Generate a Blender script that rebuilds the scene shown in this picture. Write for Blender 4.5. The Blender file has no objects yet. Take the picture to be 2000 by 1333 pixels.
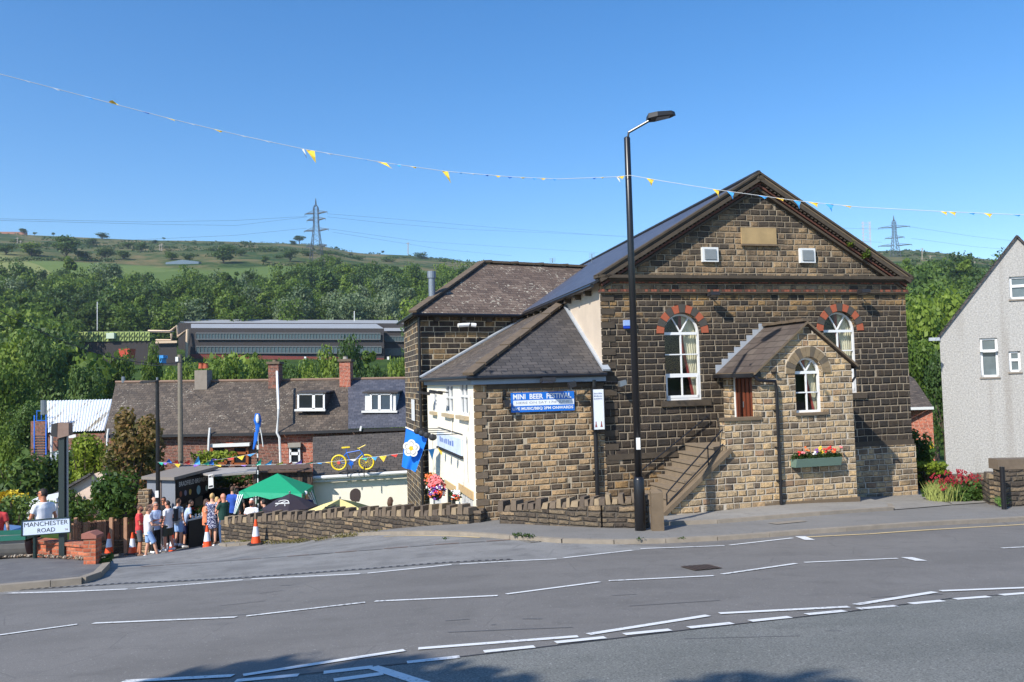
import bpy, math, random
import numpy as np
from mathutils import Vector, Matrix
from mathutils.geometry import tessellate_polygon, delaunay_2d_cdt
random.seed(7); R = random.random
sc = bpy.context.scene
COL = sc.collection
# ------------------------------------------------------------------ camera
F = 1614.0; CX = 1000.0; CY = 666.5
pitch = math.atan(75.5 / F); roll = 0.0275
fwd = Vector((0, math.cos(pitch), math.sin(pitch)))
R0 = Vector((1, 0, 0)); U0 = R0.cross(fwd)
ca, sa = math.cos(roll), math.sin(roll)
RR = R0 * ca - U0 * sa
UU = U0 * ca + R0 * sa
cam_d = bpy.data.cameras.new('camera'); cam = bpy.data.objects.new('camera', cam_d); COL.objects.link(cam)
cam_d.sensor_width = 36; cam_d.lens = 36 * F / 2000; cam_d.clip_end = 6000; cam_d.clip_start = 0.1
M = Matrix((RR, UU, -fwd)).transposed().to_4x4(); cam.matrix_world = M
sc.camera = cam
def ray(px, py): return fwd + RR * ((px - CX) / F) + UU * ((CY - py) / F)
def U(px, py, Y):
    d = ray(px, py); return d * (Y / d.y)

# ------------------------------------------------------------------ scene graph helpers
def label(o, lab, cat, group=None, kind=None):
    if lab: o['label'] = lab
    if cat: o['category'] = cat
    if group: o['group'] = group
    if kind: o['kind'] = kind
    return o
WM = {}
def thing(name, loc, lab, cat, group=None, rot=0.0):
    o = bpy.data.objects.new(name, None); COL.objects.link(o)
    o.empty_display_size = 0.2
    o.location = loc; o.rotation_euler = (0, 0, rot)
    WM[o.name] = Matrix.Translation(Vector(loc)) @ Matrix.Rotation(rot, 4, 'Z')
    return label(o, lab, cat, group)
def dup(o, parent=None):
    c = o.copy(); COL.objects.link(c); c.parent = parent
    if o.name in WM: WM[c.name] = WM[o.name]
    for ch in list(o.children): dup(ch, c)
    return c
class Fr:
    """a wall frame: u along the wall, v into the building, z up"""
    def __init__(s, x, y, az, vaz=None):
        s.x, s.y = x, y
        s.d = Vector((math.sin(az), math.cos(az), 0))
        s.n = Vector((-s.d.y, s.d.x, 0)) if vaz is None else Vector((math.sin(vaz), math.cos(vaz), 0))
        s.nn = Vector((-s.d.y, s.d.x, 0))
        s.rot = math.atan2(s.d.y, s.d.x)
    def pt(s, u, v, z): return Vector((s.x, s.y, 0)) + s.d * u + s.n * v + Vector((0, 0, z))
    def uz(s, px, py, v=0.0):
        d = ray(px, py); o = Vector((s.x, s.y, 0)) + s.n * v
        t = o.dot(s.nn) / d.dot(s.nn); P = d * t
        return ((P - o).dot(s.d), P.z)
class MB:
    def __init__(s, fr=None): s.V = []; s.F = []; s.M = []; s.fr = fr; s.uvs = {}
    def v(s, p):
        p = s.fr.pt(*p) if s.fr else Vector(p)
        s.V.append(p); return len(s.V) - 1
    def poly(s, pts, m=0, uv=None):
        i = [s.v(p) for p in pts]; s.F.append(i); s.M.append(m)
        if uv: s.uvs[len(s.F) - 1] = uv
        return s
    def box(s, a, b, m=0, faces='all'):
        x0, y0, z0 = a; x1, y1, z1 = b
        c = [(x0,y0,z0),(x1,y0,z0),(x1,y1,z0),(x0,y1,z0),(x0,y0,z1),(x1,y0,z1),(x1,y1,z1),(x0,y1,z1)]
        i = [s.v(p) for p in c]
        for f in ((0,1,5,4),(1,2,6,5),(2,3,7,6),(3,0,4,7),(4,5,6,7),(3,2,1,0)):
            s.F.append([i[k] for k in f]); s.M.append(m)
        return s
    def bar(s, p, q, w, h, up=(0,0,1), m=0):
        """rectangular bar from p to q, w across, h along up"""
        if s.fr: p, q = s.fr.pt(*p), s.fr.pt(*q)
        p, q, up = Vector(p), Vector(q), Vector(up)
        d = (q - p).normalized(); x = d.cross(up)
        if x.length < 1e-4: x = d.cross(Vector((1, 0, 0)))
        x.normalize(); y = x.cross(d).normalized()
        i = []
        for c in (p, q):
            for a, b in ((-1,-1),(1,-1),(1,1),(-1,1)):
                s.V.append(c + x * (a * w / 2) + y * (b * h / 2)); i.append(len(s.V) - 1)
        for f in ((0,1,2,3),(7,6,5,4),(0,4,5,1),(1,5,6,2),(2,6,7,3),(3,7,4,0)):
            s.F.append([i[k] for k in f]); s.M.append(m)
        return s
    def tube(s, path, r, n=8, m=0, cap=True, flat=None):
        """round tube along path; r one radius or one per point; flat=(a,b) scales the section"""
        P = [s.fr.pt(*p) if s.fr else Vector(p) for p in path]
        rr = r if isinstance(r, (list, tuple)) else [r] * len(P)
        rings = []; ref = None
        for k, p in enumerate(P):
            d = (P[min(k + 1, len(P) - 1)] - P[max(k - 1, 0)]).normalized()
            if ref is None: ref = Vector((0, 0, 1)) if abs(d.z) < 0.9 else Vector((0, 1, 0))
            x = d.cross(ref)
            if x.length < 1e-3: x = d.orthogonal()
            x.normalize(); y = x.cross(d)
            ra = rr[k] if isinstance(rr[k], tuple) else (rr[k], rr[k])
            ring = []
            for j in range(n):
                a = 2 * math.pi * j / n
                s.V.append(p + x * (math.cos(a) * ra[0]) + y * (math.sin(a) * ra[1])); ring.append(len(s.V) - 1)
            rings.append(ring)
        for a, b in zip(rings, rings[1:]):
            for j in range(n):
                s.F.append([a[j], a[(j + 1) % n], b[(j + 1) % n], b[j]]); s.M.append(m)
        if cap:
            s.F.append(rings[0][::-1]); s.M.append(m); s.F.append(rings[-1]); s.M.append(m)
        return s
    def ball(s, c, r, n=10, k=7, m=0, fn=None):
        c = s.fr.pt(*c) if s.fr else Vector(c)
        if not isinstance(r, (tuple, list)): r = (r, r, r)
        rows = []
        for a in range(k + 1):
            th = math.pi * a / k; row = []
            for b in range(n):
                ph = 2 * math.pi * b / n
                d = Vector((math.sin(th) * math.cos(ph), math.sin(th) * math.sin(ph), math.cos(th)))
                q = Vector((d.x * r[0], d.y * r[1], d.z * r[2]))
                if fn: q = fn(q, d)
                s.V.append(c + q); row.append(len(s.V) - 1)
            rows.append(row)
        for a in range(k):
            for b in range(n):
                s.F.append([rows[a][b], rows[a + 1][b], rows[a + 1][(b + 1) % n], rows[a][(b + 1) % n]]); s.M.append(m)
        return s
    def sheet(s, outer, holes=(), m=0, pf=lambda a, b: (a, 0, b)):
        """flat face with holes; pf maps 2D to 3D (frame coords)"""
        loops = [[Vector((p[0], p[1], 0)) for p in L] for L in [outer] + list(holes)]
        flat = [p for L in loops for p in L]
        base = [s.v(pf(p.x, p.y)) for p in flat]
        for t in tessellate_polygon(loops):
            s.F.append([base[k] for k in t]); s.M.append(m)
        return s
    def reveal(s, loop, d, m=0, pf=lambda a, b, c: (a, c, b)):
        n = len(loop)
        for k in range(n):
            a, b = loop[k], loop[(k + 1) % n]
            s.poly([pf(a[0], a[1], 0), pf(b[0], b[1], 0), pf(b[0], b[1], d), pf(a[0], a[1], d)], m)
        return s
    def extr(s, loop, d0, d1, m=0, pf=lambda a, b, c: (a, c, b)):
        """closed 2D loop extruded between depths d0 and d1"""
        s.sheet(loop, m=m, pf=lambda a, b: pf(a, b, d0)); s.sheet(loop, m=m, pf=lambda a, b: pf(a, b, d1))
        n = len(loop)
        for k in range(n):
            a, b = loop[k], loop[(k + 1) % n]
            s.poly([pf(a[0], a[1], d0), pf(b[0], b[1], d0), pf(b[0], b[1], d1), pf(a[0], a[1], d1)], m)
        return s
    def add(s, verts, faces, m=0):
        b = len(s.V); s.V += [Vector(p) for p in verts]
        for f in faces: s.F.append([b + i for i in f]); s.M.append(m)
        return s
    def build(s, name, mats, parent=None, smooth=False, lab=None, cat=None, group=None, kind=None):
        if not isinstance(mats, (list, tuple)): mats = [mats]
        me = bpy.data.meshes.new(name)
        inv = WM[parent.name].inverted() if parent else Matrix.Identity(4)
        me.from_pydata([inv @ p for p in s.V], [], s.F)
        for m in mats: me.materials.append(m)
        uvl = me.uv_layers.new(name='UVMap').data
        li = 0
        for fi, f in enumerate(s.F):
            a = s.V[f[0]]; n = Vector((0, 0, 0))
            for k in range(1, len(f) - 1): n += (s.V[f[k]] - a).cross(s.V[f[k + 1]] - a)
            if n.length > 0: n.normalize()
            if fi in s.uvs:
                for q in s.uvs[fi]: uvl[li].uv = q; li += 1
                continue
            if n.z < 0: n = -n
            if n.z > 0.97: ux, vx = Vector((1, 0, 0)), Vector((0, 1, 0))
            else:
                ux = Vector((0, 0, 1)).cross(n).normalized(); vx = n.cross(ux)
                if vx.z < 0: vx = -vx
                if ux.x + ux.y * .3 < 0: ux = -ux
            for i in f:
                p = s.V[i]; uvl[li].uv = (p.dot(ux), p.dot(vx)); li += 1
        if any(s.M): me.polygons.foreach_set('material_index', s.M)
        if smooth: me.polygons.foreach_set('use_smooth', [True] * len(s.F))
        me.update(); me.validate()
        o = bpy.data.objects.new(name, me); COL.objects.link(o)
        if parent: o.parent = parent; WM[o.name] = WM[parent.name].copy()
        else: WM[o.name] = Matrix.Identity(4)
        return label(o, lab, cat, group, kind)

BOLD = [.012]
def text_geo(body, w, h, extr=0.0):
    """returns 2D verts, faces of the writing scaled into w x h, lower left at 0,0"""
    cu = bpy.data.curves.new('lettering', 'FONT'); cu.body = body; cu.resolution_u = 3; cu.offset = BOLD[0]
    ob = bpy.data.objects.new('lettering', cu); COL.objects.link(ob)
    dg = bpy.context.evaluated_depsgraph_get(); me = bpy.data.meshes.new_from_object(ob.evaluated_get(dg))
    vs = [v.co.copy() for v in me.vertices]; fs = [list(p.vertices) for p in me.polygons]
    bpy.data.objects.remove(ob); bpy.data.curves.remove(cu); bpy.data.meshes.remove(me)
    x0 = min(v.x for v in vs); x1 = max(v.x for v in vs); y0 = min(v.y for v in vs); y1 = max(v.y for v in vs)
    return [((v.x - x0) / (x1 - x0) * w, (v.y - y0) / (y1 - y0) * h) for v in vs], fs
def write(mb, body, u0, z0, w, h, v, m=0):
    """lettering on a frame's plane"""
    vs, fs = text_geo(body, w, h)
    base = [mb.v((u0 + a, v, z0 + b)) for a, b in vs]
    for f in fs: mb.F.append([base[i] for i in f]); mb.M.append(m)

# ------------------------------------------------------------------ materials
def srgb(r, g, b):
    f = lambda c: ((c / 255 + .055) / 1.055) ** 2.4 if c > 10 else c / 255 / 12.92
    return (f(r), f(g), f(b), 1)
class NT:
    def __init__(s, name):
        s.m = bpy.data.materials.new(name); s.m.use_nodes = True; s.t = s.m.node_tree; s.t.nodes.clear()
        s.out = s.t.nodes.new('ShaderNodeOutputMaterial')
    def n(s, typ, **k):
        nd = s.t.nodes.new(typ)
        for a, b in k.items():
            if a == 'i':
                for q, val in b.items(): s.set(nd.inputs[q], val)
            else: setattr(nd, a, b)
        return nd
    def set(s, inp, val):
        if hasattr(val, 'node'): s.t.links.new(val, inp)
        elif hasattr(val, 'outputs'): s.t.links.new(val.outputs[0], inp)
        else: inp.default_value = val
    def math(s, op, a, b=0.0, c=None, clamp=False):
        nd = s.n('ShaderNodeMath', operation=op, use_clamp=clamp); s.set(nd.inputs[0], a); s.set(nd.inputs[1], b)
        if c is not None: s.set(nd.inputs[2], c)
        return nd.outputs[0]
    def ss(s, x, lo, hi, a=0.0, b=1.0):
        nd = s.n('ShaderNodeMapRange', interpolation_type='SMOOTHSTEP', i={0: x, 1: lo, 2: hi, 3: a, 4: b}); return nd.outputs[0]
    def noise(s, vec, scale, detail=3, rough=.55, dim='3D'):
        nd = s.n('ShaderNodeTexNoise', noise_dimensions=dim, i={'Scale': scale, 'Detail': detail, 'Roughness': rough})
        if vec is not None: s.set(nd.inputs['Vector'], vec)
        return nd.outputs[0]
    def mix(s, fac, a, b, blend='MIX'):
        nd = s.n('ShaderNodeMix', data_type='RGBA', blend_type=blend)
        s.set(nd.inputs[0], fac); s.set(nd.inputs[6], a); s.set(nd.inputs[7], b); return nd.outputs[2]
    def ramp(s, fac, stops, interp='LINEAR'):
        nd = s.n('ShaderNodeValToRGB'); cr = nd.color_ramp; cr.interpolation = interp
        while len(cr.elements) < len(stops): cr.elements.new(0.5)
        for e, (p, c) in zip(cr.elements, stops): e.position = p; e.color = c
        s.set(nd.inputs[0], fac); return nd.outputs[0]
    def bump(s, h, strength=.5, dist=.02, normal=None):
        nd = s.n('ShaderNodeBump', i={'Strength': strength, 'Distance': dist, 'Height': h}); return nd.outputs[0]
    def finish(s, col, rough=.8, normal=None, metal=0.0, spec=.5, **k):
        b = s.n('ShaderNodeBsdfPrincipled'); s.set(b.inputs['Base Color'], col); s.set(b.inputs['Roughness'], rough)
        s.set(b.inputs['Metallic'], metal); b.inputs['Specular IOR Level'].default_value = spec
        if normal is not None: s.set(b.inputs['Normal'], normal)
        for q, v in k.items(): s.set(b.inputs[q], v)
        s.t.links.new(b.outputs[0], s.out.inputs[0]); return s.m
MATS = {}
def plain(name, col, rough=.6, metal=0.0, var=.12, scale=6.0, bump=0.0, spec=.5):
    if name in MATS: return MATS[name]
    t = NT(name); tc = t.n('ShaderNodeTexCoord').outputs['Object']
    nz = t.noise(tc, scale, 4); k = t.math('MULTIPLY_ADD', nz, 2 * var, 1 - var)
    c = t.mix(1.0, col, t.n('ShaderNodeCombineColor', i={0: k, 1: k, 2: k}).outputs[0], 'MULTIPLY')
    nrm = t.bump(t.noise(tc, scale * 6, 3), bump, .01) if bump else None
    MATS[name] = t.finish(c, rough, nrm, metal, spec); return MATS[name]
def masonry(name, rh, bw, stops, mortar, mw=.012, bump=.7, warp=.018, soot=None, grime=.35, var=.5, rowvar=0.0, sootlo=.4, sooths=.6, vsoot=None, rough=.9, gain=1.0, vbend=None):
    """coursed stone or brick with courses rh high and blocks about bw long; UV in metres"""
    t = NT(name); uv = t.n('ShaderNodeUVMap').outputs[0]
    wn = t.n('ShaderNodeTexNoise', i={'Vector': uv, 'Scale': 2.6, 'Detail': 2.0})
    sp0 = t.n('ShaderNodeSeparateXYZ', i={0: wn.outputs['Color']}); sp = t.n('ShaderNodeSeparateXYZ', i={0: uv})
    u = t.math('ADD', sp.outputs[0], t.math('MULTIPLY', t.math('SUBTRACT', sp0.outputs[0], .5), warp * 2))
    v = t.math('ADD', sp.outputs[1], t.math('MULTIPLY', t.math('SUBTRACT', sp0.outputs[1], .5), warp * 2))
    if vbend: v = t.math('ADD', t.math('MULTIPLY', t.math('MINIMUM', v, 0.0), vbend), t.math('MAXIMUM', v, 0.0))
    if rowvar:
        v = t.math('ADD', v, t.math('MULTIPLY', t.math('SUBTRACT', t.n('ShaderNodeTexNoise', noise_dimensions='1D', i={'W': v, 'Scale': 1.6, 'Detail': 1.0}).outputs[0], .5), rowvar))
    vr = t.math('DIVIDE', v, rh); row = t.math('FLOOR', vr); fv = t.math('FRACT', vr)
    rr = t.n('ShaderNodeTexWhiteNoise', noise_dimensions='1D', i={'W': row}).outputs[0]
    nv = t.n('ShaderNodeCombineXYZ', i={0: t.math('MULTIPLY', u, 1.0 / bw * .9), 1: t.math('MULTIPLY', row, 7.37)}).outputs[0]
    w1 = t.math('MULTIPLY', t.math('SUBTRACT', t.noise(nv, 1.0, 0, dim='2D'), .5), var * 2.2)
    u2 = t.math('ADD', t.math('ADD', t.math('DIVIDE', u, bw), t.math('MULTIPLY', rr, 9.3)), w1)
    col = t.math('FLOOR', u2); fu = t.math('FRACT', u2)
    rnd = t.n('ShaderNodeTexWhiteNoise', noise_dimensions='2D', i={'Vector': t.n('ShaderNodeCombineXYZ', i={0: col, 1: row}).outputs[0]})
    du = t.math('MULTIPLY', t.math('MINIMUM', fu, t.math('SUBTRACT', 1.0, fu)), bw)
    dv = t.math('MULTIPLY', t.math('MINIMUM', fv, t.math('SUBTRACT', 1.0, fv)), rh)
    d = t.math('MINIMUM', du, dv)
    fine = t.noise(uv, 28, 4, .65); mid = t.noise(uv, 6, 3, .6); big = t.noise(uv, .55, 3, .55)
    d2 = t.math('ADD', d, t.math('MULTIPLY', t.math('SUBTRACT', fine, .5), mw * .7))
    mask = t.ss(d2, mw * .35, mw * .75)
    pick = t.math('ADD', rnd.outputs[0], t.math('MULTIPLY', t.math('SUBTRACT', mid, .5), .25), clamp=True)
    c = t.ramp(pick, stops)
    tx = t.ss(t.math('ADD', t.math('MULTIPLY', fine, .5), t.math('MULTIPLY', mid, .5)), .36, .64); k = t.math('MULTIPLY_ADD', tx, grime * 1.7 * gain, (1 - grime) * gain - grime * .1)
    c = t.mix(1.0, c, t.n('ShaderNodeCombineColor', i={0: k, 1: k, 2: k}).outputs[0], 'MULTIPLY')
    if soot:
        sf = t.ss(t.math('ADD', big, t.math('MULTIPLY', t.math('SUBTRACT', rnd.outputs[0], .5), .35)), sootlo, sooths)
        if vsoot:   # soot gathers between two heights of the wall
            z = t.math('ADD', sp.outputs[1], t.math('MULTIPLY', t.math('SUBTRACT', big, .5), 1.2))
            band = t.math('MULTIPLY', t.ss(z, vsoot[0], vsoot[1]), t.ss(z, vsoot[2], vsoot[3], 1.0, 0.0))
            band = t.math('MULTIPLY_ADD', band, vsoot[4], vsoot[5])
            sf = t.math('MULTIPLY', t.ss(t.math('ADD', rnd.outputs[0], t.math('MULTIPLY', t.math('SUBTRACT', mid, .5), .5)), t.math('SUBTRACT', 1.0, band), t.math('SUBTRACT', 1.12, band)), 1.0)
        c = t.mix(t.math('MULTIPLY', sf, .92), c, soot)
    mc = t.mix(t.math('MULTIPLY', big, .5), mortar, tuple(x * .55 for x in mortar[:3]) + (1,))
    c = t.mix(mask, mc, c)
    hgt = t.math('ADD', t.math('MULTIPLY', t.ss(d2, 0.0, .035), 1.0), t.math('ADD', t.math('MULTIPLY', mid, .7), t.math('MULTIPLY', fine, .35)))
    hgt = t.math('MULTIPLY', hgt, mask)
    MATS[name] = t.finish(c, rough, t.bump(hgt, bump, .045)); return MATS[name]
def roofing(name, rh, bw, stops, joint, spots=None, spotc=(.35,.34,.3,1), rough=.75, bump=.6, big=.4, spotscale=9.0, spec=.4):
    t = NT(name); uv = t.n('ShaderNodeUVMap').outputs[0]; sp = t.n('ShaderNodeSeparateXYZ', i={0: uv})
    wob = t.math('MULTIPLY', t.math('SUBTRACT', t.noise(uv, 3.0, 2), .5), .025)
    vr = t.math('DIVIDE', t.math('ADD', sp.outputs[1], wob), rh); row = t.math('FLOOR', vr); fv = t.math('FRACT', vr)
    rr = t.n('ShaderNodeTexWhiteNoise', noise_dimensions='1D', i={'W': row}).outputs[0]
    u2 = t.math('ADD', t.math('DIVIDE', sp.outputs[0], bw), t.math('ADD', t.math('MULTIPLY', row, .5), t.math('MULTIPLY', rr, .3)))
    col = t.math('FLOOR', u2); fu = t.math('FRACT', u2)
    rnd = t.n('ShaderNodeTexWhiteNoise', noise_dimensions='2D', i={'Vector': t.n('ShaderNodeCombineXYZ', i={0: col, 1: row}).outputs[0]}).outputs[0]
    du = t.math('MULTIPLY', t.math('MINIMUM', fu, t.math('SUBTRACT', 1.0, fu)), bw)
    gap = t.math('MULTIPLY', t.ss(du, .003, .012), t.ss(fv, .02, .14))
    bn = t.noise(uv, .8, 4, .6); fn = t.noise(uv, 20, 3, .6)
    c = t.ramp(t.math('ADD', t.math('MULTIPLY', rnd, .55), t.math('MULTIPLY', bn, .45)), stops)
    k = t.math('MULTIPLY_ADD', t.math('ADD', t.math('MULTIPLY', bn, .6), t.math('MULTIPLY', fn, .4)), big * 2, 1 - big)
    c = t.mix(1.0, c, t.n('ShaderNodeCombineColor', i={0: k, 1: k, 2: k}).outputs[0], 'MULTIPLY')
    c = t.mix(gap, joint, c)
    if spots is not None:
        s1 = t.noise(uv, spotscale, 4, .7); s2 = t.noise(uv, .9, 2)
        f = t.ss(t.math('ADD', s1, t.math('MULTIPLY', t.math('SUBTRACT', s2, .5), .35)), spots, spots + .05)
        c = t.mix(t.math('MULTIPLY', f, .8), c, spotc)
    h = t.math('ADD', t.math('MULTIPLY', t.math('SUBTRACT', 1.0, fv), .6), t.math('ADD', t.math('MULTIPLY', rnd, .35), t.math('MULTIPLY', fn, .3)))
    MATS[name] = t.finish(c, rough, t.bump(t.math('MULTIPLY', h, gap), bump, .02), spec=spec); return MATS[name]
def leafy(name, cols, trans=.3, scale=.35, rnd_amt=.5):
    """foliage: tone per object, per crown ('tint') and per clump"""
    t = NT(name); oi = t.n('ShaderNodeObjectInfo').outputs['Random']; at = t.n('ShaderNodeAttribute', attribute_name='tint').outputs['Fac']
    geo = t.n('ShaderNodeNewGeometry'); nz = t.noise(geo.outputs['Position'], scale, 3, .6)
    ri = geo.outputs['Random Per Island']
    f = t.math('ADD', t.math('ADD', t.math('MULTIPLY', oi, .5 * rnd_amt * 2), t.math('MULTIPLY', at, .5)), t.math('ADD', t.math('MULTIPLY', nz, .35), t.math('MULTIPLY', ri, .22)))
    f = t.math('SUBTRACT', f, .25, clamp=True)
    c = t.ramp(f, [(i / (len(cols) - 1), q) for i, q in enumerate(cols)])
    d = t.n('ShaderNodeBsdfPrincipled', i={'Base Color': c, 'Roughness': .55}); d.inputs['Specular IOR Level'].default_value = .25
    tr = t.n('ShaderNodeBsdfTranslucent', i={'Color': t.mix(.5, c, (.25, .34, .03, 1), 'MIX')})
    mx = t.n('ShaderNodeMixShader', i={0: trans}); t.t.links.new(d.outputs[0], mx.inputs[1]); t.t.links.new(tr.outputs[0], mx.inputs[2])
    t.t.links.new(mx.outputs[0], t.out.inputs[0]); MATS[name] = t.m; return t.m

TAN = [(0, srgb(92, 74, 54)), (.25, srgb(132, 104, 70)), (.5, srgb(158, 128, 86)), (.75, srgb(178, 146, 98)), (1, srgb(120, 104, 84))]
MIXD = [(0, srgb(66, 56, 47)), (.22, srgb(84, 72, 58)), (.4, srgb(122, 98, 68)), (.62, srgb(150, 119, 78)), (.85, srgb(172, 136, 86)), (1, srgb(96, 84, 70))]
m_chapel = masonry('sooty_coursed_stone', .15, .27, MIXD, srgb(158, 143, 121), .0165, 1.0, .018, gain=1.05, vbend=.74, soot=srgb(42, 38, 34), vsoot=(-2.9, -1.9, .9, 2.3, .78, .16))
m_gable = masonry('gable_stone', .158, .27, [(0, srgb(80, 68, 54)), (.3, srgb(118, 98, 74)), (.6, srgb(142, 118, 86)), (1, srgb(128, 110, 88))], srgb(166, 151, 128), .0165, 1.0, .018, gain=1.5, soot=srgb(58, 51, 44), sootlo=.47, sooths=.62)
m_ext = masonry('warm_mixed_stone', .145, .28, [(0, srgb(64, 54, 44)), (.22, srgb(86, 72, 56)), (.42, srgb(118, 98, 74)), (.68, srgb(144, 119, 88)), (.9, srgb(164, 134, 96)), (1, srgb(104, 88, 70))], srgb(190, 174, 148), .018, 1.0, .018, gain=1.55, soot=srgb(64, 55, 46), sootlo=.58, sooths=.74)
m_porch = masonry('tan_porch_stone', .155, .27, [(0, srgb(90, 78, 64)), (.2, srgb(118, 102, 80)), (.5, srgb(144, 125, 97)), (.8, srgb(168, 141, 102)), (1, srgb(128, 102, 78))], srgb(204, 190, 168), .02, 1.0, .022, gain=1.6, soot=srgb(76, 68, 60), sootlo=.62, sooths=.78)
m_rear = masonry('dark_squared_stone', .19, .42, [(0, srgb(56, 48, 42)), (.5, srgb(76, 65, 53)), (.8, srgb(104, 86, 62)), (1, srgb(150, 122, 84))], srgb(196, 180, 152), .022, .7, .012)
m_rubble = masonry('rubble_walling', .115, .32, [(0, srgb(70, 60, 50)), (.3, srgb(92, 80, 66)), (.65, srgb(112, 98, 78)), (1, srgb(144, 122, 94))], srgb(88, 80, 70), .018, 1.0, .05, rowvar=.16, grime=.45)
m_coping = plain('weathered_coping_stone', srgb(108, 94, 78), .92, var=.35, scale=7, bump=.5)
m_dressed = plain('dressed_brown_stone', srgb(112, 96, 76), .9, var=.3, scale=5, bump=.4)
m_darkstone = plain('soot_black_stone', srgb(76, 66, 54), .9, var=.4, scale=6, bump=.4)
m_plaque = plain('yellow_plaque_stone', srgb(168, 142, 100), .85, var=.4, scale=3, bump=.1)
m_brick = masonry('dark_red_brick', .075, .225, [(0, srgb(80, 50, 42)), (.4, srgb(118, 66, 52)), (.8, srgb(140, 80, 60)), (1, srgb(96, 74, 66))], srgb(168, 150, 134), .012, .15, .003, var=.06, grime=.3)
m_brick2 = masonry('bright_red_brick', .075, .225, [(0, srgb(140, 68, 48)), (.5, srgb(172, 84, 58)), (1, srgb(190, 104, 76))], srgb(190, 174, 156), .012, .15, .003, var=.06, grime=.25)
m_brick3 = masonry('orange_wall_brick', .078, .225, [(0, srgb(150, 76, 52)), (.5, srgb(184, 96, 64)), (1, srgb(198, 118, 84))], srgb(150, 120, 100), .013, .15, .003, var=.06, grime=.3)
m_brickch = plain('string_course_brick', srgb(100, 62, 50), .85, var=.35, scale=14, bump=.3)
m_orange = plain('orange_voussoir', srgb(166, 88, 60), .85, var=.2, scale=9, bump=.2)
m_graystone = plain('dark_voussoir', srgb(74, 70, 64), .88, var=.25, scale=9, bump=.3)
BR = [(0, srgb(62, 54, 48)), (.45, srgb(84, 74, 64)), (.75, srgb(100, 88, 76)), (1, srgb(118, 104, 90))]
m_roofb = roofing('brown_stone_tiles', .2, .27, BR, srgb(40, 36, 32), .62, srgb(186, 178, 160))
m_roofr = roofing('worn_stone_slates', .19, .34, [(0, srgb(76, 64, 56)), (.5, srgb(104, 88, 76)), (1, srgb(128, 112, 98))], srgb(46, 40, 36), .60, srgb(200, 192, 172), spotscale=7)
m_roofd = roofing('dark_slates', .16, .28, [(0, srgb(58, 55, 54)), (.5, srgb(74, 70, 68)), (1, srgb(92, 86, 82))], srgb(34, 32, 32), .72, srgb(150, 144, 132))
m_roofbl = roofing('blue_slates', .17, .28, [(0, srgb(60, 62, 72)), (.5, srgb(78, 80, 90)), (1, srgb(98, 98, 106))], srgb(44, 46, 52), .70, srgb(176, 172, 168), spec=.5, rough=.55)
m_roofch = roofing('smooth_blue_slates', .22, .3, [(0, srgb(64, 68, 82)), (1, srgb(88, 92, 106))], srgb(48, 50, 60), None, rough=.5, big=.15)
m_rooft = roofing('brown_interlocking_tiles', .26, .3, [(0, srgb(70, 64, 57)), (.5, srgb(86, 79, 71)), (1, srgb(102, 94, 85))], srgb(30, 27, 25), .70, srgb(170, 160, 140), bump=.9)
m_roofp = roofing('porch_stone_slates', .24, .4, [(0, srgb(72, 62, 56)), (.6, srgb(90, 80, 73)), (1, srgb(108, 98, 88))], srgb(50, 44, 40), None)
m_ridge = plain('stone_ridge_tile', srgb(98, 84, 68), .9, var=.35, scale=6, bump=.4)
m_creamb = plain('bright_cream_render', srgb(253, 246, 228), .85, var=.05, scale=1.2)
m_cream = plain('cream_render', srgb(240, 230, 208), .85, var=.06, scale=1.2, bump=.05)
m_pink = plain('pinkish_render', srgb(214, 190, 172), .85, var=.08, scale=1.5, bump=.05)
m_oldrender = plain('old_pale_render', srgb(206, 188, 166), .9, var=.2, scale=1.6, bump=.1)
m_white = plain('white_plastic', srgb(232, 232, 230), .35, var=.03)
m_whitep = plain('white_paint', srgb(222, 222, 218), .5, var=.06)
m_black = plain('black_painted_metal', (.012, .012, .014, 1), .32, var=.1)
m_blackm = plain('matt_black_metal', (.02, .02, .022, 1), .6, var=.15)
m_greenpost = plain('dark_green_post', srgb(22, 44, 42), .45, var=.1)
m_steel = plain('galvanised_steel', srgb(150, 154, 158), .4, .7, var=.15)
m_lead = plain('lead_flashing', srgb(176, 182, 188), .45, .2, var=.2, scale=4)
m_fascia = plain('grey_fascia', srgb(134, 146, 158), .5, var=.05)
m_wood = plain('dark_boarding', srgb(78, 64, 54), .85, var=.35, scale=8, bump=.3)
m_fence = plain('fence_timber', srgb(168, 128, 100), .85, var=.35, scale=9, bump=.3)
m_polewood = plain('grey_pole_timber', srgb(124, 116, 102), .85, var=.25, scale=9)
m_door = plain('chestnut_door', srgb(70, 36, 24), .45, var=.15, scale=6)
m_owin = plain('orange_stained_frame', srgb(150, 84, 40), .4, var=.1)
m_terra = plain('terracotta', srgb(168, 86, 58), .8, var=.15)
m_concrete = plain('concrete', srgb(150, 144, 134), .9, var=.2, scale=3, bump=.3)
m_greyrender = plain('grey_chimney_render', srgb(140, 130, 118), .9, var=.2, scale=5, bump=.2)
m_curtain = plain('cream_curtain', srgb(226, 214, 184), .8, var=.05)
m_redcur = plain('red_curtain_edge', srgb(176, 76, 70), .8, var=.05)
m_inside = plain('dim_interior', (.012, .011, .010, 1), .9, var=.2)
m_darkglass = plain('dark_window_glass', (.018, .022, .026, 1), .06, var=.3, scale=2)
m_blueglass = plain('blue_grey_glass', (.06, .085, .11, 1), .08, var=.3, scale=2)
m_bluepaint = plain('blue_paint', srgb(30, 104, 200), .4, var=.08)
m_green = plain('green_tent_cloth', srgb(0, 140, 98), .7, var=.06)
m_yellow = plain('yellow_paint', srgb(236, 206, 40), .4, var=.05)
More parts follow.
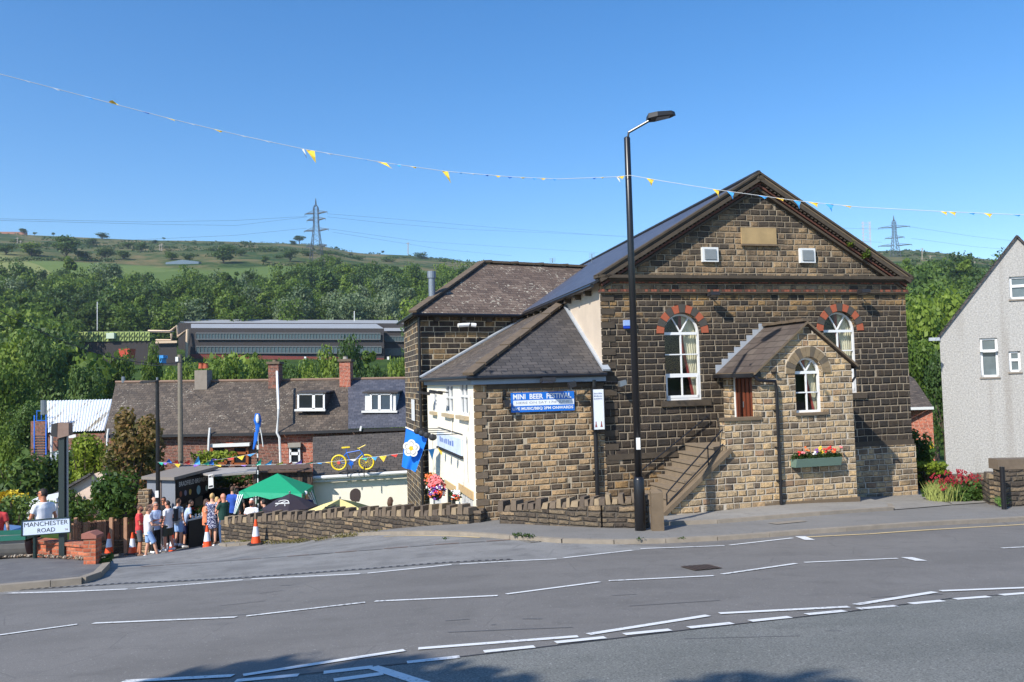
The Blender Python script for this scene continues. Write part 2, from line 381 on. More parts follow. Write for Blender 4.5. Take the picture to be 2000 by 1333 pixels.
def glass_mat():
    t = NT('window_glass'); fa = t.n('ShaderNodeLayerWeight', i={'Blend': .5}).outputs['Facing']; fr = t.math('MULTIPLY_ADD', t.math('POWER', fa, 4.0), .6, .05)
    g = t.n('ShaderNodeBsdfGlossy', i={'Roughness': .02}); tr = t.n('ShaderNodeBsdfTransparent', i={'Color': (.85, .88, .87, 1)})
    mx = t.n('ShaderNodeMixShader', i={0: fr}); t.t.links.new(tr.outputs[0], mx.inputs[1]); t.t.links.new(g.outputs[0], mx.inputs[2])
    t.t.links.new(mx.outputs[0], t.out.inputs[0]); return t.m
m_glass = glass_mat()
def asphalt(name, a, b, patch, spk=.5, scale=.5, gran=90.0, crack=.35):
    t = NT(name); tc = t.n('ShaderNodeTexCoord').outputs['Object']
    n1 = t.noise(tc, gran, 2, .8); n2 = t.noise(tc, scale, 5, .6); n3 = t.noise(tc, 3.0, 4, .6)
    c = t.mix(t.ss(n2, .35, .65), a, b); st_ = t.noise(t.n('ShaderNodeMapping', i={'Vector': tc, 'Scale': (.12, 1.1, 1)}).outputs[0], 1.3, 3, .5); c = t.mix(t.math('MULTIPLY', t.ss(st_, .45, .65), .6), c, b); c = t.mix(t.math('MULTIPLY', t.ss(n3, .5, .75), .6), c, patch); n5 = t.n('ShaderNodeTexVoronoi', i={'Vector': tc, 'Scale': .9, 'Randomness': 1.0}, feature='DISTANCE_TO_EDGE').outputs['Distance']; c = t.mix(t.math('MULTIPLY', t.math('MULTIPLY', t.ss(n5, .0, .012, 1.0, 0.0), t.ss(n2, .48, .6)), crack), c, (.06, .058, .056, 1))
    k = t.math('MULTIPLY_ADD', t.ss(n1, .3, .7), spk, 1 - spk / 2)
    c = t.mix(1.0, c, t.n('ShaderNodeCombineColor', i={0: k, 1: k, 2: k}).outputs[0], 'MULTIPLY')
    spots = t.noise(tc, 35, 1, .5); c = t.mix(t.math('MULTIPLY', t.ss(spots, .70, .74), .35), c, srgb(190, 188, 182))
    return t.finish(c, .85, t.bump(n1, .35, .006), spec=.35)
m_road = asphalt('smooth_grey_asphalt', (.150, .140, .128, 1), (.182, .170, .156, 1), (.128, .120, .110, 1), .4)
m_road2 = asphalt('coarse_green_grey_asphalt', (.148, .150, .136, 1), (.180, .180, .164, 1), (.122, .125, .113, 1), .8, gran=60)
m_sideroad = asphalt('patchy_worn_asphalt', (.17, .164, .155, 1), (.25, .243, .23, 1), (.13, .126, .12, 1), .4, scale=.9)
m_pave = asphalt('footway_asphalt', (.185, .176, .162, 1), (.215, .204, .188, 1), (.155, .148, .137, 1), .35)
m_slabm = asphalt('old_concrete_apron', (.24, .225, .2, 1), (.3, .28, .25, 1), (.2, .185, .165, 1), .4)
m_leftpave = asphalt('dark_footway', (.11, .105, .105, 1), (.15, .145, .14, 1), (.2, .19, .18, 1), .35, scale=1.2)
m_kerb = plain('worn_kerb_stone', srgb(140, 130, 116), .9, var=.3, scale=5, bump=.3)
def paint_mat(name, col):
    t = NT(name); tc = t.n('ShaderNodeTexCoord').outputs['Object']
    w = t.noise(tc, 22, 4, .7); b = t.noise(tc, .7, 2)
    f = t.ss(t.math('ADD', w, t.math('MULTIPLY', t.math('SUBTRACT', b, .5), .5)), .55, .70)
    return t.finish(t.mix(t.math('MULTIPLY', f, .8), col, (.16, .155, .16, 1)), .7)
m_mark = paint_mat('road_line_paint', (.72, .72, .7, 1)); m_ymark = paint_mat('yellow_line_paint', srgb(216, 190, 138))
# ------------------------------------------------------------------ terrain
def road_plane(x, y): return -1.6 - .1035 * y + (.043 * x if x < 0 else .012 * x)
_cp = [U(*a) for a in [(1251,1035,17.3),(1250,1062,16.2),(2000,1018,17.3),(1668,985,20.9),(1520,990,20.3),(1325,1012,19.6),(1787,968,23.3),
      (1000,1020,19.3),(925,1020,20.1),(700,1037,23.2),(440,1057,26.0),(500,1064,24.9),(405,1072,27.4),(258,1083,30.3),(213,1083,32),(300,1083,29.5),(187,1112,16.6),(120,1095,18.2),(60,1095,18.2),
      (240,1108,19.5),(1900,985,20.5),(1750,1000,19.0),(330,1100,22.5),(560,1075,22.0)]]
_cp = [(p.x, p.y, p.z - (.07 if k in (0, 2, 3, 4, 5, 6, 7, 8, 9, 10, 20, 21) else 0)) for k, p in enumerate(_cp)]
for x in (-12, -8, -4, 0, 4, 8, 12):
    for y in (0, 4, 8, 11, 13.5):
        _cp.append((x, y, road_plane(x, y)))
for a in [(-16,36,-6.4),(-10,36,-6.0),(-4,34,-5.2),(-14,44,-7.4),(0,42,-6.2),(10,42,-5.2),(25,38,-3.8),(25,22,-3.1),(25,8,-2.2),(-25,14,-4.4),(-25,24,-5.6),(-28,40,-8.0),(-13,24,-4.9),(-14,30,-6.2),(-9,31,-5.6),(-5,30,-5.2),
          (-20,4,-3.0),(20,3,-1.7),(-30,50,-9),(0,50,-7.5),(30,50,-5)]: _cp.append(a)
_A = np.array(_cp); _n = len(_A)
def _phi(d2): return 0.5 * d2 * np.log(np.maximum(d2, 1e-9))
_K = _phi(((_A[:, None, :2] - _A[None, :, :2]) ** 2).sum(-1)) + np.eye(_n) * 1.5
_P = np.hstack([np.ones((_n, 1)), _A[:, :2]])
_S = np.linalg.solve(np.block([[_K, _P], [_P.T, np.zeros((3, 3))]]), np.concatenate([_A[:, 2], np.zeros(3)]))
def gnear(x, y):
    x = np.asarray(x, float); y = np.asarray(y, float)
    d2 = (x[..., None] - _A[:, 0]) ** 2 + (y[..., None] - _A[:, 1]) ** 2
    return _phi(d2) @ _S[:_n] + _S[_n] + _S[_n + 1] * x + _S[_n + 2] * y
def g(x, y): return float(gnear(x, y))
def gp(px, py):
    """where a line of sight meets the near ground"""
    d = ray(px, py); a = 3.0
    while a < 70:
        P = d * (a / d.y)
        if P.z < g(P.x, P.y): break
        a += .5
    lo, hi = a - .5, a
    for _ in range(22):
        m = (lo + hi) / 2; P = d * (m / d.y)
        if P.z < g(P.x, P.y): hi = m
        else: lo = m
    return d * (lo / d.y)
_sk = np.array([(-2000,452),(0,452),(150,461),(300,468),(450,470),(620,476),(700,492),(800,497),(900,508),(1000,515),(1300,520),(1600,505),(1720,490),(1790,488),(1850,492),(1940,505),(2000,515),(4000,560)], float)
_skb = (_sk[:, 0] - CX) / F; _ske = ((742 - .0275 * (_sk[:, 0] - 1000)) - _sk[:, 1]) / F
_pd = np.array([0, 45, 60, 95, 130, 165, 200, 235, 300, 440, 565, 830, 1100, 1500], float)
_pe = np.array([-.15, -.155, -.12, -.105, -.06, -.012, .026, .045, .085, .140, .156, .170, .128, .08])
def hill(x, y):
    x = np.asarray(x, float); y = np.asarray(y, float)
    r = np.sqrt(x * x + y * y); b = np.clip(x / np.maximum(y, 1e-3), -2, 2)
    e = np.interp(b, _skb, _ske); s = e / .170
    p = np.interp(r, _pd, _pe)
    k = np.clip((r - 200) / 350, 0, 1)
    el = np.where(p > 0, p * (1 + (s - 1) * k), p)
    wob = 2.2 * np.sin(x * .021 + 1.3) * np.cos(y * .017) + 1.1 * np.sin(x * .053) * np.sin(y * .047 + 2)
    return el * np.maximum(y, r * .25) + wob * np.clip((r - 110) / 200, 0, 1) * np.clip((900 - r) / 300, .2, 1)
def gfull(x, y):
    x = np.asarray(x, float); y = np.asarray(y, float)
    r = np.sqrt(x * x + y * y); k = np.clip((r - 40) / 22, 0, 1); k = k * k * (3 - 2 * k)
    a = gnear(np.clip(x, -30, 30), np.clip(y, -4, 50)); h = np.where(r > 20, hill(x, y), 0)
    return a * (1 - k) + h * k
def hp(px, py, r0=60.0):
    d = ray(px, py); a = r0
    while a < 1200:
        P = d * (a / d.y)
        if P.z < float(gfull(P.x, P.y)): return P
        a += 2.0
    return None
def terrain_mesh():
    rs = [0.01] + list(np.arange(2, 60, 1.5)) + list(np.arange(60, 420, 6)) + list(np.geomspace(420, 1500, 60))
    az = np.radians(np.arange(-66, 66.01, 1.0)); az = np.concatenate([np.radians([-180, -150, -120, -90]), az, np.radians([90, 120, 150, 180])])
    rs = np.array(rs); Rg, Ag = np.meshgrid(rs, az, indexing='ij'); X = Rg * np.sin(Ag); Y = Rg * np.cos(Ag)
    Yq = np.maximum(Y, -4)
    Z = gfull(X, Yq) - .06; Z = np.where(Y < 0, np.maximum(-2.2, np.minimum(Z, -1.7)), Z)
    V = np.stack([X, Y, Z], -1).reshape(-1, 3); n, m = Rg.shape
    me = bpy.data.meshes.new('ground'); Fs = [(i * m + j, i * m + j + 1, (i + 1) * m + j + 1, (i + 1) * m + j) for i in range(n - 1) for j in range(m - 1)]
    me.from_pydata(V.tolist(), [], Fs); me.polygons.foreach_set('use_smooth', [True] * len(Fs)); me.update()
    t = NT('moor_and_pasture'); ps = t.n('ShaderNodeTexCoord').outputs['Object']; sp = t.n('ShaderNodeSeparateXYZ', i={0: ps})
    n1 = t.noise(ps, .006, 4, .6); n2 = t.noise(ps, .03, 5, .65); n3 = t.noise(ps, .25, 4, .7); vo = t.n('ShaderNodeTexVoronoi', i={'Vector': ps, 'Scale': .008}); fv = t.n('ShaderNodeSeparateColor', i={0: vo.outputs['Color']}).outputs[0]
    field = t.ramp(t.math('ADD', t.math('MULTIPLY', fv, .7), t.math('MULTIPLY', n3, .3)), [(0, srgb(78, 98, 52)), (.4, srgb(96, 114, 62)), (.65, srgb(124, 130, 80)), (1, srgb(166, 154, 104))])
    moor = t.ramp(t.math('ADD', t.math('MULTIPLY', n2, .8), t.math('MULTIPLY', n3, .3)), [(.36, srgb(36, 54, 28)), (.48, srgb(58, 78, 40)), (.56, srgb(90, 92, 58)), (.64, srgb(116, 104, 72)), (.78, srgb(124, 104, 80))])
    rr = t.n('ShaderNodeVectorMath', operation='LENGTH', i={0: ps}).outputs['Value']
    k = t.math('MULTIPLY', t.ss(t.math('ADD', rr, t.math('MULTIPLY', t.math('SUBTRACT', n1, .5), 160)), 380, 420), t.ss(t.math('ADD', rr, t.math('MULTIPLY', t.math('SUBTRACT', n1, .5), 260)), 500, 525, 1.0, 0.0))
    scrub = t.ramp(n3, [(.3, srgb(40, 60, 26)), (.7, srgb(70, 92, 42))])
    base = t.mix(t.ss(rr, 330, 430), scrub, moor)
    t.finish(t.mix(k, base, field), 1.0, spec=.1); me.materials.append(t.m)
    o = bpy.data.objects.new('ground', me); COL.objects.link(o); WM[o.name] = Matrix.Identity(4); o['kind'] = 'structure'
terrain_mesh()

def ground_sheet(name, mat, poly, dz, step=.5, zf=None):
    """a sheet that follows the ground, clipped to a polygon given in x, y"""
    xs = [p[0] for p in poly]; ys = [p[1] for p in poly]
    def inside(x, y):
        c = False; j = len(poly) - 1
        for i in range(len(poly)):
            a, b = poly[i], poly[j]
            if (a[1] > y) != (b[1] > y) and x < (b[0] - a[0]) * (y - a[1]) / (b[1] - a[1]) + a[0]: c = not c
            j = i
        return c
    loop = []
    for i in range(len(poly)):
        a, b = poly[i], poly[(i + 1) % len(poly)]; L = math.dist(a, b); n = max(1, int(L / step))
        loop += [(a[0] + (b[0] - a[0]) * k / n, a[1] + (b[1] - a[1]) * k / n) for k in range(n)]
    pts = [Vector(p) for p in loop]
    x = min(xs) + step / 2
    while x < max(xs):
        y = min(ys) + step / 2
        while y < max(ys):
            if inside(x, y): pts.append(Vector((x + .013, y + .007)))
            y += step
        x += step
    V, E, Fc, *_ = delaunay_2d_cdt(pts, [], [list(range(len(loop)))], 1, 1e-5)
    zz = gnear(np.array([v.x for v in V]), np.array([v.y for v in V])) + dz
    me = bpy.data.meshes.new(name); me.from_pydata([(v.x, v.y, z) for v, z in zip(V, zz)], [], Fc)
    me.polygons.foreach_set('use_smooth', [True] * len(me.polygons)); me.update(); me.materials.append(mat)
    o = bpy.data.objects.new(name, me); COL.objects.link(o); WM[o.name] = Matrix.Identity(4); o['kind'] = 'structure'; return o
def GP(*l): return [tuple(gp(*p)[:2]) for p in l]
ground_sheet('road', m_road, [(-27, -3), (27, -3), (27, 24), (15, 24), (0, 20.8), (-9, 28), (-10, 36), (-24, 36), (-27, 20)], 0, .7)
kerb = GP((432,1066),(445,1068),(470,1066),(500,1063),(600,1053),(700,1047),(800,1045),(900,1046),(960,1050),(1000,1054),(1100,1061),(1200,1063),(1300,1061),(1400,1056),(1500,1049),(1650,1038),(1850,1025),(2000,1017))
kerb += [(kerb[-1][0] + 9, kerb[-1][1] + .9)]
line1 = [(15,1160),(248,1152),(474,1134),(703,1122),(882,1104),(1087,1093),(1235,1076),(1415,1067),(1548,1052)]
ground_sheet('side_road', m_sideroad, GP((-30,1163),(248,1153),(474,1136),(703,1123),(882,1106),(1087,1094),(1235,1077),(1300,1069)) + [kerb[i] for i in (11,10,9,8,7,6,5,4,3,2,1,0)] + [(-8.9,27.5),(-10,35.5),(-15.5,35.5),(-14,29),(-12.2,22),(-11.5,18),(-14,17)], .004)
nb = GP((2040,1158),(1860,1170),(1660,1196),(1430,1222),(1200,1249),(1000,1273),(790,1298),(500,1329))
ground_sheet('side_street', m_road2, nb + [(-2.6,4.5),(-1.5,-2.9),(20,-2.9),(20,11)], .004)
back = [(24, 21.5)] + GP((2000,962),(1790,955)) + [tuple(U(1668,980,21.4)[:2]), tuple(U(1300,980,20.5)[:2]), (1.2, 20.4), (-.6, 20.6), (-2.2, 22.2), (-8.7, 27.3)]
ground_sheet('pavement', m_pave, kerb + back, .07)
def strip(mb, pts, w, dz, m=0, step=.4, side=0.0):
    """ribbon of width w that lies on the ground along world points"""
    P = []
    for a, b in zip(pts, pts[1:]):
        L = math.dist(a[:2], b[:2]); n = max(1, int(L / step))
        P += [(a[0] + (b[0] - a[0]) * k / n, a[1] + (b[1] - a[1]) * k / n) for k in range(n)]
    P.append(tuple(pts[-1][:2])); prev = None
    for k, p in enumerate(P):
        a, b = P[max(k - 1, 0)], P[min(k + 1, len(P) - 1)]
        dx, dy = b[0] - a[0], b[1] - a[1]; L = math.hypot(dx, dy) or 1; nx, ny = -dy / L, dx / L
        q = []
        for s in (-.5, .5):
            x, y = p[0] + nx * w * (s + side), p[1] + ny * w * (s + side); q.append(mb.v((x, y, g(x, y) + dz)))
        if prev: mb.F.append([prev[0], q[0], q[1], prev[1]]); mb.M.append(m)
        prev = q
    return mb
def kerbline(name, pts, w=.13, h=.105):
    mb = MB(); P = []
    for a, b in zip(pts, pts[1:]):
        L = math.dist(a, b); n = max(1, round(L / .9))
        for k in range(n):
            q0 = [a[i] + (b[i] - a[i]) * k / n for i in (0, 1)]; q1 = [a[i] + (b[i] - a[i]) * (k + .995) / n for i in (0, 1)]
            z0, z1 = g(*q0), g(*q1); o = (R() - .5) * .005
            mb.bar((q0[0], q0[1], z0 + h / 2 - .03 + o), (q1[0], q1[1], z1 + h / 2 - .03 + o), w, h + .06)
    mb.build(name, m_kerb, kind='structure')
kerbline('kerb', kerb, .13, .085)
# paving in front of the chapel
apron = GP((1290,1033),(1400,1029),(1600,1013),(1742,1003),(1738,996),(1700,985),(1660,975)) + [tuple(U(1500,985,20.6)[:2]), tuple(U(1300,1005,20.0)[:2])]
ground_sheet('apron', m_slabm, apron, .14, .4)
mbk = MB()
for a, b in zip(apron[:4], apron[1:5]):
    mbk.bar((a[0], a[1], g(*a) + .10), (b[0], b[1], g(*b) + .10), .1, .1)
mbk.build('apron_edge', m_kerb, kind='structure')
ground_sheet('forecourt', m_slabm, GP((1600,1012),(1745,1003),(1860,993),(1782,968),(1700,966)), .088, .4)
ground_sheet('garden_path', m_slabm, GP((1862,993),(1960,986),(1890,977),(1835,976)), .088, .3)
# left footway
lk = GP((-60,1161),(0,1156),(100,1147),(160,1141),(190,1130),(207,1112),(204,1098))
ground_sheet('footway', m_leftpave, lk + [(-9.3, 18.6), (-17, 18.8), (-17, 14)], .10, .4)
kerbline('kerb', lk, .14, .12)
# painted lines
mk = MB(); my = MB()
def mark(a, b, w=.1, mb=mk): strip(mb, [gp(*a), gp(*b)], w, .010, step=.8)
for a, b in [((15,1160),(248,1152)),((266,1151),(474,1134)),((491,1132),(703,1122)),((718,1121),(882,1104)),((898,1103),(1087,1093)),((1101,1091),(1235,1076)),((1251,1073),(1415,1067)),((1425,1066),(1548,1052)),
             ((-30,1246),(151,1221)),((182,1219),(461,1207)),((481,1205),(713,1178)),((732,1176),(972,1165)),((989,1162),(1172,1138)),((1189,1136),(1394,1126)),((1410,1123),(1555,1102)),((1571,1100),(1753,1092)),((1957,1072),(2030,1068))]:
    mark(a, b, .085)
for a, b in [((240,1333),(455,1322)),((475,1321),(790,1272)),((817,1269),(1129,1245)),((1149,1241),(1383,1204)),((1405,1200),(1658,1187)),((1671,1183),(1826,1158)),((1837,1156),(2020,1149))]: mark(a, b, .095)
for a, b in [((460,1332),(583,1321)),((795,1296),(898,1285)),((945,1275),(1044,1265)),((1085,1257),(1182,1247)),((1219,1241),(1309,1232)),((1345,1228),(1430,1219)),((1465,1215),(1543,1207)),((1575,1202),(1650,1195)),((1676,1191),(1750,1185)),((1778,1181),(1842,1175)),((1865,1172),(1932,1167)),((1955,1164),(2020,1159))]: mark(a, b, .1)
for a, b in [((632,1316),(728,1305)),((728,1305),(830,1338)),((652,1331),(748,1318))]: mark(a, b, .11)
for q in ([(1553,1049),(1573,1049),(1592,1056),(1572,1056)], [(1759,1090),(1782,1090),(1811,1097),(1788,1097)]):
    mk.poly([Vector((p.x, p.y, g(p.x, p.y) + .011)) for p in (gp(*a) for a in q)])
mk.build('road_markings', m_mark, kind='structure')
strip(my, [gp(*p) for p in ((1562,1051),(1700,1044),(1850,1034),(2030,1023))], .09, .010)
strip(my, [gp(*p) for p in ((750,1049),(850,1047.5),(937,1051))], .07, .010)
my.build('yellow_line', m_ymark, kind='structure')
# drainage channels, covers, joints
m_chan = plain('iron_channel', srgb(122, 120, 118), .7, .2, var=.3, scale=30); m_setts = plain('old_red_setts', srgb(120, 100, 90), .85, var=.4, scale=8)
mb = MB(); strip(mb, [gp(*p) for p in ((40,1153),(240,1141),(475,1130),(600,1121),(725,1112),(860,1101),(1000,1094))], .13, .012)
chp = [gp(*p) for p in ((40,1153),(240,1141),(475,1130),(600,1121),(725,1112),(860,1101),(1000,1094))]
for a, b in zip(chp, chp[1:]):
    n = int(math.dist(a[:2], b[:2]) / .12)
    for k in range(n):
        x, y = [a[i] + (b[i] - a[i]) * (k + .5) / n for i in (0, 1)]; z = g(x, y) + .015
        mb.poly([(x - .03, y - .035, z), (x + .03, y - .035, z), (x + .03, y + .035, z), (x - .03, y + .035, z)], 1)
mb.build('drain_channel', [m_chan, m_blackm], kind='structure')
mb = MB(); ch = [(275,1108),(420,1098),(560,1088),(700,1077),(850,1065),(1000,1055)]
for k, (a, b) in enumerate(zip(ch, ch[1:])):
    for q in range(3):
        p0 = (a[0] + (b[0] - a[0]) * q / 3, a[1] + (b[1] - a[1]) * q / 3); p1 = (a[0] + (b[0] - a[0]) * (q + .93) / 3, a[1] + (b[1] - a[1]) * (q + .93) / 3)
        strip(mb, [gp(*p0), gp(*p1)], .09, .012, m=0 if (k < 1) else (q + k) % 2)
mb.build('channel_setts', [m_setts, m_chan], kind='structure')
mb = MB()
for q, m in (([(1328,1108),(1383,1104),(1411,1111),(1358,1116)], 0), ([(1003,1053),(1033,1052),(1066,1058),(1035,1062)], 1), ([(1500,1029),(1560,1024),(1578,1026),(1518,1032)], 2)):
    P = [gp(*a) for a in q]; dz = .082 if m == 2 else .013
    mb.poly([Vector((p.x, p.y, g(p.x, p.y) + dz)) for p in P], m)
    if m < 2:
        c = sum(P, Vector()) / 4
        for k in range(5):
            f0, f1 = .12 + k * .17, .12 + k * .17 + .06
            A = [P[0].lerp(P[1], f0), P[0].lerp(P[1], f1), P[3].lerp(P[2], f1), P[3].lerp(P[2], f0)]
            mb.poly([Vector((p.x, p.y, g(p.x, p.y) + .0165)) for p in A], 3)
mb.build('service_cover', [plain('rusty_iron_cover', srgb(92, 76, 66), .7, .3, var=.3, scale=20), m_concrete, m_kerb, m_blackm], kind='structure')
mb = MB(); strip(mb, [Vector((*p, 0)) for p in nb], .03, .0085); mb.build('asphalt_joint', m_blackm, kind='structure')
mb = MB()
for k in range(14):   # sealed cracks in the road
    a = gp(300 + R() * 1600, 1130 + R() * 120); strip(mb, [a, a + Vector((R() * 1.6 - .3, R() * .3 - .15, 0))], .018, .0055)
mb.build('sealed_cracks', plain('crack_sealant', (.1, .098, .1, 1), .6), kind='structure')
# ------------------------------------------------------------------ chapel
A0 = math.radians(75.0)                       # bearing of the chapel front
_p = U(1178, 700, 21.0); CF = Fr(_p.x, _p.y, A0)
Wd = CF.uz(1784, 900)[0]
sideaz = math.radians(-10.8)
CS = Fr(_p.x, _p.y, sideaz)                    # its left side: u runs back, v points out to the left
CSr = CF.pt(Wd, 0, 0); 
def cuz(px, py, v=0): return CF.uz(px, py, v)
ze = cuz(1300, 541)[1]                        # top of the cornice
ua, za = cuz(1476, 341)
zb = -3.75
chapel = thing('chapel', CF.pt(Wd / 2, 0, zb), 'large blackened stone chapel with a wide gable, two tall arched windows and a gabled porch', 'chapel', rot=CF.rot)
def arch(u0, u1, z0, zt, n=14, ins=0.0):
    """outline of a round-headed window: left, right, sill, top of arch"""
    u0 += ins; u1 -= ins; z0 += ins; zt -= ins
    r = (u1 - u0) / 2; c = (u0 + u1) / 2; zc = zt - r
    return [(u0, z0), (u1, z0)] + [(c + r * math.cos(math.pi * k / n), zc + r * math.sin(math.pi * k / n)) for k in range(n + 1)]
def big_window(fr, v, u0, u1, z0, zt, parent, sash=True, curtain=True):
    """round-headed white window with radiating bars; v is the plane of the frame's face"""
    r = (u1 - u0) / 2; c = (u0 + u1) / 2; zc = zt - r; t = .055
    o1 = arch(u0, u1, z0, zt); o2 = arch(u0, u1, z0, zt, ins=t)
    mb = MB(fr); P = lambda a, b, c_: (a, c_, b)
    mb.sheet(o1, [o2], pf=lambda a, b: (a, v, b)); mb.reveal(o2, .06, pf=lambda a, b, c_: (a, v + c_, b))
    mb.reveal(o1, .06, pf=lambda a, b, c_: (a, v + c_, b))
    wi = mb.build('window', m_white, parent)
    zz = zc - .0; bars = MB(fr)
    def hb(z, h): bars.box((u0 + t, v - .004, z - h / 2), (u1 - t, v + .05, z + h / 2))
    hb(zz, .07)
    for a in (60, 120):
        bars.bar((c, v + .02, zz + .03), (c + math.cos(math.radians(a)) * (r - t / 2), v + .02, zz + math.sin(math.radians(a)) * (r - t / 2)), .03, .045, up=tuple(fr.n))
    hgt = zz - z0
    if sash:
        zm = z0 + hgt * .37; hb(zm, .10)
        bars.box((c - .018, v, zm), (c + .018, v + .045, zz)); hb((zm + zz) / 2 , .03)
        bars.box((u0 + t, v - .008, z0 + t), (u0 + t + .05, v + .045, zm)); bars.box((u1 - t - .05, v - .008, z0 + t), (u1 - t, v + .045, zm)); bars.box((u0 + t, v - .008, z0 + t), (u1 - t, v + .045, z0 + t + .07))
        bars.box((c - .018, v, z0 + t), (c + .018, v + .045, zm))
    else:
        bars.box((c - .016, v, z0 + t), (c + .016, v + .045, zz)); hb(z0 + hgt * .5, .03)
    bars.build('glazing_bars', m_white, wi)
    gl = MB(fr); gl.sheet(o2, pf=lambda a, b: (a, v + .03, b)); gl.build('glass', m_glass, wi)
    if curtain:
        cm = MB(fr); n = 18; us = c + r * .10
        def edge(z):   # inner edge of the drawn-back curtain
            f = (zt - z) / (zt - z0); return us + (u1 - us) * (.05 + .85 * max(0, f - .15) ** 1.2)
        zs = [zt - .05 - (zt - z0 - .1) * k / 14 for k in range(15)]
        for lay, mm, du in ((.16, 0, 0.0), (.15, 1, -.05)):
            grid = []
            for z in zs:
                e = edge(z) + du; w = (u1 - e) if mm == 0 else .07
                grid.append([cm.v((e + w * k / n, v + lay + .025 * math.sin(k * 1.9 + z), z)) for k in range(n + 1)])
            for a, b in zip(grid, grid[1:]):
                for k in range(n): cm.F.append([a[k], a[k + 1], b[k + 1], b[k]]); cm.M.append(mm)
        cm.build('curtain', [m_curtain, m_redcur], wi, smooth=True)
    return wi
W1 = [cuz(1299, 700)[0], cuz(1371, 700)[0], cuz(1335, 782)[1], cuz(1336, 612)[1]]
W2 = [cuz(1609, 660)[0], cuz(1674, 660)[0], cuz(1665, 768)[1], cuz(1640, 609)[1]]
rv = .13
top = [(0, zb), (Wd, zb), (Wd, ze - .1), (0, ze - .1)]
mb = MB(CF)
h1, h2 = arch(*W1), arch(*W2)
mb.sheet(top, [h1, h2], pf=lambda a, b: (a, 0, b)); mb.reveal(h1, rv + .1); mb.reveal(h2, rv + .1)
# side walls go back 18 m
zl = CS.uz(1160, 548)[1]
def sidewall(mb, u0, v0, L, z0, z1, m=0):
    d = CS.d
    a = CF.pt(u0, v0, 0)
    P = [a + Vector((0, 0, z0)), a + d * L + Vector((0, 0, z0)), a + d * L + Vector((0, 0, z1)), a + Vector((0, 0, z1))]
    i = [len(mb.V) + k for k in range(4)]; mb.V += P; mb.F.append(i); mb.M.append(m)
wr = MB(); sidewall(wr, Wd, 0, 18, zb, ze - .2); sidewall(wr, 0, 0, 18, zb, -.8)
wr.V += [CF.pt(0, 0, zb) + CS.d * 18, CF.pt(Wd, 0, zb) + CS.d * 18, CF.pt(Wd, 0, ze) + CS.d * 18, CF.pt(ua, 0, za) + CS.d * 18, CF.pt(0, 0, ze) + CS.d * 18]
k = len(wr.V); wr.F.append([k - 5, k - 4, k - 3, k - 2, k - 1]); wr.M.append(0)
mb.V += wr.V; mb.F += [[i + len(mb.V) - len(wr.V) for i in f] for f in wr.F]; mb.M += wr.M
mb.build('wall', m_chapel, chapel)
wr = MB(); sidewall(wr, .0, .0, 18, -.8, ze - .1)
wr.build('rendered_side_wall', m_oldrender, chapel)
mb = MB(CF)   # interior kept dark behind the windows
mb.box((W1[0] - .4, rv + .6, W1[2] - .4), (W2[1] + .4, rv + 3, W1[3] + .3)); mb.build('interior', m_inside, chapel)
# gable
mb = MB(CF); mb.sheet([(0.05, ze - .02), (Wd - .05, ze - .02), (ua, za - .12)], pf=lambda a, b: (a, .04, b)); mb.build('gable_wall', m_gable, chapel)
# cornice, courses
mb = MB(CF)
mb.box((-.16, -.22, ze - .06), (Wd + .12, .08, ze + .02), 0); mb.box((-.12, -.17, ze - .10), (Wd + .12, .06, ze - .062), 0); mb.box((-.07, -.10, ze - .14), (Wd + .07, .05, ze - .102), 0)
mb.box((-.05, -.06, ze - .172), (Wd + .05, .04, ze - .142), 1)
mb.box((-.03, -.022, ze - .335), (Wd + .03, .04, ze - .173), 3)
k = 0
while k * .1 < Wd: mb.box((k * .1, -.075, ze - .170), (k * .1 + .07, -.061, ze - .144), 2 if (k * 7) % 4 else 0); k += 1
zs = ze - .37
mb.box((-.06, -.06, zs - .03), (Wd + .06, .04, zs + .034), 1); mb.box((-.05, -.085, zs - .07), (Wd + .05, .04, zs - .031), 0)
k = 0
while k * .085 < Wd:   # header bricks of the string course
    mb.box((k * .085, -.072, zs - .026), (k * .085 + .068, -.058, zs + .03), (2, 0, 2, 1, 2, 0, 0)[(k * k + k // 3) % 7]); k += 1
cn = mb.build('cornice', [m_darkstone, m_brickch, plain('string_brick_bright', srgb(140, 82, 62), .85, var=.5, scale=16), m_gable], chapel)
# raking cornices
rk = MB(CF)
for s, (ue, f) in (('l', (-.16, 1)), ('r', (Wd + .12, -1))):
    a = Vector((ue, 0, ze + .0)); b = Vector((ua, 0, za + .0)); d = (b - a).normalized(); nn = Vector((-d.z, 0, d.x)) * (1 if f > 0 else -1)
    if nn.z < 0: nn = -nn
    up = tuple(CF.d * nn.x + Vector((0, 0, nn.z)))
    for off, v0, v1, th, mm in ((.0, -.22, .06, .05, 0), (-.055, -.19, .1, .05, 2 if f < 0 else 0), (-.15, -.22, .1, .09, 0), (-.27, -.12, .08, .05, 1), (-.35, -.08, .06, .06, 0)):  # left strip takes dark stone: soot plus that slope's shade put into colour
        p = a + nn * (off); q = b + nn * (off)
        if f > 0: q = q + d * .03
        vm = (v0 + v1) / 2
        rk.bar((p.x, vm, p.z), (q.x, vm, q.z), v1 - v0, th, up=up, m=mm)
    n = int((b - a).length / .13)
    for k in range(3, n - 2):
        c = a + d * (k * .13) + nn * (-.215)
        rk.bar((c.x, -.08, c.z), (c.x + d.x * .06, -.08, c.z + d.z * .06), .2, .05, up=up, m=0)
rk.build('raking_cornice', [m_darkstone, m_brickch, m_dressed, m_blackm], chapel)
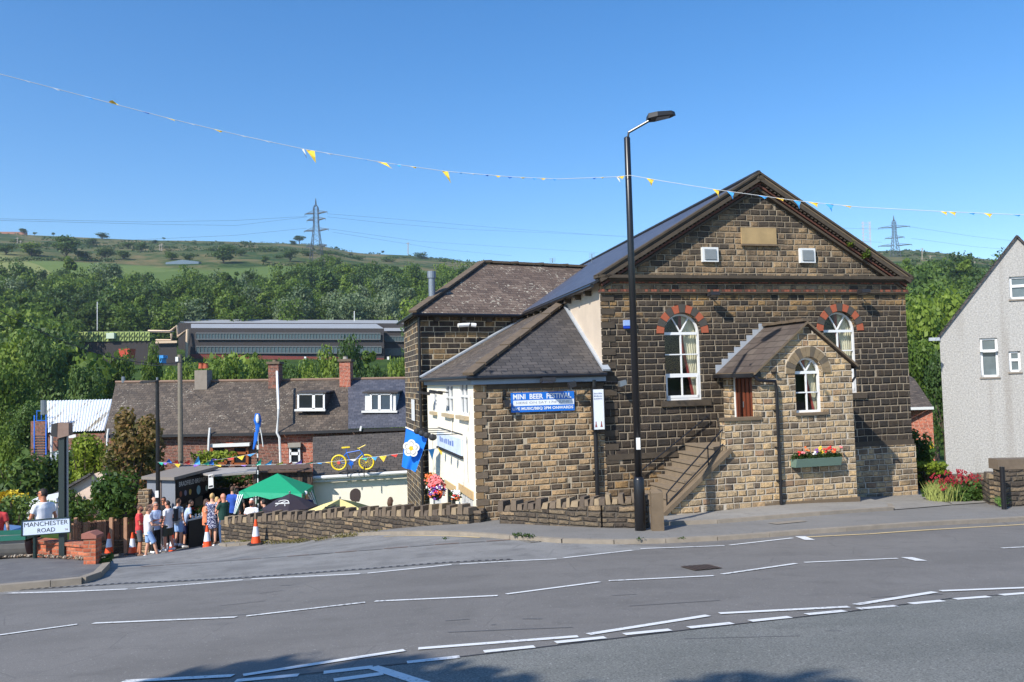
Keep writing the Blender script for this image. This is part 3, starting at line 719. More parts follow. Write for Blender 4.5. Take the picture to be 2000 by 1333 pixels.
# roof: left and right slopes
rf = MB()
fo = CF.pt(0, -.16, 0) - CF.pt(0, 0, 0)
L_e = CF.pt(-.22, 0, ze - .14); R_e = CF.pt(Wd + .12, 0, ze - .05); AP = CF.pt(ua, 0, za - .01); bk = CS.d * 18
for a in (L_e, R_e):
    P = [a + fo, AP + fo, AP + bk, a + bk]; rf.add(P, [[0, 1, 2, 3]], 0)
    P2 = [p - Vector((0, 0, .07)) for p in P]; rf.add(P2, [[0, 1, 2, 3]], 1); rf.add(P + P2, [[0, 4, 5, 1], [0, 3, 7, 4]], 1)
roof = rf.build('roof', [m_roofch, m_blackm], chapel)
mb = MB(); mb.tube([AP + fo + Vector((0, 0, .02)), AP + bk + Vector((0, 0, .02))], .07, 6); mb.build('ridge', m_blackm, roof)
mb = MB()
gl0, gl1 = L_e + CF.d * -.02, L_e + CS.d * 17
mb.tube([gl0 + Vector((0, 0, -.1)), gl1 + Vector((0, 0, -.1))], .055, 8); mb.build('gutter', m_black, chapel)
mb = MB()
for k in range(8):   # stone brackets under the side eaves
    mb = MB(); p = CF.pt(0, 0, ze - .34) + CS.d * (.9 + k * 1.05); mb.bar(p - CF.d * .2, p + CF.d * .02, .12, .13); mb.build('eaves_bracket', m_darkstone, chapel)
# window heads and sills
def voussoirs(name, fr, Wn, mats, n, depth, v0, v1, a0=-8, a1=188, parent=chapel, pat=lambda k: k % 2, back=False):
    mb = MB(fr); c = (Wn[0] + Wn[1]) / 2; r = (Wn[1] - Wn[0]) / 2 + .015; zc = Wn[3] - (Wn[1] - Wn[0]) / 2
    for k in range(n):
        b0 = math.radians(a0 + (a1 - a0) * (k + .03) / n); b1 = math.radians(a0 + (a1 - a0) * (k + .97) / n); bm = (b0 + b1) / 2
        dd = depth * (1 if pat(k) == 0 else 1.08)
        lp = [(c + rr * math.cos(b), zc + rr * math.sin(b)) for rr, b in ((r, b0), (r + dd, b0), (r + dd * 1.01, bm), (r + dd, b1), (r, b1), (r * 1.0, bm))]
        mb.extr(lp, v0, v1, m=pat(k))
    if back:
        aa = [math.radians(a0 + (a1 - a0) * k / 24) for k in range(25)]
        mb.extr([(c + r * math.cos(b), zc + r * math.sin(b)) for b in aa] + [(c + r * 1.0 * math.cos(b) + (depth + .03) * math.cos(b), zc + (r + depth + .03) * math.sin(b)) for b in aa[::-1]], v0 + .012, v1, m=2)
    return mb.build(name, mats, parent)
voussoirs('arch_surround', CF, W1, [m_orange, m_graystone], 11, .2, -.022, .03, 0, 180)
voussoirs('arch_surround', CF, W2, [m_orange, m_graystone], 11, .2, -.022, .03, 0, 180)
for Wn in (W1, W2):
    mb = MB(CF); mb.box((Wn[0] - .16, -.06, Wn[2] - .15), (Wn[1] + .2, .1, Wn[2] - .004)); mb.build('window_sill', m_darkstone, chapel)
    big_window(CF, rv, *Wn, parent=chapel)
# plinth course (two runs, interrupted by the porch)
mb = MB(CF); zp = cuz(1215, 889)[1]; zq = cuz(1730, 862)[1]
mb.box((.02, -.03, zp - .12), (3.4, .03, zp + .02)); mb.build('plinth', m_darkstone, chapel); mb = MB(CF); mb.box((5.9, -.03, zq - .12), (Wd + .03, .03, zq + .02))
mb.box((5.9, -.06, zb), (Wd + .05, .02, zq - .122), 1)
mb.build('plinth', [m_darkstone, m_porch], chapel)
# plaque and vents
p0, p1 = cuz(1449, 477), cuz(1516, 446)
mb = MB(CF); mb.box((p0[0], -.0, p0[1]), (p1[0], .06, p1[1])); mb.bar((p0[0]-.02, -.01, p0[1]-.02),(p1[0]+.02,-.01,p0[1]-.02),.06,.05,m=1)
mb.build('plaque', [m_plaque, m_dressed], chapel)
for a, b in (((1371, 512), (1401, 484)), ((1562, 514), (1590, 486))):
    q0, q1 = cuz(*a), cuz(*b); mb = MB(CF); mb.box((q0[0], -.05, q0[1]), (q1[0], .05, q1[1]))
    e = mb.build('vent', m_whitep, chapel); mb = MB(CF); n = 9
    for k in range(n):
        z = q0[1] + .06 + (q1[1] - q0[1] - .12) * (k + .5) / n; mb.bar((q0[0] + .07, -.06, z), (q1[0] - .07, -.06, z), .03, .022)
    mb.box((q0[0] + .06, -.054, q0[1] + .05), (q1[0] - .06, -.051, q1[1] - .05), 1)
    mb.build('grille', [plain('grille_grey', srgb(150, 156, 158), .6), plain('grille_back', srgb(120, 124, 126), .7)], e)
def floodlight(fr, u, z, parent, w=.26, drop=.16, arm=.28):
    mb = MB(fr); mb.tube([(u, .02, z + .02), (u, -arm * .7, z + .04), (u, -arm, z)], .018, 6); mb.box((u - .05, -.03, z - .04), (u + .05, .01, z + .07))
    o = mb.build('floodlight', m_blackm, parent); mb = MB(fr)
    mb.extr([(-.10, 0), (.12, -.05), (.10, -.13), (-.12, -.09)], u - w / 2, u + w / 2, pf=lambda a, b, c: (c, -arm - .04 + a, z + b + .04)); mb.build('lamp_head', m_blackm, o)
    mb = MB(fr); mb.poly([(u - w / 2 + .02, -arm - .155, z - .055), (u + w / 2 - .02, -arm - .155, z - .055), (u + w / 2 - .02, -arm + .05, z - .095), (u - w / 2 + .02, -arm + .05, z - .095)]); mb.build('lens', m_steel, o)
for px, py in ((1378, 576), (1668, 571)): floodlight(CF, *cuz(px + 4, py), chapel)
q0, q1 = cuz(1217, 637), cuz(1237, 626)
mb = MB(CF); mb.box((q0[0], -.1, q0[1]), (q1[0], .0, q1[1])); mb.extr([(q0[0] + .01, q0[1] - .07), (q1[0] - .01, q0[1] - .07), (q1[0], q0[1] - .002), (q0[0], q0[1] - .002)], -.09, 0, m=1)
mb.build('alarm_box', [plain('alarm_white_blue', srgb(150, 176, 220), .4), plain('alarm_blue', srgb(30, 70, 180), .4)], chapel)
# tufts growing on the right rake
def leaf_arrays(n, c, rad, size, seed=0, flat=1.0, up=0.0):
    rg = np.random.default_rng(seed); d = rg.normal(size=(n, 3)); d /= np.linalg.norm(d, axis=1)[:, None]
    p = d * (rg.random(n) ** .4)[:, None] * np.array(rad); nn = d + rg.normal(size=(n, 3)) * .7; nn[:, 2] = nn[:, 2] * flat + up
    nn /= np.linalg.norm(nn, axis=1)[:, None]; a = np.cross(nn, rg.normal(size=(n, 3))); a /= np.linalg.norm(a, axis=1)[:, None]; b = np.cross(nn, a)
    s = size * (.6 + .8 * rg.random(n))[:, None]; P = p + np.array(c)
    V = np.stack([P - a * s, P - b * s * .55, P + a * s, P + b * s * .55], 1).reshape(-1, 3)
    return V
def leaf_obj(name, mat, V, parent=None, tint=None, **k):
    n = len(V) // 4; me = bpy.data.meshes.new(name); me.vertices.add(len(V)); me.loops.add(len(V)); me.polygons.add(n)
    o = bpy.data.objects.new(name, me); 
    if parent:
        iv = np.array(WM[parent.name].inverted()); V = V @ iv[:3, :3].T + iv[:3, 3]
    me.vertices.foreach_set('co', V.astype(np.float32).ravel()); me.loops.foreach_set('vertex_index', np.arange(len(V), dtype=np.int32))
    me.polygons.foreach_set('loop_start', np.arange(0, len(V), 4, dtype=np.int32)); me.update(calc_edges=True)
    if tint is not None:
        at = me.attributes.new('tint', 'FLOAT', 'FACE'); at.data.foreach_set('value', np.asarray(tint, np.float32))
    me.materials.append(mat); COL.objects.link(o)
    if parent: o.parent = parent; WM[o.name] = WM[parent.name].copy()
    else: WM[o.name] = Matrix.Identity(4)
    return label(o, k.get('lab'), k.get('cat'), k.get('group'), k.get('kind'))
G1 = [(.02, .045, .008, 1), (.04, .085, .015, 1), (.075, .14, .028, 1), (.12, .19, .045, 1)]
GY = [(.06, .1, .01, 1), (.13, .19, .02, 1), (.24, .30, .03, 1), (.34, .40, .06, 1)]
m_leaf = leafy('garden_leaves', G1, .3, 1.2); m_leafy = leafy('yellow_green_leaves', GY, .3, 2.0)
for px, py, r in ((1690, 496, .16), (1660, 476, .12)):
    u, z = cuz(px, py, -.12); c = CF.pt(u, -.14, z)
    tf = thing('weed_tuft', c, ('larger' if r > .15 else 'smaller') + ' green weed tuft growing on the right slope of the chapel gable', 'plant')
    leaf_obj('leaves', m_leafy, leaf_arrays(150, c, (r, r * .7, r * .9), .05, int(px)), tf)

# ------------------------------------------------------------------ porch (part of the chapel)
pl = cuz(1415, 800)[0]; pv = -1.80
PL = CF.uz(1489, 850, pv)[0]; PR = CF.uz(1669, 850, pv)[0]; pl = PL
puA, pzA = CF.uz(1582, 634, pv); pzE = CF.uz(1489, 722, pv)[1]; pzER = CF.uz(1669, 712, pv)[1]
puA = (PL + PR) / 2 + .02
PW = [CF.uz(1553, 740, pv)[0], CF.uz(1605, 740, pv)[0], CF.uz(1580, 806, pv)[1], CF.uz(1579, 698, pv)[1]]
hw = arch(*PW)
mb = MB(CF); P3 = lambda a, b: (a, pv, b)
mb.sheet([(PL, zb), (PR, zb), (PR, pzER), (puA, pzA), (PL, pzE)], [hw], pf=P3); mb.reveal(hw, .2, pf=lambda a, b, c: (a, pv + c, b))
# side with the doorway (left), plain side (right)
d0u, d1u = .42, 1.42; dz0 = CF.uz(1413, 868, -.9)[1]; dz1 = pzE - .12
zfl = dz0
mb.sheet([(0, zb), (-pv, zb), (-pv, pzE), (0, pzE)], [[(d0u, zfl), (d1u, zfl), (d1u, dz1), (d0u, dz1)]], pf=lambda a, b: (PL, -a, b))
mb.reveal([(d0u, zfl), (d1u, zfl), (d1u, dz1), (d0u, dz1)], .14, pf=lambda a, b, c: (PL + c, -a, b))
mb.poly([(PR, pv, zb), (PR, 0, zb), (PR, 0, pzER), (PR, pv, pzER)])
mb.build('porch_wall', m_porch, chapel)
mb = MB(CF); mb.box((PL - .02, pv - .035, zb), (PR + .05, pv + .02, CF.uz(1600, 976, pv)[1])); mb.build('porch_plinth', m_dressed, chapel)
mb = MB(CF); mb.box((PL + .25, pv + .5, zfl - .3), (PR - .2, -.1, dz1)); mb.build('porch_interior', m_inside, chapel)
big_window(CF, pv + .1, *PW, parent=chapel, sash=False)
voussoirs('arch_surround', CF, PW, [plain('arch_stone', srgb(132, 114, 88), .88, var=.35, scale=8, bump=.3), plain('dark_porch_stone', srgb(98, 88, 74), .88, var=.3, scale=8, bump=.3), plain('pale_mortar', srgb(188, 172, 148), .9)], 13, .24, pv - .03, pv + .02, -2, 182, pat=lambda k: 1 if k in (2, 5, 8, 11) else 0, back=True)
mb = MB(CF); mb.box((PW[0] - .05, pv - .06, PW[2] - .06), (PW[1] + .12, pv + .1, PW[2] - .003)); mb.build('window_sill', m_dressed, chapel)
# porch roof
ov = .14; mb = MB(CF)
slope = (pzA - pzE) / (puA - PL); sr = (pzA - pzER) / (PR - puA)
eL = (PL - .2, pzE - .2 * slope + .1); eR = (PR + .12, pzER - .12 * sr + .08); aP = (puA, pzA + .08)
for e in (eL, eR):
    a, b = (e[0], pv - ov + .02, e[1]), (aP[0], pv - ov + .02, aP[1]); c, d = (aP[0], 0, aP[1]), (e[0], 0, e[1])
    dn = lambda p: (p[0], p[1], p[2] - .06)
    mb.poly([a, b, c, d]); mb.poly([dn(a), dn(b), dn(c), dn(d)]); mb.poly([a, b, dn(b), dn(a)], 1); mb.poly([a, d, dn(d), dn(a)], 1)
prf = mb.build('porch_roof', [m_roofp, m_dressed], chapel)
mb = MB(CF)
for k in range(6): mb.bar((aP[0], pv - .1 + k * .31, aP[1] + .03 + .008 * (k % 2)), (aP[0], pv - .1 + k * .31 + .295, aP[1] + .03), .24, .07)
mb.build('ridge_tiles', m_ridge, prf)
mb = MB(CF)   # stepped lead flashing against the chapel wall
for k in range(8):
    f0, f1 = k / 8, (k + 1) / 8; a = (eL[0] + (aP[0] - eL[0]) * f0, eL[1] + (aP[1] - eL[1]) * f0); b = (eL[0] + (aP[0] - eL[0]) * f1, eL[1] + (aP[1] - eL[1]) * f1)
    mb.box((a[0], -.02, a[1]), (b[0], -.0, b[1] + .07))
mb.build('flashing', m_lead, chapel)
mb = MB(CF)   # gutter, hopper and downpipe on the left, short pipe on the right
mb.bar((eL[0] - .03, pv - .05, eL[1] - .07), (eL[0] - .03, 0, eL[1] - .07), .12, .1)
mb.bar((PL - .06, pv - .03, pzE - .12), (PL - .06, -.02, pzE - .12), .14, .12)
pd = CF.uz(1512, 760, pv)[0]
mb.tube([(eL[0] + .02, pv - .06, eL[1] - .1), (eL[0] + .1, pv - .1, eL[1] - .2), (pd - .04, pv - .12, CF.uz(1505, 745, pv)[1]), (pd, pv - .1, CF.uz(1514, 760, pv)[1]), (pd, pv - .1, CF.uz(1520, 985, pv)[1])], .042, 8)
for z in (.0, -.9, -1.8, -2.6): mb.box((pd - .06, pv - .12, z - .03), (pd + .06, pv, z + .0))
mb.build('downpipe', m_black, chapel)
mb = MB(CF); mb.bar((eR[0] + .02, pv - .03, eR[1] - .05), (eR[0] + .02, 0, eR[1] - .05), .1, .09)
mb.tube([(eR[0] + .02, pv + .05, eR[1] - .08), (eR[0] + .02, pv + .05, eR[1] - .3), (PR + .01, pv + .02, eR[1] - .42)], .03, 6); mb.build('gutter', m_black, chapel)
# door
mb = MB(CF); x = PL + .10
mb.box((x, -d1u + .07, zfl), (x + .05, -d0u - .07, dz1 - .02)); door = mb.build('door', m_door, chapel)
mb = MB(CF)
for k in range(5):
    y = -d1u + .12 + k * .19; mb.box((x - .018, y, zfl + .03), (x - .002, y + .1, dz1 - .1))
mb.build('door_plank', plain('door_plank_light', srgb(112, 58, 38), .45, var=.15), door)
mb = MB(CF); mb.box((x - .03, -d1u + .0, zfl), (x + .04, -d1u + .065, dz1)); mb.box((x - .03, -d0u - .065, zfl), (x + .04, -d0u, dz1)); mb.box((x - .03, -d1u, dz1 - .065), (x + .04, -d0u, dz1)); mb.build('door_frame', m_whitep, door)
mb = MB(CF); mb.tube([(x - .05, -.9, zfl + .9), (x - .05, -.9, zfl + 1.05)], .012, 6); mb.build('door_handle', m_steel, door)
mb = MB(CF); mb.ball((eL[0] + .0, -.95, pzE - .14), (.06, .09, .06)); mb.build('bulkhead_lamp', plain('lamp_white', srgb(220, 226, 220), .3), chapel)
# steps between the chapel wall and the flank wall
st = MB(CF); SL = CF.uz(1303, 1000, pv)[0]; nst = 8
zg = g(CF.pt(SL, -1, 0).x, CF.pt(SL, -1, 0).y) + .15
land0 = PL - .95
ts = [(SL + (land0 - SL) * k / nst, zg + (zfl - zg) * (k + 1) / nst) for k in range(nst)]
for k, (u, z) in enumerate(ts):
    u1 = land0 if k == nst - 1 else ts[k + 1][0]
    st.box((u, pv + .26, zb), (u1 + .02, -.02, z - .05)); st.box((u - .03, pv + .262, z - .05), (u1 + .05, -.022, z))
st.box((land0, pv + .26, zb), (PL - .005, -.02, zfl - .01))
st.build('steps', plain('step_stone', srgb(126, 111, 92), .9, var=.25, scale=6, bump=.3), chapel)
fa = CF.uz(1325, 985, pv)[0]
mb = MB(CF)
prof = [(SL + .05, zb), (PL, zb), (PL, zfl + .0), (land0 - .15, zfl + .0), (land0 - .15, zfl - .28), (SL + .05, zg - .1)]
cz = CF.uz(1440, 822, pv)[1]; lu = CF.uz(1417, 880, pv)[0]; zt_ = CF.uz(1420, 884, pv)[1]; zlow = CF.uz(1305, 995, pv)[1]
prof = [(SL, zb), (PL - .002, zb), (PL - .002, cz), (lu, cz), (lu, zt_), (SL, zlow)]
mb.extr(prof, pv + .002, pv + .26); mb.build('stair_wall', m_porch, chapel)
mb = MB(CF); mb.bar((SL - .12, pv + .1, zlow - .12), (lu + .12, pv + .1, zt_ + .07), .38, .1); mb.box((lu - .04, pv - .04, cz), (PL - .01, pv + .30, cz + .07)); mb.build('stair_coping', m_dressed, chapel)
def rail(name, pts, posts, r=.017):
    mb = MB(CF)
    for p in pts: mb.tube(p, r, 7)
    for a, b in posts: mb.tube([a, b], r * .9, 6)
    mb.build(name, m_black, chapel)
a = CF.uz(1303, 962, pv + .1); b = CF.uz(1422, 827, pv + .1); lo = CF.uz(1303, 1000, pv + .1)[1]
c2 = CF.uz(1303, 990, pv + .1)[0]
rail('handrail', [[(c2, pv + .1, a[1] - .42), (c2, pv + .1, a[1] - .03), (a[0] + .06, pv + .1, a[1] + .05), (b[0], pv + .1, b[1])], [(c2, pv + .1, a[1] - .28), (b[0], pv + .1, b[1] - .36)]],
     [((a[0] + (b[0] - a[0]) * f, pv + .1, a[1] + (b[1] - a[1]) * f + .02), (a[0] + (b[0] - a[0]) * f, pv + .1, a[1] + (b[1] - a[1]) * f - .5)) for f in (.66,)])
a = CF.uz(1252, 920, -.12); b = CF.uz(1383, 813, -.12)
rail('handrail', [[(a[0], -.02, a[1] - .02), (a[0], -.12, a[1]), (b[0], -.12, b[1]), (b[0], -.02, b[1])]], [])
# window box (its own thing)
q0 = CF.uz(1551, 903, pv - .15); q1 = CF.uz(1639, 890, pv - .15)
zt0 = (q0[1] + q1[1]) / 2 + .02
wb = thing('window_box', CF.pt((q0[0] + q1[0]) / 2, pv, zt0 - .2), 'grey green flower box on the porch wall filled with red, pink and yellow flowers', 'window box', rot=CF.rot)
mb = MB(CF); mb.extr([(0, 0), (-.26, 0), (-.20, -.2), (0, -.2)], q0[0], q1[0], pf=lambda a, b, c: (c, pv - .01 + a, zt0 + b)); mb.build('box', plain('sage_green_box', srgb(104, 126, 112), .6, var=.08), wb)
rg = np.random.default_rng(3)
V = np.concatenate([leaf_arrays(60, CF.pt(q0[0] + (q1[0] - q0[0]) * f, pv - .14, zt0 + .05), (.1, .1, .08), .035, k) for k, f in enumerate(np.linspace(.04, .99, 12))]); leaf_obj('foliage', m_leaf, V, wb)
fl = {'red': srgb(220, 50, 44), 'pink': srgb(236, 130, 130), 'yellow': srgb(244, 206, 60), 'white': srgb(240, 236, 230), 'purple': srgb(130, 70, 170), 'orange': srgb(238, 120, 60)}
FM = {k: plain('petals_' + k, v, .7, var=.15) for k, v in fl.items()}
def blooms(parent, spots, fr=None):
    mb = MB(); keys = list(FM)
    for (p, col, r) in spots:
        for j in range(5):
            c = p + Vector((R() - .5, R() - .5, R() - .5)) * r * 1.4; mb.ball(c, (r * .5, r * .5, r * .35), 6, 4, keys.index(col))
    mb.build('flowers', [FM[k] for k in keys], parent)
blooms(wb, [(CF.pt(q0[0] + (q1[0] - q0[0]) * f, pv - .15 - .05 * (i % 2), zt0 + .13 + .05 * (i % 3)), c, .06) for i, (f, c) in enumerate([(.12, 'red'), (.18, 'pink'), (.3, 'orange'), (.42, 'white'), (.5, 'purple'), (.55, 'yellow'), (.6, 'yellow'), (.66, 'red'), (.78, 'red'), (.84, 'orange'), (.9, 'red'), (1.02, 'pink')])])

# ------------------------------------------------------------------ side extension
EX = CF                                   # front is flush with the chapel front
e0 = cuz(929, 850)[0]; zeA = cuz(926, 733)[1]
ext = thing('pub_extension', CF.pt(e0 / 2, 0, zb), 'single storey extension with tan stone front, cream rendered side and hipped stone slate roof', 'building', rot=CF.rot)
E0 = CF.pt(e0, .0, 0); E1 = U(834, 745, 27.6); EAZ = math.atan2(E1.x - E0.x, E1.y - E0.y); ES = Fr(E0.x, E0.y, EAZ)   # u back, v to the left
EL = (Vector((E1.x, E1.y, 0)) - Vector((E0.x, E0.y, 0))).length
zc0 = -5.6
mb = MB(CF); mb.sheet([(e0, zc0), (-.0, zc0), (-.0, zeA), (e0, zeA)], pf=lambda a, b: (a, -.012, b)); mb.build('stone_front', m_ext, ext)
# long and short quoins make a ragged edge
mb = MB(CF)
k = 0; z = -3.35
while z < zeA - .2:
    w = .16 if k % 2 else .28; mb.box((e0 - .03, -.03, z + .008), (e0 + w, .0, z + .155), k % 2); k += 1; z += .162
mb.build('quoins', [m_coping, plain('quoin_stone', srgb(140, 114, 80), .9, var=.35, scale=8, bump=.4)], ext)
mb = MB(CF); k = 0; z = -2.2
while z < ze - .5:
    w = .20 if k % 2 else .34; mb.box((-.03, -.022, z + .008), (w, .0, z + .162), k % 2); k += 1; z += .172
mb.build('quoins', [m_darkstone, m_chapel], chapel)
# rendered side with windows
def euz(px, py): return ES.uz(px, py)
wins = []
for (x0, x1, yt, yb) in ((846, 853, 762, 804), (870, 885, 750, 808), (898, 914, 745, 812)):
    a = euz(x1, (yt + yb) / 2)[0]; b = euz(x0, (yt + yb) / 2)[0]; z1 = euz((x0 + x1) / 2, yt)[1]; z0 = euz((x0 + x1) / 2, yb)[1]; wins.append((a, b, z0, z1))
lows = []
for (x0, x1, yt, yb) in ((847, 862, 940, 990), (873, 890, 958, 1015), (900, 924, 968, 1010)):
    a = euz(x1, (yt + yb) / 2)[0]; b = euz(x0, (yt + yb) / 2)[0]; z1 = euz((x0 + x1) / 2, yt)[1]; z0 = z1 - 1.3; lows.append((a, b, z0, z1))
mb = MB(ES)
hs = [[(a, z0), (b, z0), (b, z1), (a, z1)] for a, b, z0, z1 in wins + lows]
mb.sheet([(0, zc0 - .6), (EL, zc0 - .6), (EL, zeA), (0, zeA)], hs, pf=lambda a, b: (a, 0, b))
for h in hs: mb.reveal(h, -.12, pf=lambda a, b, c: (a, c, b))
mb.build('rendered_wall', m_cream, ext)
for i, (a, b, z0, z1) in enumerate(wins):
    mb = MB(ES); v = -.06
    mb.box((a, v, z0), (b, v + .05, z0 + .07)); mb.box((a, v, z1 - .07), (b, v + .05, z1)); mb.box((a, v, z0), (a + .07, v + .05, z1)); mb.box((b - .07, v, z0), (b, v + .05, z1)); mb.box(((a + b) / 2 - .04, v, z0), ((a + b) / 2 + .04, v + .05, z1)); mb.box((a, v, z1 - .42), (b, v + .052, z1 - .36))
    wi = mb.build('window', m_white, ext); mb = MB(ES); mb.box((a + .02, v - .05, z0 + .02), (b - .02, v + .0, z1 - .02)); mb.build('pane', m_blueglass, wi)
    mb = MB(ES); mb.box((a - .08, -.01, z0 - .1), (b + .08, .12, z0 - .003)); mb.build('sill', plain('buff_sill', srgb(176, 158, 128), .8), ext)
for i, (a, b, z0, z1) in enumerate(lows):
    mb = MB(ES); v = -.08; n = 5 if i != 1 else 2
    for k in range(n + 1): mb.box((a + (b - a) * k / n - .025, v, z0), (a + (b - a) * k / n + .025, v + .05, z1))
    mb.box((a, v, z1 - .06), (b, v + .052, z1)); mb.box((a, v, z0), (b, v + .052, z0 + .06)); wi = mb.build('window' if i != 1 else 'door', m_white if i != 1 else m_blackm, ext)
    mb = MB(ES); mb.box((a + .02, v - .06, z0 + .02), (b - .02, v, z1 - .02)); mb.build('pane', m_darkglass, wi)
    mb = MB(ES); mb.box((a - .12, -.01, z1 + .0), (b + .12, .03, z1 + .2)); mb.build('lintel', plain('buff_lintel', srgb(196, 166, 120), .85, var=.15), ext)
# roof of the extension
RA = math.radians(62); r0 = U(816, 700, 28.0); RF = Fr(r0.x, r0.y, RA)     # rear building front frame
pa = U(1101, 591, 1); 
apx = CS.uz(1101, 592)
AX = CS.pt(apx[0], .0, apx[1])                                       # top of the hip on the chapel wall
# where the chapel side meets the rear front
Mx = None
dA, dB = CS.d, RF.d; den = dA.x * dB.y - dA.y * dB.x
o = Vector((RF.x - CS.x, RF.y - CS.y, 0)); tA = (o.x * dB.y - o.y * dB.x) / den
JX = CS.pt(tA, 0, AX.z + .0)
EE0 = E0 - CF.d * .2 - CF.n * .22 + Vector((0, 0, zeA - .02)); EE1 = Vector((E1.x, E1.y, zeA - .02)) - CF.d * .2
EF1 = CF.pt(.0, -.22, zeA - .02)
mb = MB(); UPV = Vector((0, 0, .05))
mb.add([EE0, AX, EF1], [[0, 1, 2]], 1); mb.add([EE0, EE1, JX, AX], [[0, 1, 2, 3]], 0)
mb.add([p - UPV for p in (EE0, AX, EF1)], [[0, 1, 2]], 1); mb.add([p - UPV for p in (EE0, EE1, JX, AX)], [[0, 1, 2, 3]], 0)
erf = mb.build('roof', [m_roofb, m_roofd], ext)
mb = MB()
n = 9
for k in range(n):
    f0, f1 = k / n, (k + .93) / n; p, q = EE0.lerp(AX, f0), EE0.lerp(AX, f1); o = Vector((0, 0, .05 + .012 * (k % 2)))
    mb.bar(p + o, q + o, .3, .07)
mb.build('hip_tiles', m_ridge, erf)
mb = MB()
for a, b in ((EF1, AX), (EE1, JX), (JX, AX)):
    mb.bar(a + Vector((0, 0, .06)), b + Vector((0, 0, .06)), .2, .05, m=0)
mb.build('flashing', m_lead, erf)
mb = MB(); o = Vector((0, 0, -.13))
mb.bar(EE0 + CF.n * .1 + CF.d * .1 + o, EF1 + CF.n * .1 + o, .05, .17); mb.bar(EE0 + CF.d * .12 + CF.n * .1 + o, EE1 + CF.d * .12 + o, .05, .17); mb.build('fascia', m_fascia, ext)
mb = MB(); o = Vector((0, 0, -.05)); mb.tube([EE1 + o, EE0 + o, EF1 + o], .05, 8); mb.build('gutter', m_black, ext)
mb = MB(CF); mb.box((e0 + .3, -.05, zeA - .36), (-.02, -.012, zeA - .2)); mb.build('soffit_band', m_darkstone, ext)
dpx = cuz(1160, 850)[0]; mb = MB(CF); mb.tube([(dpx, -.12, zeA - .2), (dpx, -.12, -3.1)], .055, 8)
for z in (-.3, -1.4, -2.4): mb.box((dpx - .07, -.14, z), (dpx + .07, 0, z + .035))
mb.build('downpipe', m_black, ext)
floodlight(CF, cuz(1062, 741)[0], cuz(1062, 741)[1], ext, w=.34, arm=.3)
for (x, y) in ((850, 766), (876, 764)):
    u, z = euz(x, y); mb = MB(ES); mb.tube([(u, 0, z - .05), (u, .3, z)], .02, 6); mb.extr([(.2, -.1), (.55, -.02), (.53, .05), (.18, -.03)], u - .16, u + .16, pf=lambda a, b, c: (c, a, z + b)); mb.build('floodlight', m_blackm, ext)
mb = MB(ES)
for (x0, y0, x1, y1) in ((884, 812, 884, 850), (912, 852, 915, 940), (845, 845, 848, 990)):
    a = euz(x0, y0); b = euz(x1, y1); mb.tube([(a[0], .03, a[1]), (b[0], .03, b[1])], .02, 5)
mb.build('cable', m_whitep, ext)

# ------------------------------------------------------------------ signs on the pub
bc = [cuz(998, 770, -.06), cuz(1121, 762, -.06)]; bz0 = (cuz(1000, 806, -.06)[1] + cuz(1121, 802, -.06)[1]) / 2; bz1 = (bc[0][1] + bc[1][1]) / 2
bu0, bu1 = bc[0][0], bc[1][0]; bw, bh = bu1 - bu0, bz1 - bz0
ban = thing('banner', CF.pt((bu0 + bu1) / 2, -.06, bz0), 'blue and white MINI BEER FESTIVAL banner on the tan stone front', 'banner', rot=CF.rot)
m_bblue = plain('banner_blue', srgb(22, 110, 205), .45, var=.04); m_bwhite = plain('banner_white', srgb(232, 236, 240), .45, var=.03); m_bgrey = plain('banner_grey', srgb(150, 156, 166), .5)
mb = MB(CF); mb.box((bu0, -.06, bz0), (bu1, -.02, bz1), 0); mb.poly([(bu0 + .05, -.063, bz0 + bh * .32), (bu1 - .01, -.063, bz0 + bh * .32), (bu1 - .01, -.063, bz0 + bh * .6), (bu0 + .05, -.063, bz0 + bh * .6)], 1)
mb.build('board', [m_bblue, m_bwhite], ban)
BOLD[0] = .03; mb = MB(CF); write(mb, 'MINI  BEER  FESTIVAL', bu0 + .05, bz0 + bh * .655, bw * .92, bh * .27, -.066, 0); write(mb, 'LIVE MUSIC/BBQ 2PM ONWARDS', bu0 + .03, bz0 + bh * .08, bw * .96, bh * .17, -.066, 0); BOLD[0] = .0; write(mb, 'HERE ON SAT 17th JUNE', bu0 + .13, bz0 + bh * .38, bw * .84, bh * .15, -.066, 1)
mb.build('lettering', [m_bwhite, m_bgrey], ban); BOLD[0] = .012
# projecting vertical sign on the downpipe side
hu0 = cuz(1157, 800, -.2)[0]; hu1 = cuz(1178, 800, -.2)[0]; hz1 = cuz(1167, 761, -.2)[1]; hz0 = cuz(1167, 839, -.2)[1]
hs_ = thing('hanging_sign', CF.pt((hu0 + hu1) / 2, -.2, hz0), 'tall narrow white sign board in a black frame beside the drainpipe', 'sign', rot=CF.rot)
mb = MB(CF); mb.box((hu0, -.26, hz0), (hu1, -.18, hz1), 0); mb.build('board', m_bwhite, hs_)
mb = MB(CF)
def scribble(mb, fr_pt, u0, z0, w, h, n, m=0):   # writing too small to read in the photograph: uneven strokes
    x = 0
    for k in range(n):
        ww = w / n * (.45 + .3 * R()); hh = h * (.7 + .3 * R())
        mb.poly([fr_pt(u0 + x, z0), fr_pt(u0 + x + ww, z0), fr_pt(u0 + x + ww, z0 + hh), fr_pt(u0 + x, z0 + hh)], m); x += w / n
for k in range(3): scribble(mb, lambda a, b: (a, -.263, b), hu0 + .03, hz1 - .12 - k * .065, hu1 - hu0 - .06, .04, 8)
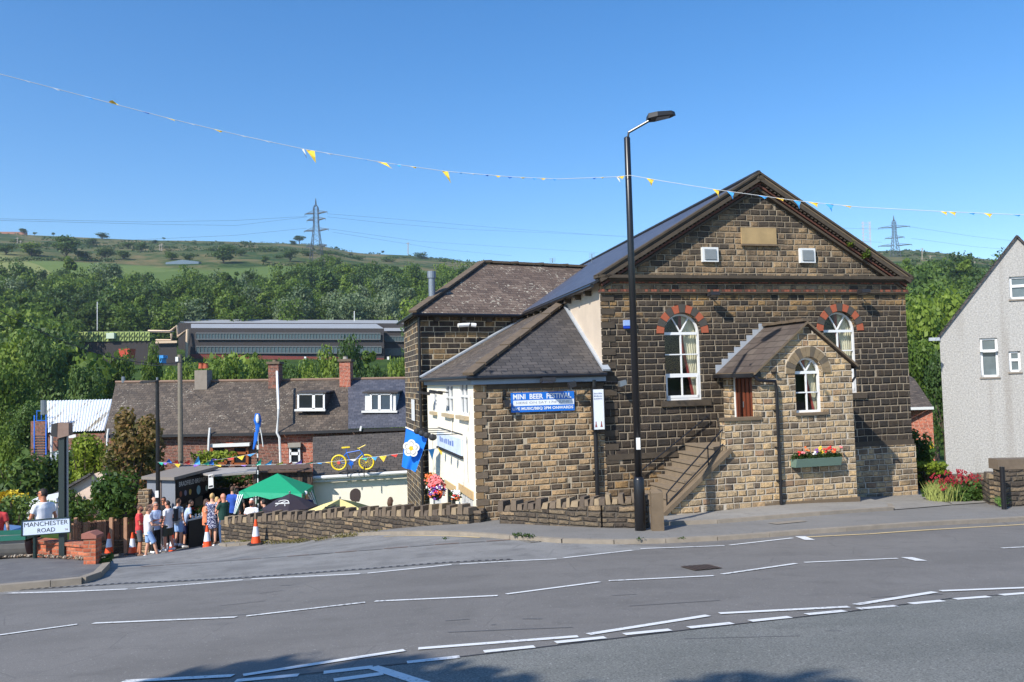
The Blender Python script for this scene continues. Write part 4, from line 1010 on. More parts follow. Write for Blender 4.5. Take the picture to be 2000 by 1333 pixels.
for s in (.22, .72):
    u = hu0 + (hu1 - hu0) * s; mb.extr([(u - .03, hz0 + .06), (u + .03, hz0 + .06), (u + .012, hz0 + .14), (u + .01, hz0 + .2), (u - .01, hz0 + .2), (u - .012, hz0 + .14)], -.264, -.262, m=1)
mb.build('lettering', [plain('sign_blue_grey', srgb(120, 130, 160), .5), plain('bottle_red', srgb(150, 80, 70), .5)], hs_)
mb = MB(CF)
for a in (hu0 - .012, hu1 + .012): mb.box((a - .012, -.27, hz0 - .02), (a + .012, -.17, hz1 + .02))
for k in range(9):
    for zz_, s in ((hz1 + .02, 1), (hz0 - .02, -1)):
        u = hu0 + (hu1 - hu0) * (k + .5) / 9; mb.tube([(u - .02, -.22, zz_), (u, -.22, zz_ + s * .06), (u + .02, -.22, zz_)], .008, 5)
mb.tube([(hu0 - .55, -.26, hz1 + .2), (hu0 + .1, -.05, hz1 + .19), (hu1 + .45, -.26, hz1 + .17)], .012, 5)
mb.build('bracket', m_black, hs_)
for u, c in ((hu0 - .55, 0), (hu1 + .5, 1)):
    mb = MB(CF); mb.extr([(-.1, .05), (.08, .09), (.1, -.03), (-.08, -.08)], -.36, -.22, pf=lambda a, b, d: (u + a, d, hz1 + .13 + b)); mb.build('spotlight', [m_blackm, m_steel][c], hs_)
# side sign over the cream wall
sq = [euz(904, 848), euz(857, 852)]; su0, su1 = sq[0][0], sq[1][0]; sz1 = euz(880, 850)[1]; sz0 = euz(880, 880)[1]
ss_ = thing('side_sign', ES.pt((su0 + su1) / 2, .03, sz0), 'pale blue and white sign board high on the cream side wall', 'sign', rot=ES.rot)
mb = MB(ES); mb.box((su0, .01, sz0), (su1, .06, sz1)); mb.build('board', plain('sign_pale', srgb(206, 218, 232), .5), ss_)
mb = MB(ES)
def write_l(mb, body, u0, z0, w, h, v, m=0):      # mirrored along u so that it reads from outside
    vs, fs = text_geo(body, w, h); base = [mb.v((u0 - a, v, z0 + b)) for a, b in vs]
    for f in fs: mb.F.append([base[i] for i in f]); mb.M.append(m)
scribble(mb, lambda a, b: (a, .064, b), su0 + (su1 - su0) * .28, sz0 + (sz1 - sz0) * .38, (su1 - su0) * .62, (sz1 - sz0) * .36, 7); mb.build('lettering', plain('sign_letter_blue', srgb(96, 122, 190), .5), ss_)
mb = MB(ES); mb.bar((su0 - .05, .05, sz0 - .05), (su1 + .05, .05, sz0 - .05), .05, .06)
for k in range(4):
    u = su0 + (su1 - su0) * (k + .3) / 4; mb.tube([(u, 0, sz1 + .12), (u, .75, sz1 + .12)], .012, 5); mb.ball((u, .75, sz1 + .06), (.11, .11, .09), 8, 5)
mb.tube([(su0, .02, sz1 + .12), (su1, .02, sz1 + .12)], .012, 5)
mb.build('bracket_lamps', m_blackm, ss_)
# black wall lantern and small wall box on the stone front
u, z = cuz(984, 778); wl = thing('wall_lantern', CF.pt(u, -.1, z - .2), 'black wrought bracket lantern left of the festival banner', 'lantern', rot=CF.rot)
mb = MB(CF)
for k in range(7):
    a = k * .9; mb.tube([(u + .05 * math.cos(a), -.06, z + .16 - k * .05), (u + .07 * math.cos(a + 1), -.10, z + .13 - k * .05), (u + .03 * math.cos(a + 2), -.05, z + .1 - k * .05)], .016, 5)
mb.box((u - .03, -.04, z - .22), (u + .03, 0, z + .2)); mb.build('bracket', m_black, wl)
mb = MB(CF); mb.extr([(-.05, -.16), (.05, -.16), (.08, .0), (-.08, .0)], -.26, -.12, pf=lambda a, b, d: (u + .02 + a, d, z - .05 + b)); mb.build('lamp_case', m_blackm, wl)

mb = MB(); jr = RF.uz(1157, 512, 3.4); 
a_ = L_e + CS.d * (tA - .3); b_ = CF.pt(ua, 0, za) + CS.d * 18

# ------------------------------------------------------------------ rear building
LF_L = 4.2
rb = thing('rear_building', RF.pt(4, 0, -5.5), 'tall dark stone rear wing with brown hipped slate roof and steel flue', 'building', rot=RF.rot)
rz = RF.uz(900, 612)[1]; RD = 7.0; RLn = 13.0
LF_az = math.radians(-13.5)
LFd = Vector((math.sin(LF_az), math.cos(LF_az), 0))
c0 = RF.pt(0, 0, 0); cL = c0 + LFd * 4.2; cR = RF.pt(RLn, 0, 0)
mb = MB(); zbb = -6.5
def wall(mb, a, b, z0, z1, m=0): mb.add([(a.x, a.y, z0), (b.x, b.y, z0), (b.x, b.y, z1), (a.x, a.y, z1)], [[0, 1, 2, 3]], m)
wall(mb, c0, cR, zbb, rz); wall(mb, c0, cL, zbb, rz); wall(mb, cR, cR + RF.n * RD, zbb, rz); wall(mb, cL, cR + RF.n * RD, zbb, rz)
mb.build('wall', m_rear, rb)
rzt = RF.uz(940, 514, 3.4)[1]; ru0 = RF.uz(942, 514, 3.4)[0]
e = .25
P0 = RF.pt(-e, -e, rz - .04); P1 = RF.pt(RLn, -e, rz - .04); P2 = RF.pt(RLn, 3.4, rzt); P3_ = RF.pt(ru0, 3.4, rzt); P4 = cL + Vector((0, 0, rz - .04)) - RF.d * e; P5 = cR + RF.n * RD + Vector((0, 0, rz - .04))
mb = MB(); mb.add([P0, P1, P2, P3_], [[0, 1, 2, 3]]); mb.add([P0, P3_, P4], [[0, 1, 2]]); mb.add([P4, P3_, P2, P5], [[0, 1, 2, 3]]); rr_ = mb.build('roof', m_roofr, rb)
mb = MB(); n = 14
for k in range(n): mb.bar(P0.lerp(P3_, k / n) + UPV, P0.lerp(P3_, (k + .94) / n) + UPV, .3, .08)
mb.build('hip_tiles', m_ridge, rr_)
mb = MB(); n = 22
for k in range(n): mb.bar(P3_.lerp(P2, k / n) + UPV, P3_.lerp(P2, (k + .95) / n) + UPV + Vector((0, 0, .03 * (k % 3 == 0))), .28, .09)
mb.build('ridge_tiles', m_ridge, rr_)
mb = MB(); o = Vector((0, 0, -.05)); mb.tube([P4 + o, P0 + o, P1 + o], .06, 8); mb.build('gutter', m_black, rb)
mb = MB(RF)
for k in range(4): mb = MB(RF); mb.box((.6 + k * 1.0, -.2, rz - .3), (.75 + k * 1.0, .0, rz - .12)); mb.build('eaves_bracket', m_darkstone, rb)
mb = MB(RF); mb.tube([(.03, -.1, rz - .1), (.03, -.1, zbb + .5)], .05, 8); mb.tube([(.45, -.1, -.0), (.45, -.1, zbb + .5)], .06, 8); mb.build('downpipe', m_black, rb)
mb = MB(); wa = c0 + LFd * .9; wbb = c0 + LFd * 1.9; off = Vector((-.04, -.0, 0))
mb.add([Vector((wa.x, wa.y, -1.35)) + off, Vector((wbb.x, wbb.y, -1.35)) + off, Vector((wbb.x, wbb.y, -.6)) + off, Vector((wa.x, wa.y, -.6)) + off], [[0, 1, 2, 3]])
mb.build('window', m_white, rb)
mb = MB(); a = RF.uz(850, 583, 1.2); fp = RF.pt(RF.uz(849, 583, .8)[0] - .1, .8, 0); zf0 = RF.uz(850, 590, .8)[1] - .6; zf1 = RF.uz(850, 532, .8)[1]
mb.tube([(fp.x, fp.y, zf0), (fp.x, fp.y, zf1)], .12, 14); mb.tube([(fp.x, fp.y, zf1 - .22), (fp.x, fp.y, zf1 + .02)], .155, 14); mb.build('flue', m_steel, rb)
u, z = RF.uz(903, 636, 0)
mb = MB(RF); mb.tube([(u - .28, -.26, z - .02), (u + .1, -.3, z)], .07, 10); mb.tube([(u + .2, -.3, z), (u + .36, -.36, z - .02)], .07, 10); mb.tube([(u + .15, 0, z), (u + .15, -.28, z + .05)], .03, 6); mb.build('security_camera', m_white, rb)
# ------------------------------------------------------------------ low stone walls with upright coping stones
def stone_wall(name, pts, h, lab, th=.34, cop=.2, mat=None, body_mat=None, stones=True, cw=.17, base=-.3, zadd=None):
    """pts: world x, y; h height above ground (number or list)"""
    hs = h if isinstance(h, list) else [h] * len(pts)
    root = thing(name, (pts[0][0], pts[0][1], g(*pts[0])), lab, 'wall')
    mb = MB(); cp = MB()
    for k in range(len(pts) - 1):
        a, b = Vector((*pts[k], 0)), Vector((*pts[k + 1], 0)); L = (b - a).length; d = (b - a) / L; n = Vector((-d.y, d.x, 0)) * th / 2
        m = max(1, int(L / .6)); prev = None
        for q in range(m + 1):
            f = q / m; p = a + d * L * f; z = g(p.x, p.y); t = z + hs[k] + (hs[k + 1] - hs[k]) * f
            ring = [mb.v(p - n + Vector((0, 0, z + base))), mb.v(p - n + Vector((0, 0, t))), mb.v(p + n + Vector((0, 0, t))), mb.v(p + n + Vector((0, 0, z + base)))]
            if prev:
                for i in range(3): mb.F.append([prev[i], ring[i], ring[i + 1], prev[i + 1]]); mb.M.append(0)
            if q in (0, m) : mb.F.append(ring[:]); mb.M.append(0)
            prev = ring
        if stones:
            x = 0.02
            i = 0
            while x < L - .05:
                w = cw * (.55 + R() * .6); hh = cop * (1.05 if i % 2 else .62) * (.85 + .3 * R()); i += 1
                f = (x + w / 2) / L; p = a + d * (x + w / 2); z = g(p.x, p.y) + hs[k] + (hs[k + 1] - hs[k]) * min(1, f)
                tl = (R() - .5) * .05; ww = th / 2 * (.9 + .2 * R())
                A = p + Vector((0, 0, z)); nn = n.normalized() * ww; dd = d * (w * .46); up = Vector((d.x * tl, d.y * tl, hh))
                c8 = [A - dd - nn, A + dd - nn, A + dd + nn, A - dd + nn, A - dd * .9 - nn * .9 + up, A + dd * .85 - nn * .85 + up * (.94 + .1 * R()), A + dd * .85 + nn * .85 + up, A - dd * .9 + nn * .9 + up]
                cp.add(c8, [[0, 1, 5, 4], [1, 2, 6, 5], [2, 3, 7, 6], [3, 0, 4, 7], [4, 5, 6, 7]], int(R() * 3))
                x += w + .012
    mb.build('masonry', body_mat or m_rubble, root)
    if stones: cp.build('coping_stones', [m_coping, plain('coping_light', srgb(142, 124, 98), .92, var=.35, scale=8, bump=.5), plain('coping_dark', srgb(92, 80, 68), .92, var=.35, scale=8, bump=.5)], root)
    return root
def xy(px, py, Y): p = U(px, py, Y); return (p.x, p.y)
wA = [xy(1268, 1030, 17.75), xy(1180, 1030, 18.0), xy(1080, 1030, 18.6), xy(984, 1012, 19.35)]
def hz(px, py, Y):   # height over the ground of a pixel at a depth
    p = U(px, py, Y); return p.z - g(p.x, p.y)
stone_wall('stone_wall', wA, [hz(1268,978,17.75), hz(1180,985,18.0), hz(1080,992,18.6), hz(984,998,19.35)], 'low rubble stone wall between the lamp post and the path gap, in front of the stone extension')
wB = [xy(926, 1018, 19.9), xy(830, 1020, 21.1), xy(700, 1030, 23.0), xy(570, 1040, 24.7), xy(441, 1050, 26.3)]
stone_wall('stone_wall', wB, [hz(926,1003,19.9), hz(830,1008,21.1), hz(700,1007,23.0), hz(570,1014,24.7), hz(441,1024,26.3)], 'long low stone wall in front of the beer garden, behind the traffic cones', cop=.24, cw=.2)
wB2 = [wB[0], xy(975, 1005, 21.2)]
stone_wall('stone_wall', wB2, [hz(926,1003,19.9), hz(926,1003,19.9) - .05], 'short stone wall turning back from the path gap towards the cream wall', cop=.1)
# gate post of stone beside the lamp post
p = U(1284, 1031, 17.25); zt = U(1284, 958, 17.25).z; zb_ = g(p.x, p.y)
gpost = MB(); w = .12
gpost.add([(p.x - w, p.y - w, zb_), (p.x + w, p.y - w, zb_), (p.x + w, p.y + w, zb_), (p.x - w, p.y + w, zb_), (p.x - w, p.y - w, zt - .04), (p.x + w, p.y - w, zt - .04), (p.x + w, p.y + w, zt), (p.x - w, p.y + w, zt), (p.x, p.y, zt + .04)],
          [[0,1,5,4],[1,2,6,5],[2,3,7,6],[3,0,4,7],[4,5,8],[5,6,8],[6,7,8],[7,4,8]])
gpost.build('gate_post', m_dressed, None, lab='square brown stone gate post at the foot of the chapel steps', cat='gate post')

# ------------------------------------------------------------------ street lamps
def lamp_post(Y, base, joint, head, lab):
    b = U(*base, Y); z0 = g(b.x, b.y)
    r = thing('street_lamp', (b.x, b.y, z0), lab, 'street lamp'); zt = U(*joint, Y).z; hd = U(*head, Y)
    mb = MB(); zw = z0 + 1.12
    mb.tube([(b.x, b.y, z0 - .1), (b.x, b.y, zw), (b.x, b.y, zw + .06)], [.115, .115, .085], 16); mb.tube([(b.x, b.y, zw), (b.x, b.y, zt - .02), (b.x, b.y, zt)], [.078, .066, .05], 14)
    mb.build('pole', m_black, r, smooth=True)
    mb = MB(); mb.tube([(b.x, b.y, zt - .12), (b.x + .04, b.y, zt + .1), (hd.x - .1, b.y - .15, hd.z - .06)], .028, 8); mb.build('arm', m_black, r)
    mb = MB(); L = .62; c = hd
    P = [(-.18, -.16), (.02, -.21), (.36, -.13), (.46, 0), (.36, .13), (.02, .21), (-.18, .16)]
    lo = [c + Vector((x * .95, y - .1, -.03 + x * .14)) for x, y in P]; hi = [c + Vector((x * .9, y * .9 - .1, .07 + x * .10)) for x, y in P]
    n = len(P); mb.add(lo + hi, [list(range(n)), list(range(n, 2 * n))[::-1]] + [[i, (i + 1) % n, n + (i + 1) % n, n + i] for i in range(n)]); hm = mb.build('lamp_head', m_blackm, r)
    mb = MB(); mb.add([c + Vector((x, y - .1, -.036 + x * .14)) for x, y in ((.02, -.12), (.3, -.1), (.3, .1), (.02, .12))], [[0, 1, 2, 3]]); mb.build('lens', m_steel, hm)
    mb = MB(); zs = U(base[0], 868, Y).z; mb.box((b.x - .04, b.y - .12, zs - .1), (b.x + .04, b.y - .075, zs + .14)); mb.build('label_plate', m_whitep, r)
    return r
lamp_post(17.3, (1251, 1036), (1232, 268), (1278, 233), 'tall black street lamp beside the stone gate post, tied with bunting')
Y = 29.5; b = U(309, 1000, Y); z0 = g(b.x, b.y)
r = thing('street_lamp', (b.x, b.y, z0), 'slim black street lamp with an arm to the left, in front of the brick terrace', 'street lamp')
mb = MB(); zt = U(304, 745, Y).z; mb.tube([(b.x, b.y, z0), (b.x, b.y, zt)], [.085, .06], 10); mb.build('pole', m_black, r)
mb = MB(); mb.extr([(-.05, -.03), (-.55, -.07), (-.6, -.02), (-.5, .03), (.06, .04)], b.y - .12, b.y + .12, pf=lambda a, bb, c: (b.x + a, c, zt + bb)); mb.tube([(b.x, b.y, zt), (b.x, b.y, zt + .14)], .04, 8, m=1); mb.build('lamp_head', [m_blackm, m_steel], r)
mb = MB(); zl = U(307, 965, Y).z; mb.box((b.x - .06, b.y - .11, zl - .12), (b.x + .06, b.y - .08, zl + .12)); mb.build('label_plate', m_whitep, r)
# telegraph pole
Y = 36; b = U(353, 900, Y); r = thing('telegraph_pole', (b.x, b.y, -7), 'weathered wooden telegraph pole in front of the brown terrace roof', 'pole')
mb = MB(); zt = U(354, 693, Y).z; mb.tube([(b.x, b.y, -7), (b.x, b.y, zt)], [.13, .095], 10); mb.build('pole', m_polewood, r)
mb = MB(); mb.box((b.x - .14, b.y - .14, zt - .3), (b.x - .02, b.y - .08, zt - .1)); mb.build('insulator', m_whitep, r)
mb = MB()
def cable(mb, a, b, sag, rad, n=16):
    a, b = Vector(a), Vector(b); mb.tube([a.lerp(b, k / n) - Vector((0, 0, sag * 4 * (k / n) * (1 - k / n))) for k in range(n + 1)], rad, 4, cap=False)
cable(mb, U(354, 708, 36), U(-60, 575, 20), .6, .012); cable(mb, U(354, 708, 36), U(250, 700, 60), .3, .012); mb.build('cable', m_blackm, r)

# ------------------------------------------------------------------ nameplate and the other things at the left corner
Y = 17.6; a = U(66, 1093, Y); b = U(118, 1092, Y)
r = thing('street_nameplate', ((a.x + b.x) / 2, Y, g(a.x, Y)), 'pale street nameplate reading MANCHESTER ROAD on dark green posts', 'street sign')
mb = MB(); z1 = U(66, 1030, Y).z; mb.tube([(a.x, Y + .05, g(a.x, Y)), (a.x, Y + .05, z1)], .04, 10); mb.build('leg', m_greenpost, r)
c = [U(43, 1047.5, Y - .02), U(138, 1040, Y - .02), U(137, 1010.5, Y - .02), U(43, 1018, Y - .02)]
mb = MB(); n = Vector((0, -.02, 0)); mb.add([p for p in c] + [p - n for p in c], [[0,1,2,3],[7,6,5,4],[0,1,5,4],[1,2,6,5],[2,3,7,6],[3,0,4,7]], 0)
bo = mb.build('plate', [plain('nameplate_face', srgb(196, 208, 226), .35, var=.03)], r)
mb = MB(); e = .008
for i in range(4): mb.bar(c[i] - Vector((0, .004, 0)), c[(i + 1) % 4] - Vector((0, .004, 0)), .03, .02)
mb.build('rim', m_greenpost, bo)
mb = MB(); ux = (c[1] - c[0]); uy = (c[3] - c[0])
def wr_(body, x, y, w, h, m=0):
    vs, fs = text_geo(body, w, h); base = [mb.v(c[0] + ux * (x + p[0]) + uy * (y + p[1]) + Vector((0, -.004, 0))) for p in vs]
    for f in fs: mb.F.append([base[i] for i in f]); mb.M.append(m)
BOLD[0] = 0; wr_('MANCHESTER', .045, .57, .90, .29); wr_('ROAD', .32, .14, .36, .28); wr_('S6', .885, .16, .06, .13, 1)
mb.build('lettering', [m_blackm, plain('brown_code', srgb(120, 90, 70), .5)], bo)
r = thing('sign_post', (b.x, Y + .1, g(b.x, Y)), 'tall dark square post behind the nameplate, carrying a wooden backed board', 'post')
zt = U(108, 832, Y).z; b0 = U(104.5, 840, Y + .1); mb = MB()
mb.bar((b.x, Y + .1, g(b.x, Y)), (b.x, Y + .1, zt), .12, .12, up=(0, 1, 0), m=0); mb.build('post', plain('dark_post', (.02, .032, .032, 1), .45), r)
mb = MB(); mb.tube([(b.x + .085, Y + .12, g(b.x, Y) + .9), (b.x + .085, Y + .12, zt - .1)], .025, 8); mb.build('lit_edge', m_steel, r)  # pale tube: the post's lit right side put in as colour
q = [U(112, 857, Y), U(134, 851, Y), U(134, 827, Y), U(113, 826, Y)]; d = Vector((-.03, .22, 0))
mb = MB(); mb.add(q + [p + d for p in q], [[0,1,2,3],[7,6,5,4],[0,1,5,4],[1,2,6,5],[2,3,7,6],[3,0,4,7]]); mb.build('board', plain('worn_board', srgb(128, 106, 94), .8, var=.3), r)
q = [U(99, 852, Y), U(112, 855, Y), U(112, 826, Y), U(100, 829, Y)]
mb = MB(); mb.add(q + [p + d for p in q], [[0,1,2,3],[7,6,5,4],[0,1,5,4],[1,2,6,5],[2,3,7,6],[3,0,4,7]]); mb.build('lamp_case', m_blackm, r)
# brick pillar and brick wall
p = U(181, 1113, 16.7); zt = U(186, 1050, 16.7).z; z0 = g(p.x, p.y); s = .12
r = thing('brick_pillar', (p.x, p.y, z0), 'orange red brick pillar with a sloping coping at the left road corner', 'pillar')
mb = MB(); mb.box((p.x - s, p.y - s, z0 - .2), (p.x + s, p.y + s, zt)); mb.build('shaft', m_brick3, r)
mb = MB(); mb.extr([(-s - .03, 0), (s + .03, 0), (s + .03, .06), (.02, .13), (-s - .03, .10)], p.y - s - .03, p.y + s + .03, pf=lambda a, b, c: (p.x + a, c, zt + b)); mb.build('coping', plain('coping_tile', srgb(150, 96, 82), .8, var=.25, scale=6), r)
Yw = 18.9; a = U(165, 1078, 18.2); b = U(-40, 1090, Yw); zt = U(150, 1046, Yw).z
r = thing('brick_wall', ((a.x + b.x) / 2, Yw, g(a.x, Yw)), 'low orange brick garden wall behind the nameplate', 'wall')
mb = MB(); px2 = p.x * 17.4 / 16.7 - .1; mb.add([(b.x, Yw, -5), (px2, 17.4, -5), (px2, 17.4, zt), (b.x, Yw, zt), (b.x, Yw + .22, -5), (px2, 17.62, -5), (px2, 17.62, zt), (b.x, Yw + .22, zt)], [[0,1,2,3],[3,2,6,7],[7,6,5,4]]); mb.build('brickwork', m_brick3, r)
mb = MB(); n = 30
for k in range(n):
    q0 = Vector((b.x, Yw + .11, zt + .035)).lerp(Vector((px2, 17.5, zt + .035)), k / n); q1 = Vector((b.x, Yw + .11, zt + .035)).lerp(Vector((px2, 17.5, zt + .035)), (k + .95) / n); mb.bar(q0, q1, .26, .07)
mb.build('coping', m_brick3, r)
gs = [(-7.4 - 1.2, 17.9), (p.x + .1, 17.0), (p.x, 17.38), (b.x, Yw - .02), (b.x, 18.2)]
def gravel(name, poly, n, lab, cat):
    mb = MB()
    xs = [q[0] for q in poly]; ys = [q[1] for q in poly]; cnt = 0
    while cnt < n:
        x, y = min(xs) + R() * (max(xs) - min(xs)), min(ys) + R() * (max(ys) - min(ys))
        t_ = (x - gs[1][0]) / (b.x - gs[1][0]); ylo = 17.05 + t_ * 1.2; yhi = 17.38 + t_ * 1.5
        if not (ylo < y < yhi): cnt += .2; continue
        mb.ball((x, y, g(x, y) + .13 + R() * .03), (.012 + R() * .028, .012 + R() * .028, .01 + R() * .018), 5, 3, int(R() * 4)); cnt += 1
    mb.build(name, [plain('rubble_%d' % k, srgb(*c), .9) for k, c in enumerate(((150, 132, 110), (126, 106, 86), (98, 82, 68), (176, 164, 148)))], None, lab=lab, cat=cat, kind='stuff')
gravel('rubble', gs, 700, 'strip of loose rubble and gravel along the foot of the brick wall', 'rubble')
q = U(130, 1077, 18.0); mb = MB(); mb.ball((q.x, q.y, q.z), (.09, .06, .06), 8, 5, fn=lambda v, d: v * (1 + .25 * math.sin(d.x * 9 + d.z * 7))); mb.build('crumpled_wrapper', plain('wrapper_blue', srgb(150, 190, 230), .3), None, lab='crumpled pale blue wrapper lying in the rubble', cat='litter')
# green rimmed metal trough
Y = 18.0; r0_ = U(56, 1070, Y); r = thing('planter_trough', (r0_.x - .7, Y, g(r0_.x, Y)), 'grey metal trough with a dark green rim at the left edge of the footway', 'trough')
mb = MB(); zt = U(30, 1052, Y).z; za_ = U(30, 1094, Y).z; x1 = r0_.x; x0 = x1 - 1.6; hgt = zt - za_
prof = [(math.cos(t_) * .3, -math.sin(t_) * hgt + 0) for t_ in [math.pi * k / 14 for k in range(15)]]
rg_ = []
for x in (x0, x1): rg_.append([mb.v((x, Y + .15 + a_, zt + b_)) for a_, b_ in prof])
for k in range(14): mb.F.append([rg_[0][k], rg_[1][k], rg_[1][k + 1], rg_[0][k + 1]]); mb.M.append(0)
mb.F.append(rg_[1]); mb.M.append(0); mb.build('body', plain('dull_zinc', srgb(132, 130, 126), .45, .5, var=.2), r, smooth=False)
mb = MB(); mb.bar((x0, Y - .18, zt + .0), (x1 + .05, Y - .18, zt + .05), .06, .1); mb.bar((x0, Y + .48, zt + .03), (x1 + .05, Y + .48, zt + .06), .06, .1); mb.bar((x1 + .04, Y - .18, zt + .05), (x1 + .04, Y + .48, zt + .06), .06, .09); mb.build('rim', plain('green_rim', srgb(24, 96, 80), .5), r)
mb = MB(); mb.box((x0, Y - .12, zt - .06), (x1, Y + .45, zt - .02)); mb.build('soil', plain('soil', srgb(70, 54, 42), .95), r)
# pint of beer on the wall
q = U(30, 1043, 18.6); zt = U(30, 1048, 18.6).z + .04
def pint(p, lab):
    r = thing('beer_glass', p, lab, 'glass'); mb = MB(); mb.tube([p, p + Vector((0, 0, .12))], [.033, .042], 10); mb.build('beer', plain('amber_beer', srgb(190, 120, 40), .2), r)
    mb = MB(); mb.tube([p + Vector((0, 0, .121)), p + Vector((0, 0, .155))], [.042, .044], 10); mb.build('froth', m_whitep, r)
# parked car behind the wall
Yc = 21.2; cx_ = U(54, 1030, Yc).x - 2.85; zc_ = U(20, 1014, Yc).z
r = thing('parked_car', (cx_, Yc, zc_ - 1.45), 'blue grey hatchback parked behind the brick wall at the left edge', 'car')
zg_ = zc_ - 1.45; cm = plain('car_blue_grey', srgb(110, 132, 176), .25, .4, var=.03)
side = [(-1.9, .35), (-1.95, .75), (-1.75, .98), (-.9, 1.08), (-.2, 1.42), (.9, 1.46), (1.6, 1.1), (1.9, .95), (1.95, .4)]
mb = MB(); mb.extr([(1.95 - 0, .3)] + side[::-1] + [(-1.9, .3)], -.85, .85, pf=lambda a, b, c: (cx_ - a * 1.0, Yc + .9 + c, zg_ + b)); car = mb.build('body', cm, r)
mb = MB(); mb.poly([(cx_ + .84, Yc + .04, zg_ + 1.06), (cx_ - 1.3, Yc + .04, zg_ + 1.06), (cx_ - .85, Yc + .04, zg_ + 1.36), (cx_ + .2, Yc + .04, zg_ + 1.34)]); mb.build('side_window', m_blueglass, r)
mb = MB(); mb.poly([(cx_ + .93, Yc + .12, zg_ + 1.09), (cx_ + .93, Yc + 1.68, zg_ + 1.09), (cx_ + .26, Yc + 1.6, zg_ + 1.41), (cx_ + .26, Yc + .2, zg_ + 1.41)]); mb.build('windscreen', m_blueglass, r)
for s in (-1.2, 1.2):
    for yy in (.08, 1.72):
        w_ = MB(); w_.tube([(cx_ + s, Yc + yy - .08, zg_ + .3), (cx_ + s, Yc + yy + .08, zg_ + .3)], .31, 18); w_.build('wheel', m_blackm, r)
mb = MB(); mb.ball((cx_ + .75, Yc + .0, zg_ + 1.08), (.1, .08, .06), 8, 5); mb.build('wing_mirror', m_blackm, r)

# ------------------------------------------------------------------ traffic cones
m_co = plain('cone_orange', srgb(236, 82, 30), .5, var=.05); m_cw = plain('cone_white', srgb(220, 226, 236), .4, var=.04)
def cone(px, py, Y, sc_=1.0, lab='', base_dark=False):
    p = U(px, py, Y); z = p.z
    r = thing('traffic_cone', (p.x, p.y, z), lab, 'traffic cone', 'traffic cones across the side road')
    h = .76 * sc_; f = lambda t_: .15 * sc_ + (.03 * sc_ - .15 * sc_) * t_
    mb = MB(); mb.tube([(p.x, p.y, z + .04), (p.x, p.y, z + h * .33)], [f(0), f(.33)], 16); mb.tube([(p.x, p.y, z + h * .72), (p.x, p.y, z + h)], [f(.72), f(1)], 16); mb.build('cone', m_co, r, smooth=False)
    mb = MB(); mb.tube([(p.x, p.y, z + h * .33), (p.x, p.y, z + h * .72)], [f(.33) + .003, f(.72) + .003], 16); mb.build('reflective_band', m_cw, r)
    mb = MB(); s = .21 * sc_; mb.add([(p.x + a, p.y + b_, z + zz) for zz in (-.0, .045) for a, b_ in ((-s, -s), (s, -s), (s, s), (-s, s))], [[0,1,2,3],[4,5,6,7],[0,1,5,4],[1,2,6,5],[2,3,7,6],[3,0,4,7]]); mb.build('base', m_blackm, r)
cone(500, 1063, 24.75, .95, 'orange and white cone standing alone in front of the long stone wall'); cone(405, 1072, 27.3, 1.0, 'orange and white cone at the feet of the woman in the patterned dress')
cone(259, 1082, 30.0, 1.0, 'orange and white cone just left of the man in the red shirt'); cone(213, 1082, 30.6, 1.0, 'leftmost orange and white cone, beside the picket fence')
cone(337, 1079, 30.2, .9, 'orange cone half hidden behind the legs of the standing group')

# ------------------------------------------------------------------ picket fence at the left
Yf = 32.0
def fence_run(p0, p1, zt, zb2, n, w=.09):
    mb = MB(); a, b = Vector(p0), Vector(p1)
    for k in range(n):
        q = a.lerp(b, (k + .5) / n); t_ = zt[0] + (zt[1] - zt[0]) * k / n + (R() - .5) * .05; bt = zb2[0] + (zb2[1] - zb2[0]) * k / n
        mb.box((q.x - w / 2, q.y - .012, bt), (q.x + w / 2, q.y + .012, t_), int(R() * 3))
    for f in (.25, .8): mb.bar((a.x, a.y + .03, zb2[0] + (zt[0] - zb2[0]) * f), (b.x, b.y + .03, zb2[1] + (zt[1] - zb2[1]) * f), .04, .08)
    return mb
a, b = U(135, 1060, 30.5), U(266, 1060, 32.5); r = thing('picket_fence', ((a.x + b.x) / 2, (a.y + b.y) / 2, -6.6), 'weathered brown picket fence below the ivy tree', 'fence')
mbf = fence_run((a.x, a.y, 0), (b.x, b.y, 0), (U(135, 1023, 30.5).z, U(266, 1011, 32.5).z), (U(135, 1062, 30.5).z, U(266, 1057, 32.5).z), 30, .07)
mbf.build('pickets', [m_fence, plain('fence_light', srgb(146, 108, 82), .85, var=.3), plain('fence_dark', srgb(98, 70, 54), .85, var=.3)], r)
mb = MB()
for px in (150, 219, 247): q = U(px, 1040, 31); zt = U(px, 1012, 31).z; mb.box((q.x - .06, q.y - .1, zt - 1.5), (q.x + .06, q.y, zt + .02))
mb.build('fence_post', m_fence, r)
mb = MB(); mb.add([(a.x, a.y + .0, -7.4), (b.x + .3, b.y, -7.4), (b.x + .3, b.y, U(266, 1055, 32.5).z), (a.x, a.y, U(135, 1060, 30.5).z), (a.x, a.y + .3, -7.4), (b.x + .3, b.y + .3, -7.4), (b.x + .3, b.y + .3, U(266, 1055, 32.5).z), (a.x, a.y + .3, U(135, 1060, 30.5).z)], [[0,1,2,3],[3,2,6,7],[4,5,6,7],[1,5,6,2]]); mb.build('plinth_wall', m_rubble, r)
Yq = 29.8; a, b = U(270, 1010, 31), U(290, 1010, 31); stone = MB(); stone.box((a.x, 31, -7), (b.x, 32.2, U(280, 958, 31).z)); stone.build('stone_pier', m_ext, None, lab='rough stone pier at the left end of the grey kiosk', cat='pier')

